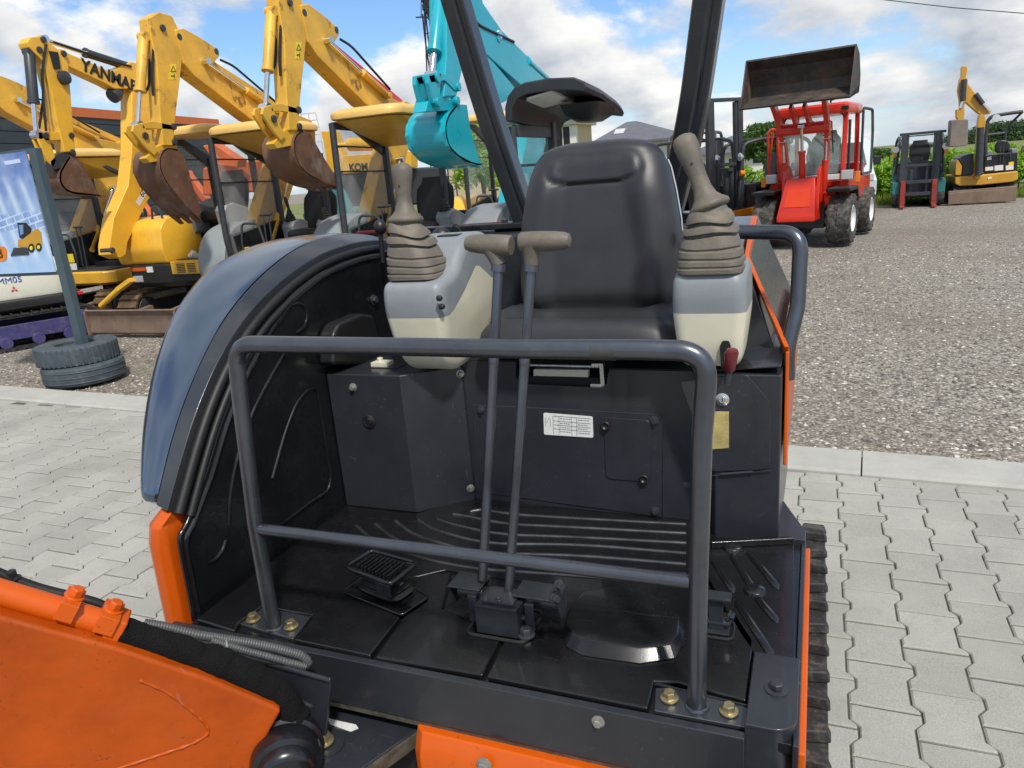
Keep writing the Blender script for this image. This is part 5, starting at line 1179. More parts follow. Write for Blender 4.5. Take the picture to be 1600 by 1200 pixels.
# ---------------------------------------------------------------- teal machine with dark canopy
TC = V((-2.62, 8.0, 0)); XT = -3.12; xb = XT-TC.x
def tt(*px): return [at(a, b, x=XT)-TC for a, b in px]
r = thing('mini_excavator', 'teal excavator with a teal bucket hanging by the black post and a dark curved canopy', 'excavator', TC)
tracks_of(r, .30, .57, 2.0, .44, M['track'], M['dkgrey']); blade_of(r, -1.42, 1.5, M['teal']); body_of(r, M['teal'], M['mgrey'], M['teal'])
seat_of(r, .26, .10, 1.02, M['plastic']); console_of(r, 0, -.05, 1.10, -1, M['mgrey']); console_of(r, .54, -.08, 1.10, 1, M['mgrey']); loops_of(r, -.08, -.80, .74, .40, .50); front_stickers(r)
zr = 2.24; xs0 = -.11; RW = .80
def rsec(y, k, dz): return [(xs0+u*RW, y, zr+dz+w_*k) for u, w_ in ((0, -.30), (.012, -.17), (.06, -.07), (.14, -.01), (.28, .025), (.55, .035), (.85, .015), (.97, -.03), (1.0, -.08), (.975, -.115), (.80, -.085), (.55, -.065), (.28, -.075), (.17, -.11), (.10, -.19), (.085, -.30))]
mb = MB(); mb.loft([rsec(-1.17, .95, .07), rsec(-1.15, 1, .08), rsec(-.6, 1, .05), rsec(.0, 1, -.02), rsec(.22, 1, -.07), rsec(.26, .9, -.10)]); rf = mb.build('canopy_roof', M['canopy'], r, bevel=.008, sharp=40)
mb = MB(); q = fillet([V((xs0+.18, -1.08, zr-.045)), V((xs0+.46, -1.08, zr-.005)), V((xs0+.46, -.55, zr-.05)), V((xs0+.18, -.55, zr-.09))], .05, 4, closed=True); mb.prism(q, (0, 0, .02)); mb.build('skylight', M['wdecal'], rf)
mb = MB(); mb.loft([[(xs0+RW*.72+x, -.30+y, zr-.09+dz) for x, y in rrect(RW*.5*s_, .85*s_, .1, 4)] for dz, s_ in ((0, 1), (-.10, .85), (-.16, .5))]); mb.build('roof_lining', M['plastic'], rf)
mb = MB(); mb.tube(fillet([(xs0+.03, -1.08, zr-.26), (xs0+.03, -1.05, 1.3), (xs0+.02, -.95, .74)], .1, 5), .035, 10); mb.build('canopy_post', M['dkgrey'], r)
for x in (xs0+.05,):
    mb = MB(); mb.bar((x, .0, .74), (x, .0, zr-.10), .10, .10); mb.build('canopy_post', M['dkgrey'], r, bevel=.01)
mb = MB(); mb.bar((xs0+.05, -1.05, zr-.30), (xs0+.05, .0, zr-.30), .06, .11); mb.build('canopy_frame', M['dkgrey'], r, bevel=.006); mb = MB(); mb.bar((xs0+.05, -1.05, 1.62), (xs0+.05, .0, 1.62), .025, .025); mb.build('screen_bar', M['dkgrey'], r, bevel=.006)
mb = MB(); mb.box((xs0+.03, -1.0, 1.05), (xs0+.034, -.04, zr-.34)); mb.build('side_screen', M['glass'], r)
slab(r, 'arm', tt((698, -60), (716, -66), (726, -20), (724, 100), (714, 150), (694, 152), (698, 90), (698, 20)), xb-.18, xb, M['teal'])
bm_ = slab(r, 'boom', tt((712, -60), (744, -60), (752, 5), (782, 48), (806, 72), (868, 135), (856, 168), (830, 150), (744, 74), (728, 40), (710, -20)), xb-.20, xb+.02, M['teal'])
slab(r, 'boom_base', tt((830, 130), (872, 136), (878, 160), (850, 230), (834, 330), (800, 330), (806, 290), (826, 200), (836, 165)), xb-.19, xb+.01, M['teal'])
mb = MB(); mb.prism([V((xb-.21, p.y, p.z)) for p in tt((756, 80), (810, 145), (786, 160), (778, 162), (758, 106))], (.22, 0, 0)); mb.build('boom_bracket', M['teal'], bm_, bevel=.008)
c = [V((xb-.02, p.y, p.z)) for p in tt((862, 134), (780, 62))]; cyl_of(r, c[0]+V((0, -.02, .03)), c[1]+V((0, -.02, .05)), .055, M['teal'], .5, 'arm_cylinder')
c = [V((xb-.10, p.y, p.z)) for p in tt((703, -10), (690, 118))]; cyl_of(r, c[0], c[1], .06, M['teal'], .70, 'bucket_cylinder')
for x in (xb-.15, xb-.03):
    slab(r, 'bucket_link', tt((668, 116), (688, 112), (686, 160), (676, 162), (668, 130)), x, x+.04, M['teal'], .005); slab(r, 'bucket_link', tt((668, 118), (690, 114), (708, 122), (718, 138), (710, 142), (694, 126), (672, 130)), x, x+.04, M['teal'], .005)
slab(r, 'bucket_bracket', tt((672, 158), (690, 150), (718, 150), (722, 162), (710, 172), (668, 174)), xb-.15, xb-.02, M['teal'], .006)
sd_ = tt((700, 178), (712, 163), (728, 164), (733, 200), (746, 244), (752, 258), (738, 257), (714, 246), (699, 228), (694, 206), (695, 190))
for off, hp in ((.02, ((728, 20), (745, 40), (770, 52), (800, 66))), (-.03, ((722, 5), (718, 60), (712, 100)))):
    mb = MB(); mb.tube(fillet([V((xb+off, p.y, p.z)) for p in tt(*hp)], .1, 5), .015, 7); mb.build('hose', M['rubber'], bm_)
bucket_of(r, sd_, xb-.40, xb+.01, M['teal'], (sd_[7], sd_[5]), (1, 0, 10, 9, 8, 7, 6, 5), .012)
pins(r, tt((681, 122), (714, 136), (712, 158), (776, 60), (682, 160)), xb-.19, xb+.03, .04, M['teal'])

# ---------------------------------------------------------------- more yellow machine behind: canopy and seat between the teal bucket and the post
r = thing('mini_excavator', 'yellow excavator half hidden behind the teal bucket, its black seat and thin canopy showing', 'excavator', (-4.9, 12.2, 0))
body_of(r, M['yel'], M['yel'], M['yel']); tracks_of(r, .30, .57, 2.0, .44, M['track'], M['dkgrey']); canopy_of(r, M['yelroof'], M['dkgrey'], zr=2.38, flare=False); seat_of(r, .2, .1, 1.05, M['plastic']); console_of(r, -.04, -.05, 1.12, -1, M['mgrey']); loops_of(r, -.1, -.8, .74, .34, .5)
# large yellow machine seen through the screen, lettering on its boom
r = thing('excavator', 'large yellow excavator behind the row, seen through the scratched screen', 'excavator', (-8.5, 13.6, 0))
ORG = V((-8.5, 13.6, 0)); y_ = 13.6
def zz_(y, *px): return [at(a, b, y=y) for a, b in px]
mb = MB(); mb.prism(zz_(y_, (535, 243), (642, 236), (642, 262), (535, 272)), (0, .3, 0)); bb = mb.build('boom', M['yel'], r, bevel=.02)
mb = MB(); a, b = zz_(y_+.15, (546, 226), (640, 224)); mb.cyl(a, b, .13, 16); a2, _ = zz_(y_+.15, (520, 228), (546, 226)); mb.cyl(a2, a, .05, 10); mb.build('boom_cylinder', M['yel'], r)
a, b = zz_(y_-.01, (546, 267), (622, 263)); mb = text_mb('KOMATSU', .20, a, b-a, V((.02, 0, 1)), .006, bold=.006); mb.build('lettering', M['blackink'], bb)
mb = MB(); mb.prism(zz_(y_+.3, (500, 270), (650, 262), (650, 320), (500, 330)), (0, 1.4, 0)); mb.build('engine_cover', M['dkgrey'], r, bevel=.05)
mb = MB(); c = at(570, 330, y=y_+.5); mb.box((c.x-1.5, y_-.4, 0), (c.x+1.5, y_+2.2, .7)); mb.build('track', M['track'], r, bevel=.08)
mb = MB(); mb.prism(zz_(y_+.6, (500, 205), (520, 204), (535, 250), (548, 285), (545, 330), (525, 330), (515, 280)), (0, .3, 0)); mb.build('arm', M['yel'], r, bevel=.02)
ORG = V((0, 0, 0))
# teal tractor-like machine and orange machines behind the row
for (nm, lab, cat, x, y, mt, h, lean) in (('crane_arm', 'orange jointed crane arm standing behind the round-nosed yellow excavator', 'crane', 186, 12.5, M['orangeb'], 1.9, .1), ('crane_arm', 'orange jointed crane arm behind the gap left of the plain yellow boom canopy', 'crane', 290, 12.5, M['orangeb'], 2.15, -.12)):
    p = at(x, 260, y=y); ORG = V((p.x, y, 0)); r = thing(nm, lab, cat, ORG)
    mb = MB(); mb.box((p.x-.25, y-.25, -.02), (p.x+.25, y+.25, .5)); mb.build('base', M['dkgrey'], r, bevel=.03)
    mb = MB(); mb.prism([V((p.x-.16, y, .5)), V((p.x+.12, y, .5)), V((p.x+.10+lean, y, h)), V((p.x-.06+lean, y, h))], (0, .2, 0)); mb.build('arm', mt, r, bevel=.02)
    mb = MB(); mb.cyl((p.x+.2, y-.06, .7), (p.x+.14+lean, y-.06, h*.9), .06, 10); mb.build('arm_cylinder', mt, r); mb = MB(); mb.prism([V((p.x+lean-.05, y+.02, h-.05)), V((p.x+lean+.1, y+.02, h)), V((p.x+.5+lean, y+.02, h-.6)), V((p.x+.36+lean, y+.02, h-.66))], (0, .14, 0)); mb.build('arm', mt, r, bevel=.015)
ORG = V((-7.6, 11.2, 0)); r = thing('excavator', 'orange excavator with slanted boom, seen through the screen of the plain yellow boom machine', 'excavator', ORG)
mb = MB(); mb.prism(zz_(11.2, (316, 228), (332, 224), (372, 250), (370, 262), (340, 258)), (0, .25, 0)); mb.build('boom', M['orangeb'], r, bevel=.02)
mb = MB(); mb.prism(zz_(11.6, (316, 262), (400, 250), (400, 300), (316, 306)), (0, 1.0, 0)); mb.build('engine_cover', M['orangeb'], r, bevel=.04); p = at(350, 300, y=11.6); mb = MB(); mb.box((p.x-.8, 11.3, -.02), (p.x+.8, 13.2, .6)); mb.build('track', M['track'], r, bevel=.05); mb = MB(); mb.box((p.x-.5, 11.7, .6), (p.x+.5, 12.6, 1.0)); mb.build('body', M['dkgrey'], r)
ORG = V((-6.2, 9.9, 0)); r = thing('wheel_loader', 'faded teal machine with rounded fender, between two yellow canopy excavators', 'machine', ORG)
q = zz_(10.4, (482, 300), (496, 288), (508, 300), (528, 345), (536, 380), (520, 382), (505, 345), (486, 330)); mb = MB(); mb.prism(q, (0, .6, 0)); mb.build('fender', M['tealf'], r, bevel=.03)
c = at(505, 365, y=10.6); mb = MB(); mb.lathe((c.x-.15, 10.3, .55), (0, 1, 0), [(0, .3), (.02, .5), (.10, .56), (.40, .56), (.48, .5), (.5, .3)], 24); mb.build('wheel', M['tyre'], r)
mb = MB(); mb.box((c.x-.6, 10.9, .4), (c.x+.5, 12.0, 1.2)); mb.build('body', M['tealf'], r, bevel=.05)
ORG = V((0, 0, 0))
# pale cage panel behind the row
ORG = V(at(488, 215, y=14)); ORG.z = 0; r = thing('ladder_rack', 'pale steel lattice rack rising behind the rusty bucket', 'rack', ORG); mb = MB()
pA, pB, pC, pD = zz_(14, (470, 178), (493, 176), (504, 220), (478, 224))
for k in range(5): mb.tube([pA.lerp(pD, k/4), pB.lerp(pC, k/4)], .012, 5)
for k in range(3): mb.tube([pA.lerp(pB, k/2), pD.lerp(pC, k/2)], .016, 5)
for p in (pC, pD): mb.tube([p, V((p.x, p.y, -.02))], .025, 6)
mb.build('lattice', M['bare'], r); ORG = V((0, 0, 0))
# ---------------------------------------------------------------- white mini excavator behind the billboard
ORG = V((0, 0, 0)); WA = R(-28); r = thing('mini_excavator', 'cream white small excavator with violet track frames, behind the billboard', 'excavator', (-9.38, 6.22, 0), WA)
tracks_of(r, .28, .48, 1.75, .40, M['track'], M['purple'])
mb = MB(); mb.cyl((0, 0, .34), (0, 0, .48), .3, 20); mb.build('slew_ring', M['dark'], r)
pl = rrect(1.15, 1.55, .25, 5); mb = MB(); mb.loft([[(x*s_, y*s_, z) for x, y in pl] for z, s_ in ((.44, .95), (.47, 1), (.56, 1), (.58, .98))]); mb.build('skirt', M['plastic'], r, bevel=.005)
pl = rrect(1.10, 1.2, .28, 5); mb = MB(); mb.loft([[(x*s_, .15+y*s_, z) for x, y in pl] for z, s_ in ((.58, .98), (.62, 1), (.85, .99), (.95, .95), (.99, .86))]); cv = mb.build('engine_cover', M['mwhite'], r, bevel=.008)
p = V((.551, -.10, .78)); mb = text_mb('MM05', .10, p, V((0, 1, 0)), V((0, 0, 1)), .004); mb.build('lettering', M['blueink'], cv)
mb = MB(); c = V((.553, .05, .70))
for a in (90, 210, 330):
    u = V((0, math.cos(R(a)), math.sin(R(a)))); v_ = V((0, -u.z, u.y)); mb.prism([c+u*.004, c+u*.022+v_*.012, c+u*.040, c+u*.022-v_*.012], (.003, 0, 0))
mb.build('emblem', M['redink'], cv); mb = MB(); mb.box((.551, -.40, .70), (.555, -.32, .80)); mb.build('sticker', M['decal'], cv)
mb = MB(); mb.box((.50, .70, .53), (.56, .76, .57)); mb.build('tail_lamp', M['sred'], r, bevel=.005)
seat_of(r, .1, -.25, 1.0, M['plastic']); 
# ---------------------------------------------------------------- billboard on two stacked painted tyres
def tyre_mb(c, ax, R_, w_, rim=.55, lug=0, nl=0, chev=True):
    c = V(c); a = V(ax).normalized(); h = w_/2
    prof = [(-h*.80, R_*rim), (-h*.98, R_*(rim+.06)), (-h*1.0, R_*.80), (-h*.93, R_*.93), (-h*.80, R_*.985), (-h*.3, R_), (h*.3, R_), (h*.80, R_*.985), (h*.93, R_*.93), (h, R_*.80), (h*.98, R_*(rim+.06)), (h*.80, R_*rim)]
    mb = MB(); s_, u_, _ = frame(a); n = 40
    rs_ = [mb.vs([c+a*hh+(s_*math.cos(2*PI*k/n)+u_*math.sin(2*PI*k/n))*rr for k in range(n)]) for hh, rr in prof]
    for i in range(len(rs_)):
        A, B_ = rs_[i], rs_[(i+1) % len(rs_)]
        for k in range(n): mb.f([A[k], A[(k+1) % n], B_[(k+1) % n], B_[k]])
    for k in range(nl):
        for sd in ((-1, 1) if chev else (0,)):
            t0 = 2*PI*(k+(.5 if sd > 0 else 0))/nl; e = .30
            def pt(t, hh, rr): return c+a*hh+(s_*math.cos(t)+u_*math.sin(t))*rr
            w2 = 2*PI/nl*.22
            if sd: ring0 = [(t0-w2, sd*h*.98, R_*.90), (t0+w2, sd*h*.98, R_*.90), (t0+e+w2, sd*-h*.02, R_*.99), (t0+e-w2, sd*-h*.02, R_*.99)]; r1 = [(t0-w2*.8, sd*h*1.0, R_*(.93+lug)), (t0+w2*.8, sd*h*1.0, R_*(.93+lug)), (t0+e+w2*.8, sd*-h*.02, R_*(1+lug)), (t0+e-w2*.8, sd*-h*.02, R_*(1+lug))]
            else: ring0 = [(t0-w2, -h*.9, R_*.95), (t0+w2, -h*.9, R_*.95), (t0+w2, h*.9, R_*.95), (t0-w2, h*.9, R_*.95)]; r1 = [(t, hh*.98, R_*(1+lug)) for t, hh, _ in ring0]
            mb.loft([[pt(*q) for q in ring0], [pt(*q) for q in r1]])
    return mb
for (z, nm, lab, dx, dy, tl) in ((.105, 0, 'lower of the two grey painted tyres under the billboard post', .04, -.02, .0), (.285, 1, 'upper grey painted tyre that carries the billboard post', -.02, .0, .012)):
    mb = tyre_mb((0, 0, 0), (tl, 0, 1), .352, .185, .50, .004, 0 if nm == 0 else 44, chev=False)
    if nm == 0:
        for hh in (-.05, 0, .05): mb.lathe((0, 0, hh-.008), (0, 0, 1), [(0, .351), (.002, .356), (.012, .356), (.014, .351)], 40, cap=False)
    mb.lathe((0, 0, -.1), (0, 0, 1), [(.02, .21), (.15, .21)], 24)
    o = mb.build('tyre', M['tyrepaint'], None, bevel=.006); o.location = (-6.42+dx, 4.80+dy, z-.01); tag(o, lab, 'tyre', 'grey tyres under the billboard')
ORG = V((-6.35, 4.8, .49)); r = thing('billboard', 'advertising board with a blue hall picture on a slim grey post set in painted tyres', 'billboard', ORG)
YS = 4.76
mb = MB(); a = at(118, 528, y=4.80); mb.box((-6.395, 4.765, .30), (-6.305, 4.835, 2.10)); mb.build('post', M['postpaint'], r, bevel=.004)
mbd, nt, b = nodes_of('printed_banner'); L = nt.links
co = N(nt, 'ShaderNodeTexCoord').outputs['Object']; sx = N(nt, 'ShaderNodeSeparateXYZ'); L.new(co, sx.inputs[0]); zc_ = sx.outputs[2]
slx = math_(nt, 'MULTIPLY_ADD', zc_, .22, sx.outputs[0])
nz = N(nt, 'ShaderNodeTexNoise', Scale=7.0, Detail=5.0); L.new(co, nz.inputs['Vector'])
gr_ = ramp(nt, math_(nt, 'MULTIPLY_ADD', zc_, .85, -.50), 0, 1, (.36, .54, .78), (.05, .10, .36))
col_ = math_(nt, 'POWER', math_(nt, 'ABSOLUTE', math_(nt, 'SINE', math_(nt, 'MULTIPLY', slx, 17.0))), 5.0)           # hall columns of the print
zh_ = math_(nt, 'MULTIPLY', zc_, .5); inb = math_(nt, 'MULTIPLY', ramp(nt, zh_, .31, .35), ramp(nt, zh_, .65, .71, (1, 1, 1), (0, 0, 0)))
c = mixc(nt, math_(nt, 'MULTIPLY', math_(nt, 'MULTIPLY', col_, inb), .55), gr_, (.68, .80, .93))
bt = N(nt, 'ShaderNodeTexBrick', Scale=4.2); bt.inputs['Color1'].default_value = (.10, .20, .50, 1); bt.inputs['Color2'].default_value = (.16, .28, .58, 1); bt.inputs['Mortar'].default_value = (.62, .76, .92, 1); bt.inputs['Mortar Size'].default_value = .03
cb_ = N(nt, 'ShaderNodeCombineXYZ'); L.new(slx, cb_.inputs[0]); L.new(math_(nt, 'MULTIPLY_ADD', sx.outputs[0], -.18, zc_), cb_.inputs[1]); L.new(cb_.outputs[0], bt.inputs['Vector'])
wb = math_(nt, 'MULTIPLY', ramp(nt, zh_, .46, .47), ramp(nt, zh_, .53, .55, (1, 1, 1), (0, 0, 0)))
c = mixc(nt, math_(nt, 'MULTIPLY', wb, .6), c, bt.outputs[0]); c = mixc(nt, math_(nt, 'MULTIPLY', ramp(nt, nz.outputs[0], .4, .75), .35), c, (.62, .72, .86))
L.new(c, b.inputs['Base Color']); b.inputs['Roughness'].default_value = .4
mb = MB(); mb.box((-7.75, YS-.012, 1.03), (-6.40, YS, 2.08)); BN = mb.build('banner', mbd, r)
mb = MB(); mb.box((-7.78, YS+.001, 2.06), (-6.39, YS+.05, 2.10)); mb.build('frame', M['postpaint'], r, bevel=.003); mb = MB(); mb.box((-7.78, YS+.001, 1.0), (-6.39, YS+.05, 1.04)); mb.build('frame', M['postpaint'], r, bevel=.003)
def ys(k, *px): return [V((p.x, YS-.014-k*.002, p.z)) for p in [at(a, b, y=YS-.014) for a, b in px]]
def pr_(mb, k, *px): mb.prism(ys(k, *px), (0, .002, 0))
mb = MB(); pr_(mb, 0, (6, 252), (30, 248), (32, 254), (8, 258)); mb.build('printed_lamp', M['plight'], BN)
mb = MB(); pr_(mb, 1, (36, 374), (52, 360), (59, 357), (64.5, 363), (66, 382), (63, 392), (47, 385), (33, 386), (27.5, 385), (29, 374)); mb.build('printed_loader_body', M['cat'], BN)
mb = MB(); pr_(mb, 2, (27.5, 348), (41, 348), (49.5, 357), (48, 364), (36, 373), (31, 371)); mb.build('printed_loader_cab', M['plastic'], BN)
mb = MB(); pr_(mb, 3, (30, 351.5), (37, 351), (37.5, 365), (33, 368)); mb.build('printed_loader_glass', M['pdark'], BN)
mb = MB(); pr_(mb, 2, (22, 387), (44, 387), (46, 398), (17, 400)); mb.build('printed_loader_bucket', M['dkgrey'], BN)
for cx, cy, rr in ((49.5, 387.5, 5.6), (61, 386, 5.2)): mb = MB(); mb.prism(ys(2, *[(cx+rr*.85*math.cos(2*PI*k/16), cy+rr*1.25*math.sin(2*PI*k/16)) for k in range(16)]), (0, .002, 0)); mb.build('printed_loader_wheel', M['blackink'], BN)
mb = MB(); 
for cx, cy, rr in ((49.5, 387.5, 2.8), (61, 386, 2.6)): mb.prism(ys(3, *[(cx+rr*.85*math.cos(2*PI*k/12), cy+rr*1.2*math.sin(2*PI*k/12)) for k in range(12)]), (0, .002, 0))
mb.build('printed_hubs', M['decal'], BN)
mb = MB(); mb.prism(fillet(ys(1, (-60, 386), (7, 385), (11, 390), (11, 404), (7, 408), (-60, 410)), .02, 3), (0, .002, 0)); bg_ = mb.build('badge', M['amber'], BN); p = ys(3, (-1, 403))[0]; mb = text_mb('8', .13, p, V((1, 0, 0)), V((0, 0, 1)), .002); mb.build('lettering', M['blackink'], bg_)
ORG = V((0, 0, 0))
# short leftover ram lying on the tracks by the round nose
mb = MB(); a, b = at(158, 478, y=6.6), at(186, 452, y=6.6); mb.cyl(a, b, .035, 12); c = at(206, 437, y=6.6); mb.bar(b, c, .09, .05); o = mb.build('blade_cylinder', M['yel'], None, org=(a.x, a.y, a.z)); tag(o, 'yellow tipped hydraulic ram leaning between the two dozer blades', 'ram')

# ---------------------------------------------------------------- red wheel loader
LA = R(-12); LO = V((-.19, 13.5, 0)); r = thing('wheel_loader', 'red wheel loader with raised rusty bucket and open cab door', 'loader', LO, LA)
def wheel(par, x, y, rad, w_, sx):
    mb = tyre_mb((x, y, rad), (1, 0, 0), rad*.96, w_, .52, .04, 16); ty_ = mb.build('wheel', M['tyre'], par, sharp=30)
    mb = MB(); s = sx; mb.lathe((x-s*w_*.3, y, rad), (s, 0, 0), [(0, rad*.3), (w_*.1, rad*.53), (w_*.75, rad*.53), (w_*.78, rad*.49), (w_*.60, rad*.44), (w_*.55, rad*.2), (w_*.68, rad*.19), (w_*.70, .01)], 24); mb.build('rim', M['lwhite'], ty_)
for x in (-.58, .58):
    for y in (0, 1.75): wheel(r, x, y, .415, .36, 1 if x > 0 else -1)
mb = MB(); mb.box((-.34, -.1, .28), (.34, 2.2, .62)); mb.cyl((-.5, 0, .4), (.5, 0, .4), .10, 12); mb.cyl((-.5, 1.75, .4), (.5, 1.75, .4), .10, 12); mb.build('chassis', M['dkgrey'], r, bevel=.02)
mb = MB(); mb.loft([[(-.29, -.62, .44), (.29, -.62, .44), (.29, -.1, .44), (-.29, -.1, .44)], [(-.29, -.62, .52), (.29, -.62, .52), (.29, .1, .52), (-.29, .1, .52)], [(-.22, -.34, 1.10), (.22, -.34, 1.10), (.26, .3, 1.10), (-.26, .3, 1.10)]]); fr_ = mb.build('front_frame', M['lred'], r, bevel=.012)
u0 = V((0, -.34+.62, 1.10-.52)).normalized(); nn = V((0, -u0.z, u0.y)); mb = MB(); c0 = V((0, -.62, .52))+u0*.16+nn*.004; mb.prism([c0+V((-.20, 0, 0)), c0+V((.20, 0, 0)), c0+V((.17, 0, 0))+u0*.30, c0+V((-.17, 0, 0))+u0*.30], nn*.006); mb.build('front_panel', M['lpan'], fr_)
for sx in (-1, 1):
    mb = MB(); mb.prism([(sx*.24, -.36, .6), (sx*.24, -.30, 1.22), (sx*.24, .0, 1.30), (sx*.24, .25, 1.1), (sx*.24, .1, .6)], (sx*.05, 0, 0)); mb.build('arm_bracket', M['lred'], fr_, bevel=.008)
    mb = MB(); pts = [(sx*.30, .05, 1.20), (sx*.33, -.05, 1.6), (sx*.36, -.30, 2.0), (sx*.38, -.62, 2.28)]; q = fillet(pts, .2, 5)
    for p0, p1 in zip(q, q[1:]): mb.bar(p0, p1, .07, .14, up=(1, 0, 0)) if False else mb.bar(p0, p1, .13, .07, up=(1, 0, 0))
    mb.build('lift_arm', M['lred'], r, bevel=.006)
    cyl_of(r, (sx*.30, -.05, .85), (sx*.335, -.14, 1.70), .05, M['lred'], .6, 'lift_cylinder')
    mb = MB(); mb.prism([(sx*.40, -.40, .86), (sx*.40, -.42, .92), (sx*.40, .30, .92), (sx*.40, .42, .70), (sx*.40, .38, .66), (sx*.40, .28, .86)], (sx*.36, 0, 0)); mb.build('fender', M['plastic'], r, bevel=.015)
mb = MB(); mb.cyl((-.40, -.22, 1.86), (.40, -.22, 1.86), .09, 18); mb.build('cross_tube', M['lred'], r)
mb = MB(); mb.prism([(-.12, -.30, 1.86), (-.12, -.70, 2.16), (-.12, -.62, 2.24), (-.12, -.18, 1.96)], (.05, 0, 0)); mb.prism([(.08, -.30, 1.86), (.08, -.70, 2.16), (.08, -.62, 2.24), (.08, -.18, 1.96)], (.05, 0, 0)); mb.build('tilt_link', M['lred'], r, bevel=.006)
cyl_of(r, (0, -.20, 1.05), (0, -.34, 1.90), .05, M['lred'], .55, 'tilt_cylinder')
# bucket: open mouth turned to the yard
BW = .80; pr = [(-.30, 2.30), (-.92, 2.20), (-.94, 2.23), (-.36, 2.40), (-.30, 2.55), (-.42, 2.80), (-.62, 2.92), (-.60, 2.95), (-.34, 2.84), (-.20, 2.55), (-.22, 2.38)]
mb = MB(); mb.loft([[(x, a, b) for a, b in pr] for x in (-BW, BW)])
for x in (-BW, BW-.02): mb.prism([(x, -.93, 2.21), (x, -.25, 2.30), (x, -.20, 2.5), (x, -.34, 2.82), (x, -.62, 2.94)], (.02, 0, 0))
mbk = mat('worn_loader_bucket', (.05, .042, .038), .6, metal=.2, var=.4, vs=4, spot=.6, spotcol=(.20, .115, .06), sscale=2.2, spos=(.50, .66), dust=.5, dustcol=(.13, .115, .10), bump=.2, bs=20)
mb.build('bucket', mbk, r, bevel=.006)
# cab
CW = .50
for sx in (-1, 1):
    mb = MB()
    mb.bar((sx*CW, .38, 1.05), (sx*CW, .48, 2.16), .07, .07, up=(0, 1, 0)); mb.bar((sx*CW, 1.55, 1.0), (sx*CW, 1.45, 2.16), .07, .07, up=(0, 1, 0))
    mb.prism([(sx*CW-.035, .36, .98), (sx*CW-.035, .36, 1.10), (sx*CW-.035, 1.6, 1.10), (sx*CW-.035, 1.6, .98)], (.07, 0, 0)); cb = mb.build('cab_frame', M['lred'], r, bevel=.01)
mb = MB(); mb.loft([[(x*s_, .95+y*s_, z) for x, y in rrect(1.12, 1.3, .06, 3)] for z, s_ in ((2.06, .98), (2.10, 1), (2.19, 1), (2.225, .94))]); mb.build('cab_roof', M['lred'], r, bevel=.008)
mb = MB(); mb.prism([(-.46, .40, 1.12), (.46, .40, 1.12), (.46, .47, 2.06), (-.46, .47, 2.06)], (0, .006, 0)); ws = mb.build('windshield', M['glass'], r)
mb = MB(); q = fillet([V((-.47, .395, 1.11)), V((.47, .395, 1.11)), V((.47, .465, 2.07)), V((-.47, .465, 2.07))], .10, 5, closed=True); mb.tube(q, .014, 6, closed=True); mb.build('window_seal', M['rubber'], ws)
mb = MB(); mb.tube([(.30, .375, 1.95), (.34, .36, 1.45)], .010, 5); mb.tube([(.0, .38, 1.98), (.30, .37, 1.66), (.36, .37, 1.62)], .008, 5); mb.build('wiper', M['rubber'], ws)
mb = MB(); mb.box((-.48, .37, 1.02), (.48, .42, 1.11)); mb.build('cab_sill', M['lwhite'], r, bevel=.01)
mb = MB(); mb.box((-.50, .5, .6), (.50, 1.6, 1.0)); mb.build('cab_floor', M['lred'], r, bevel=.02)
seat_of(r, .05, 1.15, 1.25, M['plastic']); mb = MB(); mb.tube(arc_pts((.02, .72, 1.42), V((1, 0, 0)), V((0, .5, .86)), .17, 0, 2*PI, 20)[:-1], .014, 6, closed=True); mb.cyl((.02, .62, 1.1), (.02, .72, 1.42), .03, 8); mb.build('steering_wheel', M['plastic'], r)
mb = MB(); mb.box((-.40, 1.5, 1.05), (.40, 1.6, 1.25)); mb.build('rear_wall', M['dkgrey'], r)
mb = MB(); mb.prism([(-.62, .25, .66), (-.62, .20, 1.02), (-.62, 2.3, 1.02), (-.62, 2.3, .66)], (.14, 0, 0)); mb.prism([(.48, .25, .66), (.48, .20, 1.02), (.48, 2.3, 1.02), (.48, 2.3, .66)], (.14, 0, 0)); mb.box((-.5, 1.6, .6), (.5, 2.35, 1.25)); mb.build('engine_cover', M['lred'], r, bevel=.02)
for sx in (-1, 1):
    x = sx*.60; xa = sx*.72
    mb = MB(); mb.box((x-.09, .16, 1.02), (x+.09, .26, 1.17)); mb.build('headlight', M['lens'], r, bevel=.012); mb = MB(); mb.box((xa-.02+sx*.02, .16, .97), (xa+.05+sx*.02, .24, 1.14)); mb.build('indicator', M['amber'], r, bevel=.01)
mb = MB(); mb.tube(fillet([(-.66, .30, 1.15), (-.68, .24, 1.85), (-.60, .26, 1.92), (-.54, .32, 1.85), (-.52, .34, 1.2)], .05, 5), .022, 8); mb.tube([(-.60, .26, 1.9), (-.66, .27, 1.2)], .016, 8); mb.build('mirror_bracket', M['lred'], r)
mb = MB(); mb.box((.46, .28, 2.10), (.56, .36, 2.16)); mb.build('work_lamp', M['plastic'], r, bevel=.01)
mb = MB(); q = fillet([V((.60, 1.40, 1.05)), V((.66, 2.05, 1.05)), V((.66, 2.05, 1.75)), V((.65, 1.98, 2.12)), V((.60, 1.40, 2.14))], .06, 4, closed=True); mb.tube(q, .024, 6, closed=True); dr = mb.build('cab_door', M['dkgrey'], r); mb = MB(); mb.f(mb.vs([(.60, 1.40, 1.05), (.66, 2.05, 1.05), (.66, 2.05, 1.75), (.65, 1.98, 2.12), (.60, 1.40, 2.14)])); mb.build('door_glass', M['glass'], dr)
mb = MB(); mb.box((.53, .52, 1.15), (.56, .60, 1.95)); mb.build('cab_vent', M['plastic'], r)
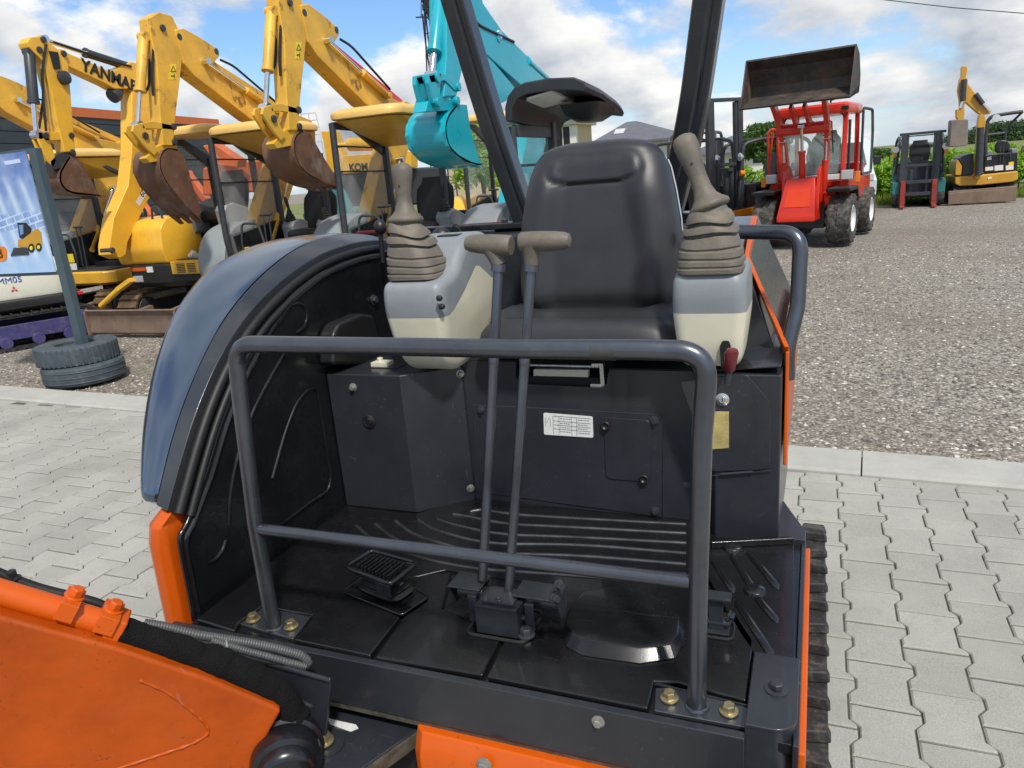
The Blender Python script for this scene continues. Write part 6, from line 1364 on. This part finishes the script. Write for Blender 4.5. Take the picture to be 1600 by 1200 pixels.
# small bird-like black lamp on the roof
mb = MB(); mb.cyl((.25, .5, 2.22), (.25, .5, 2.27), .015, 8); mb.ball((.27, .5, 2.29), .05, .03, .025, 10, 6); mb.build('roof_lamp', M['plastic'], r)

# ---------------------------------------------------------------- forklifts
def forklift(label, loc, rz, w_, zc, zm, body, seatm, forkred, mast_w):
    r = thing('forklift', label, 'forklift', loc, rz, 'forklifts in the yard'); d = M['dkgrey']
    for sx in (-1, 1):
        mb = MB(); mb.bar((sx*mast_w, -.62, .06), (sx*mast_w, -.55, zm), .11, .10, up=(0, 1, 0)); mb.bar((sx*(mast_w-.075), -.60, .06), (sx*(mast_w-.075), -.54, zm*.985), .06, .08, up=(0, 1, 0)); mb.build('mast_rail', d, r, bevel=.008)
        mb = MB(); x = sx*mast_w*.92; mb.bar((x, -.72, .06), (x, -.72, .62), .10, .035, up=(0, 1, 0)); mb.bar((x, -.70, .05), (x, -1.15, .03), .10, .035); mb.build('fork', M['forkred'] if forkred else d, r, bevel=.006)
        mb = tyre_mb((sx*(w_/2-.09), -.35, .28), (1, 0, 0), .27, .18, .5, .03, 14, False); wv_ = mb.build('wheel', M['tyre'], r); mb = MB(); mb.lathe((sx*(w_/2-.02), -.35, .28), (sx, 0, 0), [(0, .14), (.01, .13), (.015, .05)], 16); mb.build('rim', body, wv_)
        mb = tyre_mb((sx*(w_/2-.12), .85, .24), (1, 0, 0), .24, .16, .5, .03, 14, False); mb.build('wheel', M['tyre'], r)
        mb = MB(); mb.tube(fillet([(sx*(w_/2-.05), -.42, .75), (sx*(w_/2-.12), -.30, zc-.06), (sx*(w_/2-.10), .0, zc), (sx*(w_/2-.10), .75, zc), (sx*(w_/2-.06), .95, zc-.1), (sx*(w_/2-.03), 1.0, .85)], .10, 5), .032, 8); mb.build('overhead_guard_post', d, r)
        mb = MB(); mb.cyl((sx*(w_/2-.02), -.42, 1.22), (sx*(w_/2-.02), -.34, 1.22), .05, 12); mb.build('indicator', M['amber'], r); mb = MB(); mb.lathe((sx*(w_/2-.04), -.36, zc-.28), (0, -1, 0), [(0, .04), (.05, .075), (.06, .07)], 14); mb.build('work_lamp', M['lens'], r)
        mb = MB(); mb.bar((sx*mast_w*.45, -.58, .3), (sx*mast_w*.45, -.56, zm*.60), .05, .05); mb.build('mast_cylinder', d, r)
    mb = MB()
    for k in range(6): y = .0+.15*k; mb.bar((-(w_/2-.1), y, zc+.01), ((w_/2-.1), y, zc+.01), .05, .025)
    mb.build('overhead_guard', d, r, bevel=.005)
    mb = MB(); mb.box((-mast_w-.10, -.60, zm-.03), (mast_w+.14, -.50, zm+.03)); mb.build('mast_crosshead', d, r, bevel=.005)
    for a_, b_, c_, d_ in ((0, .62, zm*.55, .06), (.04, .70, .26, .08), (.04, .70, .54, .08)): mb = MB(); mb.box((-mast_w-a_, -b_, c_), (mast_w+a_, -b_+.05, c_+d_)); mb.build('fork_carriage', d, r, bevel=.005)
    mb = MB(); mb.box((-w_/2+.05, -.45, .20), (w_/2-.05, .6, .62)); mb.build('chassis', M['plastic'], r, bevel=.03)
    mb = MB(); mb.loft([[(x, .72+y, z) for x, y in rrect(w_*s_, .9*s_, .16, 4)] for z, s_ in ((.18, .95), (.24, 1), (.80, 1), (.92, .93))]); mb.build('counterweight', body, r, bevel=.01)
    for sx in (-1, 1):
        mb = MB(); mb.prism([(sx*w_/2, -.62, .30), (sx*w_/2, -.60, .58), (sx*w_/2, -.1, .62), (sx*w_/2, .35, .55), (sx*w_/2, .35, .28), (sx*w_/2, -.06, .30), (sx*w_/2, -.12, .48), (sx*w_/2, -.5, .48)], (-sx*.16, 0, 0)); mb.build('fender', body, r, bevel=.015)
    for sx in (-1, 1):
        for k_, m_ in enumerate(('sred', 'amber', 'lens')): mb = MB(); mb.box((sx*(w_/2-.05)-.04, 1.0, zc-.62-.12*k_), (sx*(w_/2-.05)+.04, 1.05, zc-.52-.12*k_)); mb.build('tail_lamp', M[m_], r, bevel=.01)
    mb = MB(); mb.box((-w_/2+.1, .15, .62), (w_/2-.1, .75, .88)); mb.build('seat_box', M['plastic'], r, bevel=.03); seat_of(r, .02, .42, .95, seatm, .22)
    mb = MB(); mb.prism([(-w_/2+.1, -.30, .62), (-w_/2+.1, -.22, 1.02), (-w_/2+.1, -.05, 1.02), (-w_/2+.1, -.1, .62)], (w_-.2, 0, 0)); mb.tube(arc_pts((-.08, .05, 1.08), V((1, 0, 0)), V((0, .6, .8)), .15, 0, 2*PI, 18)[:-1], .014, 6, closed=True); mb.build('dashboard', M['plastic'], r, bevel=.01)
    return r
p = at(1430, 324, y=20.6)
forklift('black and teal forklift with red painted forks, in front of the vines', (p.x+.08, 21.2, 0), R(-4), 1.12, 1.62, 1.68, M['tealf'], M['plastic'], True, .36)
p = at(1172, 340, y=14.6); forklift('orange and black forklift just left of the red loader', (p.x-.05, 14.9, 0), R(-58), 1.0, 1.78, 1.3, M['orangeb'] if False else M['amber'], M['plastic'], False, .26)
p = at(1112, 340, y=14.0); forklift('tall-mast white forklift beside the right joystick', (p.x-.22, 14.6, 0), R(48), 1.05, 1.85, 2.48, M['lwhite'], M['plastic'], False, .34)
p = at(1076, 330, y=15.0); forklift('grey and white forklift farthest left, half behind the right roll bar post', (p.x-.05, 17.0, 0), R(178), 1.05, 2.02, 1.9, M['lwhite'], M['plastic'], False, .34)
# ---------------------------------------------------------------- white van behind the loader
VL = V((.34, 20.5, 0)); r = thing('delivery_van', 'white delivery van partly hidden behind the red loader', 'van', VL, R(6))
pr = [(-1.0, .30), (-1.06, .75), (-.55, 1.0), (-.05, 1.62), (.2, 1.72), (2.6, 1.72), (2.7, 1.5), (2.7, .30)]
mb = MB(); mb.loft([[(x, a, .3+(b-.3)*s_) for a, b in pr] for x, s_ in ((-.82, .97), (-.78, 1), (.78, 1), (.82, .97))]); mb.build('body', M['vanwhite'], r, bevel=.04, seg=3)
mb = MB(); mb.prism([(-.66, -.56, 1.06), (.66, -.56, 1.06), (.60, -.12, 1.58), (-.60, -.12, 1.58)], V((0, -.02, .02))); mb.build('windshield', M['plastic'], r, bevel=.01)
for sx in (-1, 1):
    mb = tyre_mb((sx*.72, -.45, .31), (1, 0, 0), .31, .2, .55); mb.build('wheel', M['tyre'], r); mb = tyre_mb((sx*.72, 1.9, .31), (1, 0, 0), .31, .2, .55); mb.build('wheel', M['tyre'], r)
    mb = MB(); mb.prism([(sx*.825, -.30, 1.08), (sx*.825, .02, 1.55), (sx*.825, .55, 1.58), (sx*.825, .55, 1.08)], (sx*.006, 0, 0)); mb.build('side_window', M['plastic'], r); mb = MB(); mb.box((sx*.84, -.35, 1.05), (sx*1.0, -.28, 1.25)); mb.build('mirror', M['plastic'], r, bevel=.02); mb = MB(); mb.box((sx*.62-.13, -1.075, .72), (sx*.62+.13, -1.02, .88)); mb.build('headlight', M['lens'], r, bevel=.02)

# ---------------------------------------------------------------- far ochre excavator by the vines
YA = 20.6; ORG = V((3.66, 21.2, 0)); r = thing('mini_excavator', 'ochre excavator with two-post black canopy and muddy bucket, by the vines', 'excavator', ORG)
def z2(y, *p_): return [at(1470+a/5, 90+b/5, y=y) for a, b in p_]
def sl(name, y, th_, mt, par, *p_, bev=.012): mb = MB(); mb.prism(z2(y, *p_), (0, th_, 0)); return mb.build(name, mt, par, bevel=bev)
sl('dozer_blade', YA-.1, .06, M['blade'], r, (60, 1062), (178, 1050), (500, 1025), (596, 1008), (588, 1120), (58, 1148)); sl('dozer_blade', YA-.05, .12, M['blade'], r, (60, 1045), (596, 1003), (597, 1015), (60, 1066))
for a, b in ((90, 240), (420, 570)):
    q = z2(YA+.2, (a, 1140), (b, 1120)); mb = MB()
    n_ = 12; pth = arc_pts((0, YA+.4, .22), (0, 0, -1), (0, -1, 0), .22, 0, PI, 8)+arc_pts((0, YA+1.7, .22), (0, 0, 1), (0, 1, 0), .22, 0, PI, 8); mb.loft([[V((x, p.y, p.z)) for p in pth] for x in (q[0].x, q[1].x)]); mb.build('track', M['track'], r, bevel=.01)
sl('slew_ring', YA+.6, .5, M['dark'], r, (180, 1060), (240, 1005), (440, 990), (490, 1035))
sl('skirt', YA+.15, 1.5, M['cat'], r, (108, 930), (250, 918), (322, 915), (604, 885), (604, 955), (560, 972), (320, 998), (150, 1005), (112, 990), bev=.03)
sl('front_hood', YA+.12, .9, M['cat'], r, (112, 920), (116, 830), (132, 795), (170, 850), (160, 920), bev=.02); sl('hood_cover', YA+.15, .9, M['dkgrey'], r, (136, 790), (180, 765), (258, 745), (258, 915), (164, 920), (172, 850), bev=.02)
sl('floor_box', YA+.25, .7, M['plastic'], r, (345, 770), (600, 740), (600, 880), (345, 900), bev=.01)
for k, (a, b, c_, d_, mt_) in enumerate(((348, 850, 410, 885, 'wdecal'), (420, 838, 488, 885, 'wdecal'), (508, 838, 568, 880, 'wdecal'), (530, 812, 570, 842, 'decal'), (362, 772, 396, 800, 'wdecal'))): sl('sticker', YA+.235, .01, M[mt_], r, (a, b+6), (c_, b), (c_, d_-6), (a, d_), bev=0)
a, b = z2(YA+.12, (370, 952), (398, 940)); mb = MB(); mb.prism(z2(YA+.14, (366, 936), (396, 930), (398, 952), (384, 946), (372, 956)), (0, .01, 0)); mb.build('emblem', M['wdecal'], r)
st = z2(YA+.75, (428, 745), (425, 690), (440, 655), (475, 640), (520, 645), (545, 680), (548, 745)); mb = MB(); mb.prism(st, (0, .12, 0)); mb.build('seat_back', M['plastic'], r, bevel=.04, seg=3)
sl('seat_cushion', YA+.45, .4, M['plastic'], r, (415, 760), (545, 745), (548, 800), (415, 810), bev=.03)
for a, b, c_, d_ in ((350, 725, 410, 790), (552, 708, 608, 770)): sl('control_console', YA+.4, .4, M['mgrey'], r, (a, b+6), (c_-8, b), (c_, d_-20), (c_-15, d_), (a+4, d_), bev=.02)
for a in (462, 486): q = z2(YA+.22, (a, 820), (a+4, 690)); mb = MB(); mb.cyl(q[0], q[1], .014, 8); mb.build('travel_lever', M['dkgrey'], r)
q = z2(YA+.2, (355, 770), (352, 765), (540, 748), (545, 800)); mb = MB(); mb.tube(q, .016, 8); mb.build('hand_rail', M['dkgrey'], r)
q = z2(YA+.35, (352, 900), (350, 640), (362, 500), (392, 462), (440, 452)); q2 = z2(YA+.8, (440, 450), (560, 432), (640, 422)); mb = MB(); mb.tube(fillet(q, .08, 5), .04, 10); mb.build('canopy_post', M['dkgrey'], r)
mb = MB(); mb.tube([q[-1]]+q2, .04, 10); mb.tube(fillet([q2[2]]+z2(YA+1.0, (530, 530), (505, 590), (500, 660)), .08, 5), .028, 10); mb.tube(z2(YA+.9, (365, 604), (500, 588)), .03, 8); mb.build('canopy_frame', M['dkgrey'], r)
p = z2(YA+.3, (430, 474))[0]; mb = MB(); mb.lathe(p, (0, -1, 0), [(0, .04), (.05, .085), (.06, .08)], 16); mb.build('work_lamp', M['lens'], r)
sl('boom_base', YA-.05, .22, M['cat'], r, (292, 500), (300, 452), (320, 440), (345, 450), (352, 500), (330, 700), (318, 945), (270, 950), (276, 740))
q = z2(YA-.12, (296, 920), (312, 545)); cyl_of(r, q[0]-ORG, q[1]-ORG, .07, M['dkgrey'], .55) if False else None
mb = MB(); mb.cyl(q[0], q[1], .075, 14); mb.build('boom_cylinder', M['dkgrey'], r); q = z2(YA-.14, (302, 620), (308, 530)); 
bb = sl('boom', YA-.02, .2, M['cat'], r, (188, 230), (210, 200), (232, 232), (262, 270), (372, 400), (398, 410), (384, 440), (340, 445), (300, 440), (190, 345))
q = z2(YA-.06, (272, 282), (330, 362), (380, 420)); mb = MB(); mb.cyl(q[0], q[1], .05, 12); ac = mb.build('arm_cylinder', M['dkgrey'], r); mb = MB(); mb.cyl(q[1], q[2], .03, 10); mb.build('piston_rod', M['chrome'], ac)
sl('arm', YA-.35, .18, M['cat'], r, (160, 150), (163, 75), (175, 62), (205, 68), (208, 95), (196, 150), (214, 175), (212, 215), (196, 330), (180, 400), (150, 400), (146, 330), (132, 260), (145, 175))
q = z2(YA-.42, (182, 170), (172, 340), (155, 395)); mb = MB(); mb.cyl(q[0], q[1], .06, 12); bc = mb.build('bucket_cylinder', M['dkgrey'], r); mb = MB(); mb.cyl(q[1], q[2], .03, 10); mb.build('piston_rod', M['chrome'], bc)
sl('bucket_link', YA-.42, .2, M['cat'], r, (122, 405), (188, 400), (184, 470), (170, 485), (136, 485), (124, 468))
bk = sl('bucket', YA-.5, .42, mat('muddy_bucket_steel', (.20, .165, .14), .7, var=.25, vs=5, spot=.5, spotcol=(.09, .055, .04), sscale=4, bump=.2, bs=20), r, (92, 486), (180, 480), (216, 484), (212, 660), (205, 685), (130, 698), (66, 695), (74, 600), (80, 490), bev=.02)
ORG = V((0, 0, 0))

# ---------------------------------------------------------------- warehouse, houses, mast, cable
ZT = 4.3; a = at(20, 160, z=ZT); b = at(338, 187, z=ZT); d = (b-a).normalized(); n_ = V((-d.y, d.x, 0)); ORG = V((b.x, b.y, 0)); r = thing('warehouse', 'anthracite clad warehouse with orange roof trim, behind the yellow excavators', 'warehouse', ORG)
a = a-d*14
mb = MB(); mb.prism([V((a.x, a.y, -.02)), V((b.x, b.y, -.02)), V((b.x, b.y, -.02))+n_*9, V((a.x, a.y, -.02))+n_*9], (0, 0, ZT-.25)); mb.build('wall', M['wall'], r)
mb = MB(); L_ = (b-a).length; k = 0
while k*.30 < ZT-.3: p0 = V((a.x, a.y, k*.30))-n_*.012; mb.prism([p0, p0+d*L_, p0+d*L_+V((0, 0, .275)), p0+V((0, 0, .275))], -n_*.02); k += 1
mb.build('cladding', M['wall'], r, bevel=.004)
mb = MB(); e0 = V((a.x, a.y, ZT-.25))-n_*.06; mb.prism([e0, e0+d*(L_+.06), e0+d*(L_+.06)+n_*9.2, e0+n_*9.2], (0, 0, .26)); mb.obox(V((b.x, b.y, ZT/2-.2))+d*.02-n_*.03, d*.16, n_*.16, V((0, 0, ZT-.3))); mb.build('roof_trim', M['trim'], r, bevel=.01)
ORG = V((0, 0, 0))
YH = 38.0; p = at(800, 200, y=YH); q = at(898, 185, y=YH); ORG = V((q.x, YH, 0)); r = thing('house', 'beige rendered house with white cornice, behind the dark canopy', 'house', ORG)
zt = at(880, 186, y=YH).z
mb = MB(); mb.box((p.x-4, YH, -.02), (q.x, YH+3, zt-.25)); hw = mb.build('wall', M['stucco'], r)
mb = MB(); mb.box((p.x-4.2, YH-.25, zt-.30), (q.x+.25, YH+3.2, zt+.02)); mb.box((q.x-.55, YH-.06, -.02), (q.x+.04, YH+.3, zt-.32)); mb.build('cornice', M['swhite'], r, bevel=.03)
mb = MB(); mb.loft([[(p.x-4.6, YH-.6, zt+.02), (q.x+.6, YH-.6, zt+.02), (q.x+.6, YH+3.6, zt+.02), (p.x-4.6, YH+3.6, zt+.02)], [(p.x-4.6, YH-.6, zt+.12), (q.x+.6, YH-.6, zt+.12), (q.x+.6, YH+3.6, zt+.12), (p.x-4.6, YH+3.6, zt+.12)], [(p.x-3, YH+1, zt+.55), (q.x-1.6, YH+1, zt+.55), (q.x-1.6, YH+2, zt+.55), (p.x-3, YH+2, zt+.55)]]); mb.build('roof', M['roofgrey'], r)
for pxw in (880, 845, 815):
    c = at(pxw, 216, y=YH); mb = MB(); mb.box((c.x-.45, YH-.05, c.z-.8), (c.x+.45, YH-.01, c.z+.62)); wn = mb.build('window', M['swhite'], r, bevel=.02); mb = MB(); mb.box((c.x-.37, YH-.07, c.z-.72), (c.x-.03, YH-.052, c.z+.54)); mb.box((c.x+.03, YH-.07, c.z-.72), (c.x+.37, YH-.052, c.z+.54)); mb.build('pane', M['plastic'], wn)
ORG = V((0, 0, 0))
def hip(label, pxl, pxr, pxa, pya, py_e, y, mt='roofgrey', dep=10):
    global ORG
    a, b, c = at(pxl, py_e, y=y), at(pxr, py_e, y=y), at(pxa, pya, y=y+dep/2); ze = (a.z+b.z)/2; ORG = V(((a.x+b.x)/2, y, 0)); r = thing('house', label, 'house', ORG)
    mb = MB(); mb.box((a.x+.5, y+.5, -.02), (b.x-.5, y+dep-.5, ze)); mb.build('wall', M['swhite'], r)
    mb = MB(); zc = max(c.z, ze+.8); mb.loft([[(a.x, y, ze), (b.x, y, ze), (b.x, y+dep, ze), (a.x, y+dep, ze)], [(a.x, y, ze+.12), (b.x, y, ze+.12), (b.x, y+dep, ze+.12), (a.x, y+dep, ze+.12)], [(c.x-.3, y+dep/2-.3, zc), (c.x+.3, y+dep/2-.3, zc), (c.x+.3, y+dep/2+.3, zc), (c.x-.3, y+dep/2+.3, zc)]]); rf = mb.build('roof', M['roofgrey'], r)
    s_ = at((pxl+pxa)/2+18, (pya+py_e)/2, y=y+dep*.25); mb = MB(); mb.obox((s_.x, s_.y-.2, ze+(zc-ze)*.52+.06), (.6, 0, 0), V((0, .6, .28)), V((0, -.03, .06))); mb.build('skylight', M['lens'], rf); 
    mb = MB(); mb.box((c.x+1.6, y+.45, 0.9), (c.x+2.6, y+.5, 2.0)); mb.build('window', M['plastic'], r); ORG = V((0, 0, 0))
hip('grey hipped-roof house behind the black seat', 915, 1062, 988, 190, 224, 44)
hip('long low grey-roofed house glimpsed between the forklifts', 1060, 1250, 1150, 212, 240, 52, dep=12)
# street-lit mast with insulators and wires behind the teal boom
YM = 30; c = at(674, 0, y=YM); ORG = V((c.x, YM, 0)); r = thing('lattice_mast', 'thin lattice power mast with black insulators and wires, behind the teal arm', 'mast', ORG); mb = MB(); H = 9.5
zb = -.02
for dx, dy in ((-.5, -.5), (.5, -.5), (.5, .5), (-.5, .5)): mb.tube([(c.x+dx*1.3, YM+dy*1.3, zb), (c.x+dx*.35, YM+dy*.35, H)], .035, 4)
for k in range(13):
    t0, t1 = k/13, (k+1)/13; s0, s1 = 1.3-.95*t0, 1.3-.95*t1; sg = 1 if k % 2 else -1
    mb.tube([(c.x-.5*s0*sg, YM-.5*s0, H*t0), (c.x+.5*s1*sg, YM-.5*s1, H*t1)], .02, 4); mb.tube([(c.x-.5*s0*sg, YM+.5*s0, H*t0), (c.x+.5*s1*sg, YM+.5*s1, H*t1)], .02, 4); mb.tube([(c.x-.5*s1, YM-.5*s1, H*t1), (c.x+.5*s1, YM-.5*s1, H*t1)], .018, 4)
mb.build('lattice', M['dkgrey'], r)
mb = MB(); 
for k in range(5):
    p = at(664+3.5*k, 3+4*(k % 3), y=YM-.3); mb.lathe(p, (0, 0, 1), [(-.35, .05), (-.3, .14), (-.1, .14), (-.05, .08), (0, .14), (.2, .14), (.24, .05)], 10)
q = [at(a_, b_, y=YM-.4) for a_, b_ in ((650, 27), (684, 26))]; mb.tube(q, .03, 5); mb.tube([at(658, -20, y=YM-.4), at(658, 27, y=YM-.4)], .02, 4); mb.tube([at(680, -20, y=YM-.4), at(680, 27, y=YM-.4)], .02, 4); mb.build('insulator', M['plastic'], r)
for k, (x0, x1) in enumerate(((660, 673), (665, 676), (670, 682))): mb = MB(); mb.tube(fillet([at(x0, 22, y=YM-.4), at(x0+5, 70, y=YM-.4), at(x1, 118, y=YM-.4)]+[V((at(x1, 118, y=YM-.4).x+.1, YM-.4, .5))], .8, 6), .034, 5); mb.build('wire', M['plastic'], r)
ORG = V((0, 0, 0))
mb = MB(); a, b = at(1350, -4, y=26), at(1640, 24, y=26); mb.tube([a-(b-a)*.6, a, a.lerp(b, .5)-V((0, 0, .04)), b, b+(b-a)*.5], .012, 5); o = mb.build('overhead_cable', M['plastic'], None); tag(o, 'thin overhead cable crossing the sky at upper right', 'cable')

# ---------------------------------------------------------------- vines, trees, grass
mgs, nt, b = nodes_of('grass_field'); L = nt.links; co = N(nt, 'ShaderNodeTexCoord').outputs['Object']; n = N(nt, 'ShaderNodeTexNoise', Scale=1.2, Detail=8.0); L.new(co, n.inputs['Vector']); L.new(ramp(nt, n.outputs[0], .35, .65, (.07, .11, .02), (.22, .22, .07)), b.inputs['Base Color']); b.inputs['Roughness'].default_value = .9
mb = MB(); mb.f(mb.vs([(-60, 21.9, -.012), (120, 21.9, -.012), (120, 300, -.012), (-60, 300, -.012)])); tag(mb.build('grass', mgs), kind='structure')
rs = random.Random(8); vv, ff = [], []
for i in range(16000):
    x = rs.uniform(-3, 9); y = 21.8+2.6*rs.random()**1.3; h = rs.uniform(.05, .22); k = len(vv); a_ = rs.random()*6.28; w2 = .012; lx, ly = rs.uniform(-.06, .06), rs.uniform(-.06, .06)
    vv += [(x-w2*math.cos(a_), y-w2*math.sin(a_), -.02), (x+w2*math.cos(a_), y+w2*math.sin(a_), -.02), (x+lx, y+ly, h)]; ff.append((k, k+1, k+2))
me = bpy.data.meshes.new('tall_grass'); me.from_pydata(vv, [], ff); me.materials.append(LF['grass']); o = bpy.data.objects.new('tall_grass', me); COL.objects.link(o); tag(o, 'strip of long dry grass along the edge of the yard', 'grass', kind='stuff')
vl = ['vine bush just right of the white van', 'vine bush left of the teal forklift', 'vine bush directly behind the teal forklift', 'vine bush between the teal forklift and the ochre excavator', 'vine bush behind the ochre excavator bucket', 'vine bush behind the ochre excavator', 'vine bush right of the ochre excavator', 'rightmost vine bush']
for i, px in enumerate((1372, 1400, 1434, 1468, 1500, 1535, 1572, 1612)):
    y = 24.2+.5*(i % 2); p = at(px, 300, y=y); ORG = V((p.x, y, -.02)); r = thing('vine_bush', 'light green '+vl[i], 'vine', ORG, 0, 'light green vines along the yard edge'); rs = random.Random(40+i)
    h = 1.12 if i < 4 else 1.18; mb = MB(); mb.tube([(p.x, y, -.02), (p.x+.05, y, .5), (p.x-.03, y, 1.0)], [.04, .03, .02], 6); mb.tube([(p.x+.25, y-.1, -.02), (p.x+.25, y-.1, 1.15)], .022, 5); mb.build('trunk', M['bark'], r)
    bl = [(p.x+rs.uniform(-.38, .38), y+rs.uniform(-.3, .3), h*rs.uniform(.35, .80), rs.uniform(.26, .40), .34, rs.uniform(.22, .34)) for _ in range(14)]
    crown_mesh('crown', bl, .060, 8500, LF['vine'], r, 60+i, .32)
for i in range(9):
    y = 27.5+1.2*(i % 3); x = -4.5+i*1.9; ORG = V((x, y, -.02)); r = thing('vine_bush', 'light green vine bush in the second row behind the yard edge', 'vine', ORG, 0, 'second row of vines'); rs = random.Random(140+i); mb = MB(); mb.tube([(x, y, -.02), (x, y, .9)], .035, 6); mb.build('trunk', M['bark'], r)
    crown_mesh('crown', [(x+rs.uniform(-.8, .8), y+rs.uniform(-.3, .3), rs.uniform(.5, .95), .5, .4, .34) for _ in range(7)], .075, 3000, LF['vine'], r, 160+i, .3)
ORG = V((0, 0, 0))
p = at(1190, 200, y=40); tree('broadleaf_tree', 'round green tree rising behind the forklifts', 'tree', p.x, 40, at(1190, 192, y=40).z, 2.9, .10, 9000, LF['tree'], 3, trunk=.25)
p = at(1310, 245, y=60); tree('broadleaf_tree', 'small faint tree just right of the red loader', 'tree', at(1372, 232, y=60).x, 60, at(1372, 232, y=60).z, 2.4, .12, 3500, LF['tree'], 4, trunk=.3)
for i, (px, py, y, w_, lab) in enumerate(((1440, 226, 150, 8.5, 'dark tree behind the teal forklift'), (1515, 206, 150, 10.0, 'dark tree left of the ochre excavator cabin'), (1566, 190, 150, 11.0, 'tallest dark tree behind the ochre excavator canopy'), (1606, 200, 155, 10.0, 'dark tree at the right edge'))):
    p = at(px, py, y=y); tree('broadleaf_tree', lab, 'tree', p.x, y, p.z, w_, .30, 9000, LF['dark'], 20+i, 'dark trees on the horizon', trunk=.12, nb=11)
p = at(745, 215, y=24); tree('broadleaf_tree', 'yellow-green shrub showing between the teal bucket and the dark canopy', 'shrub', p.x, 24, at(742, 192, y=24).z, 1.8, .07, 5000, LF['vine'], 33, trunk=.1)
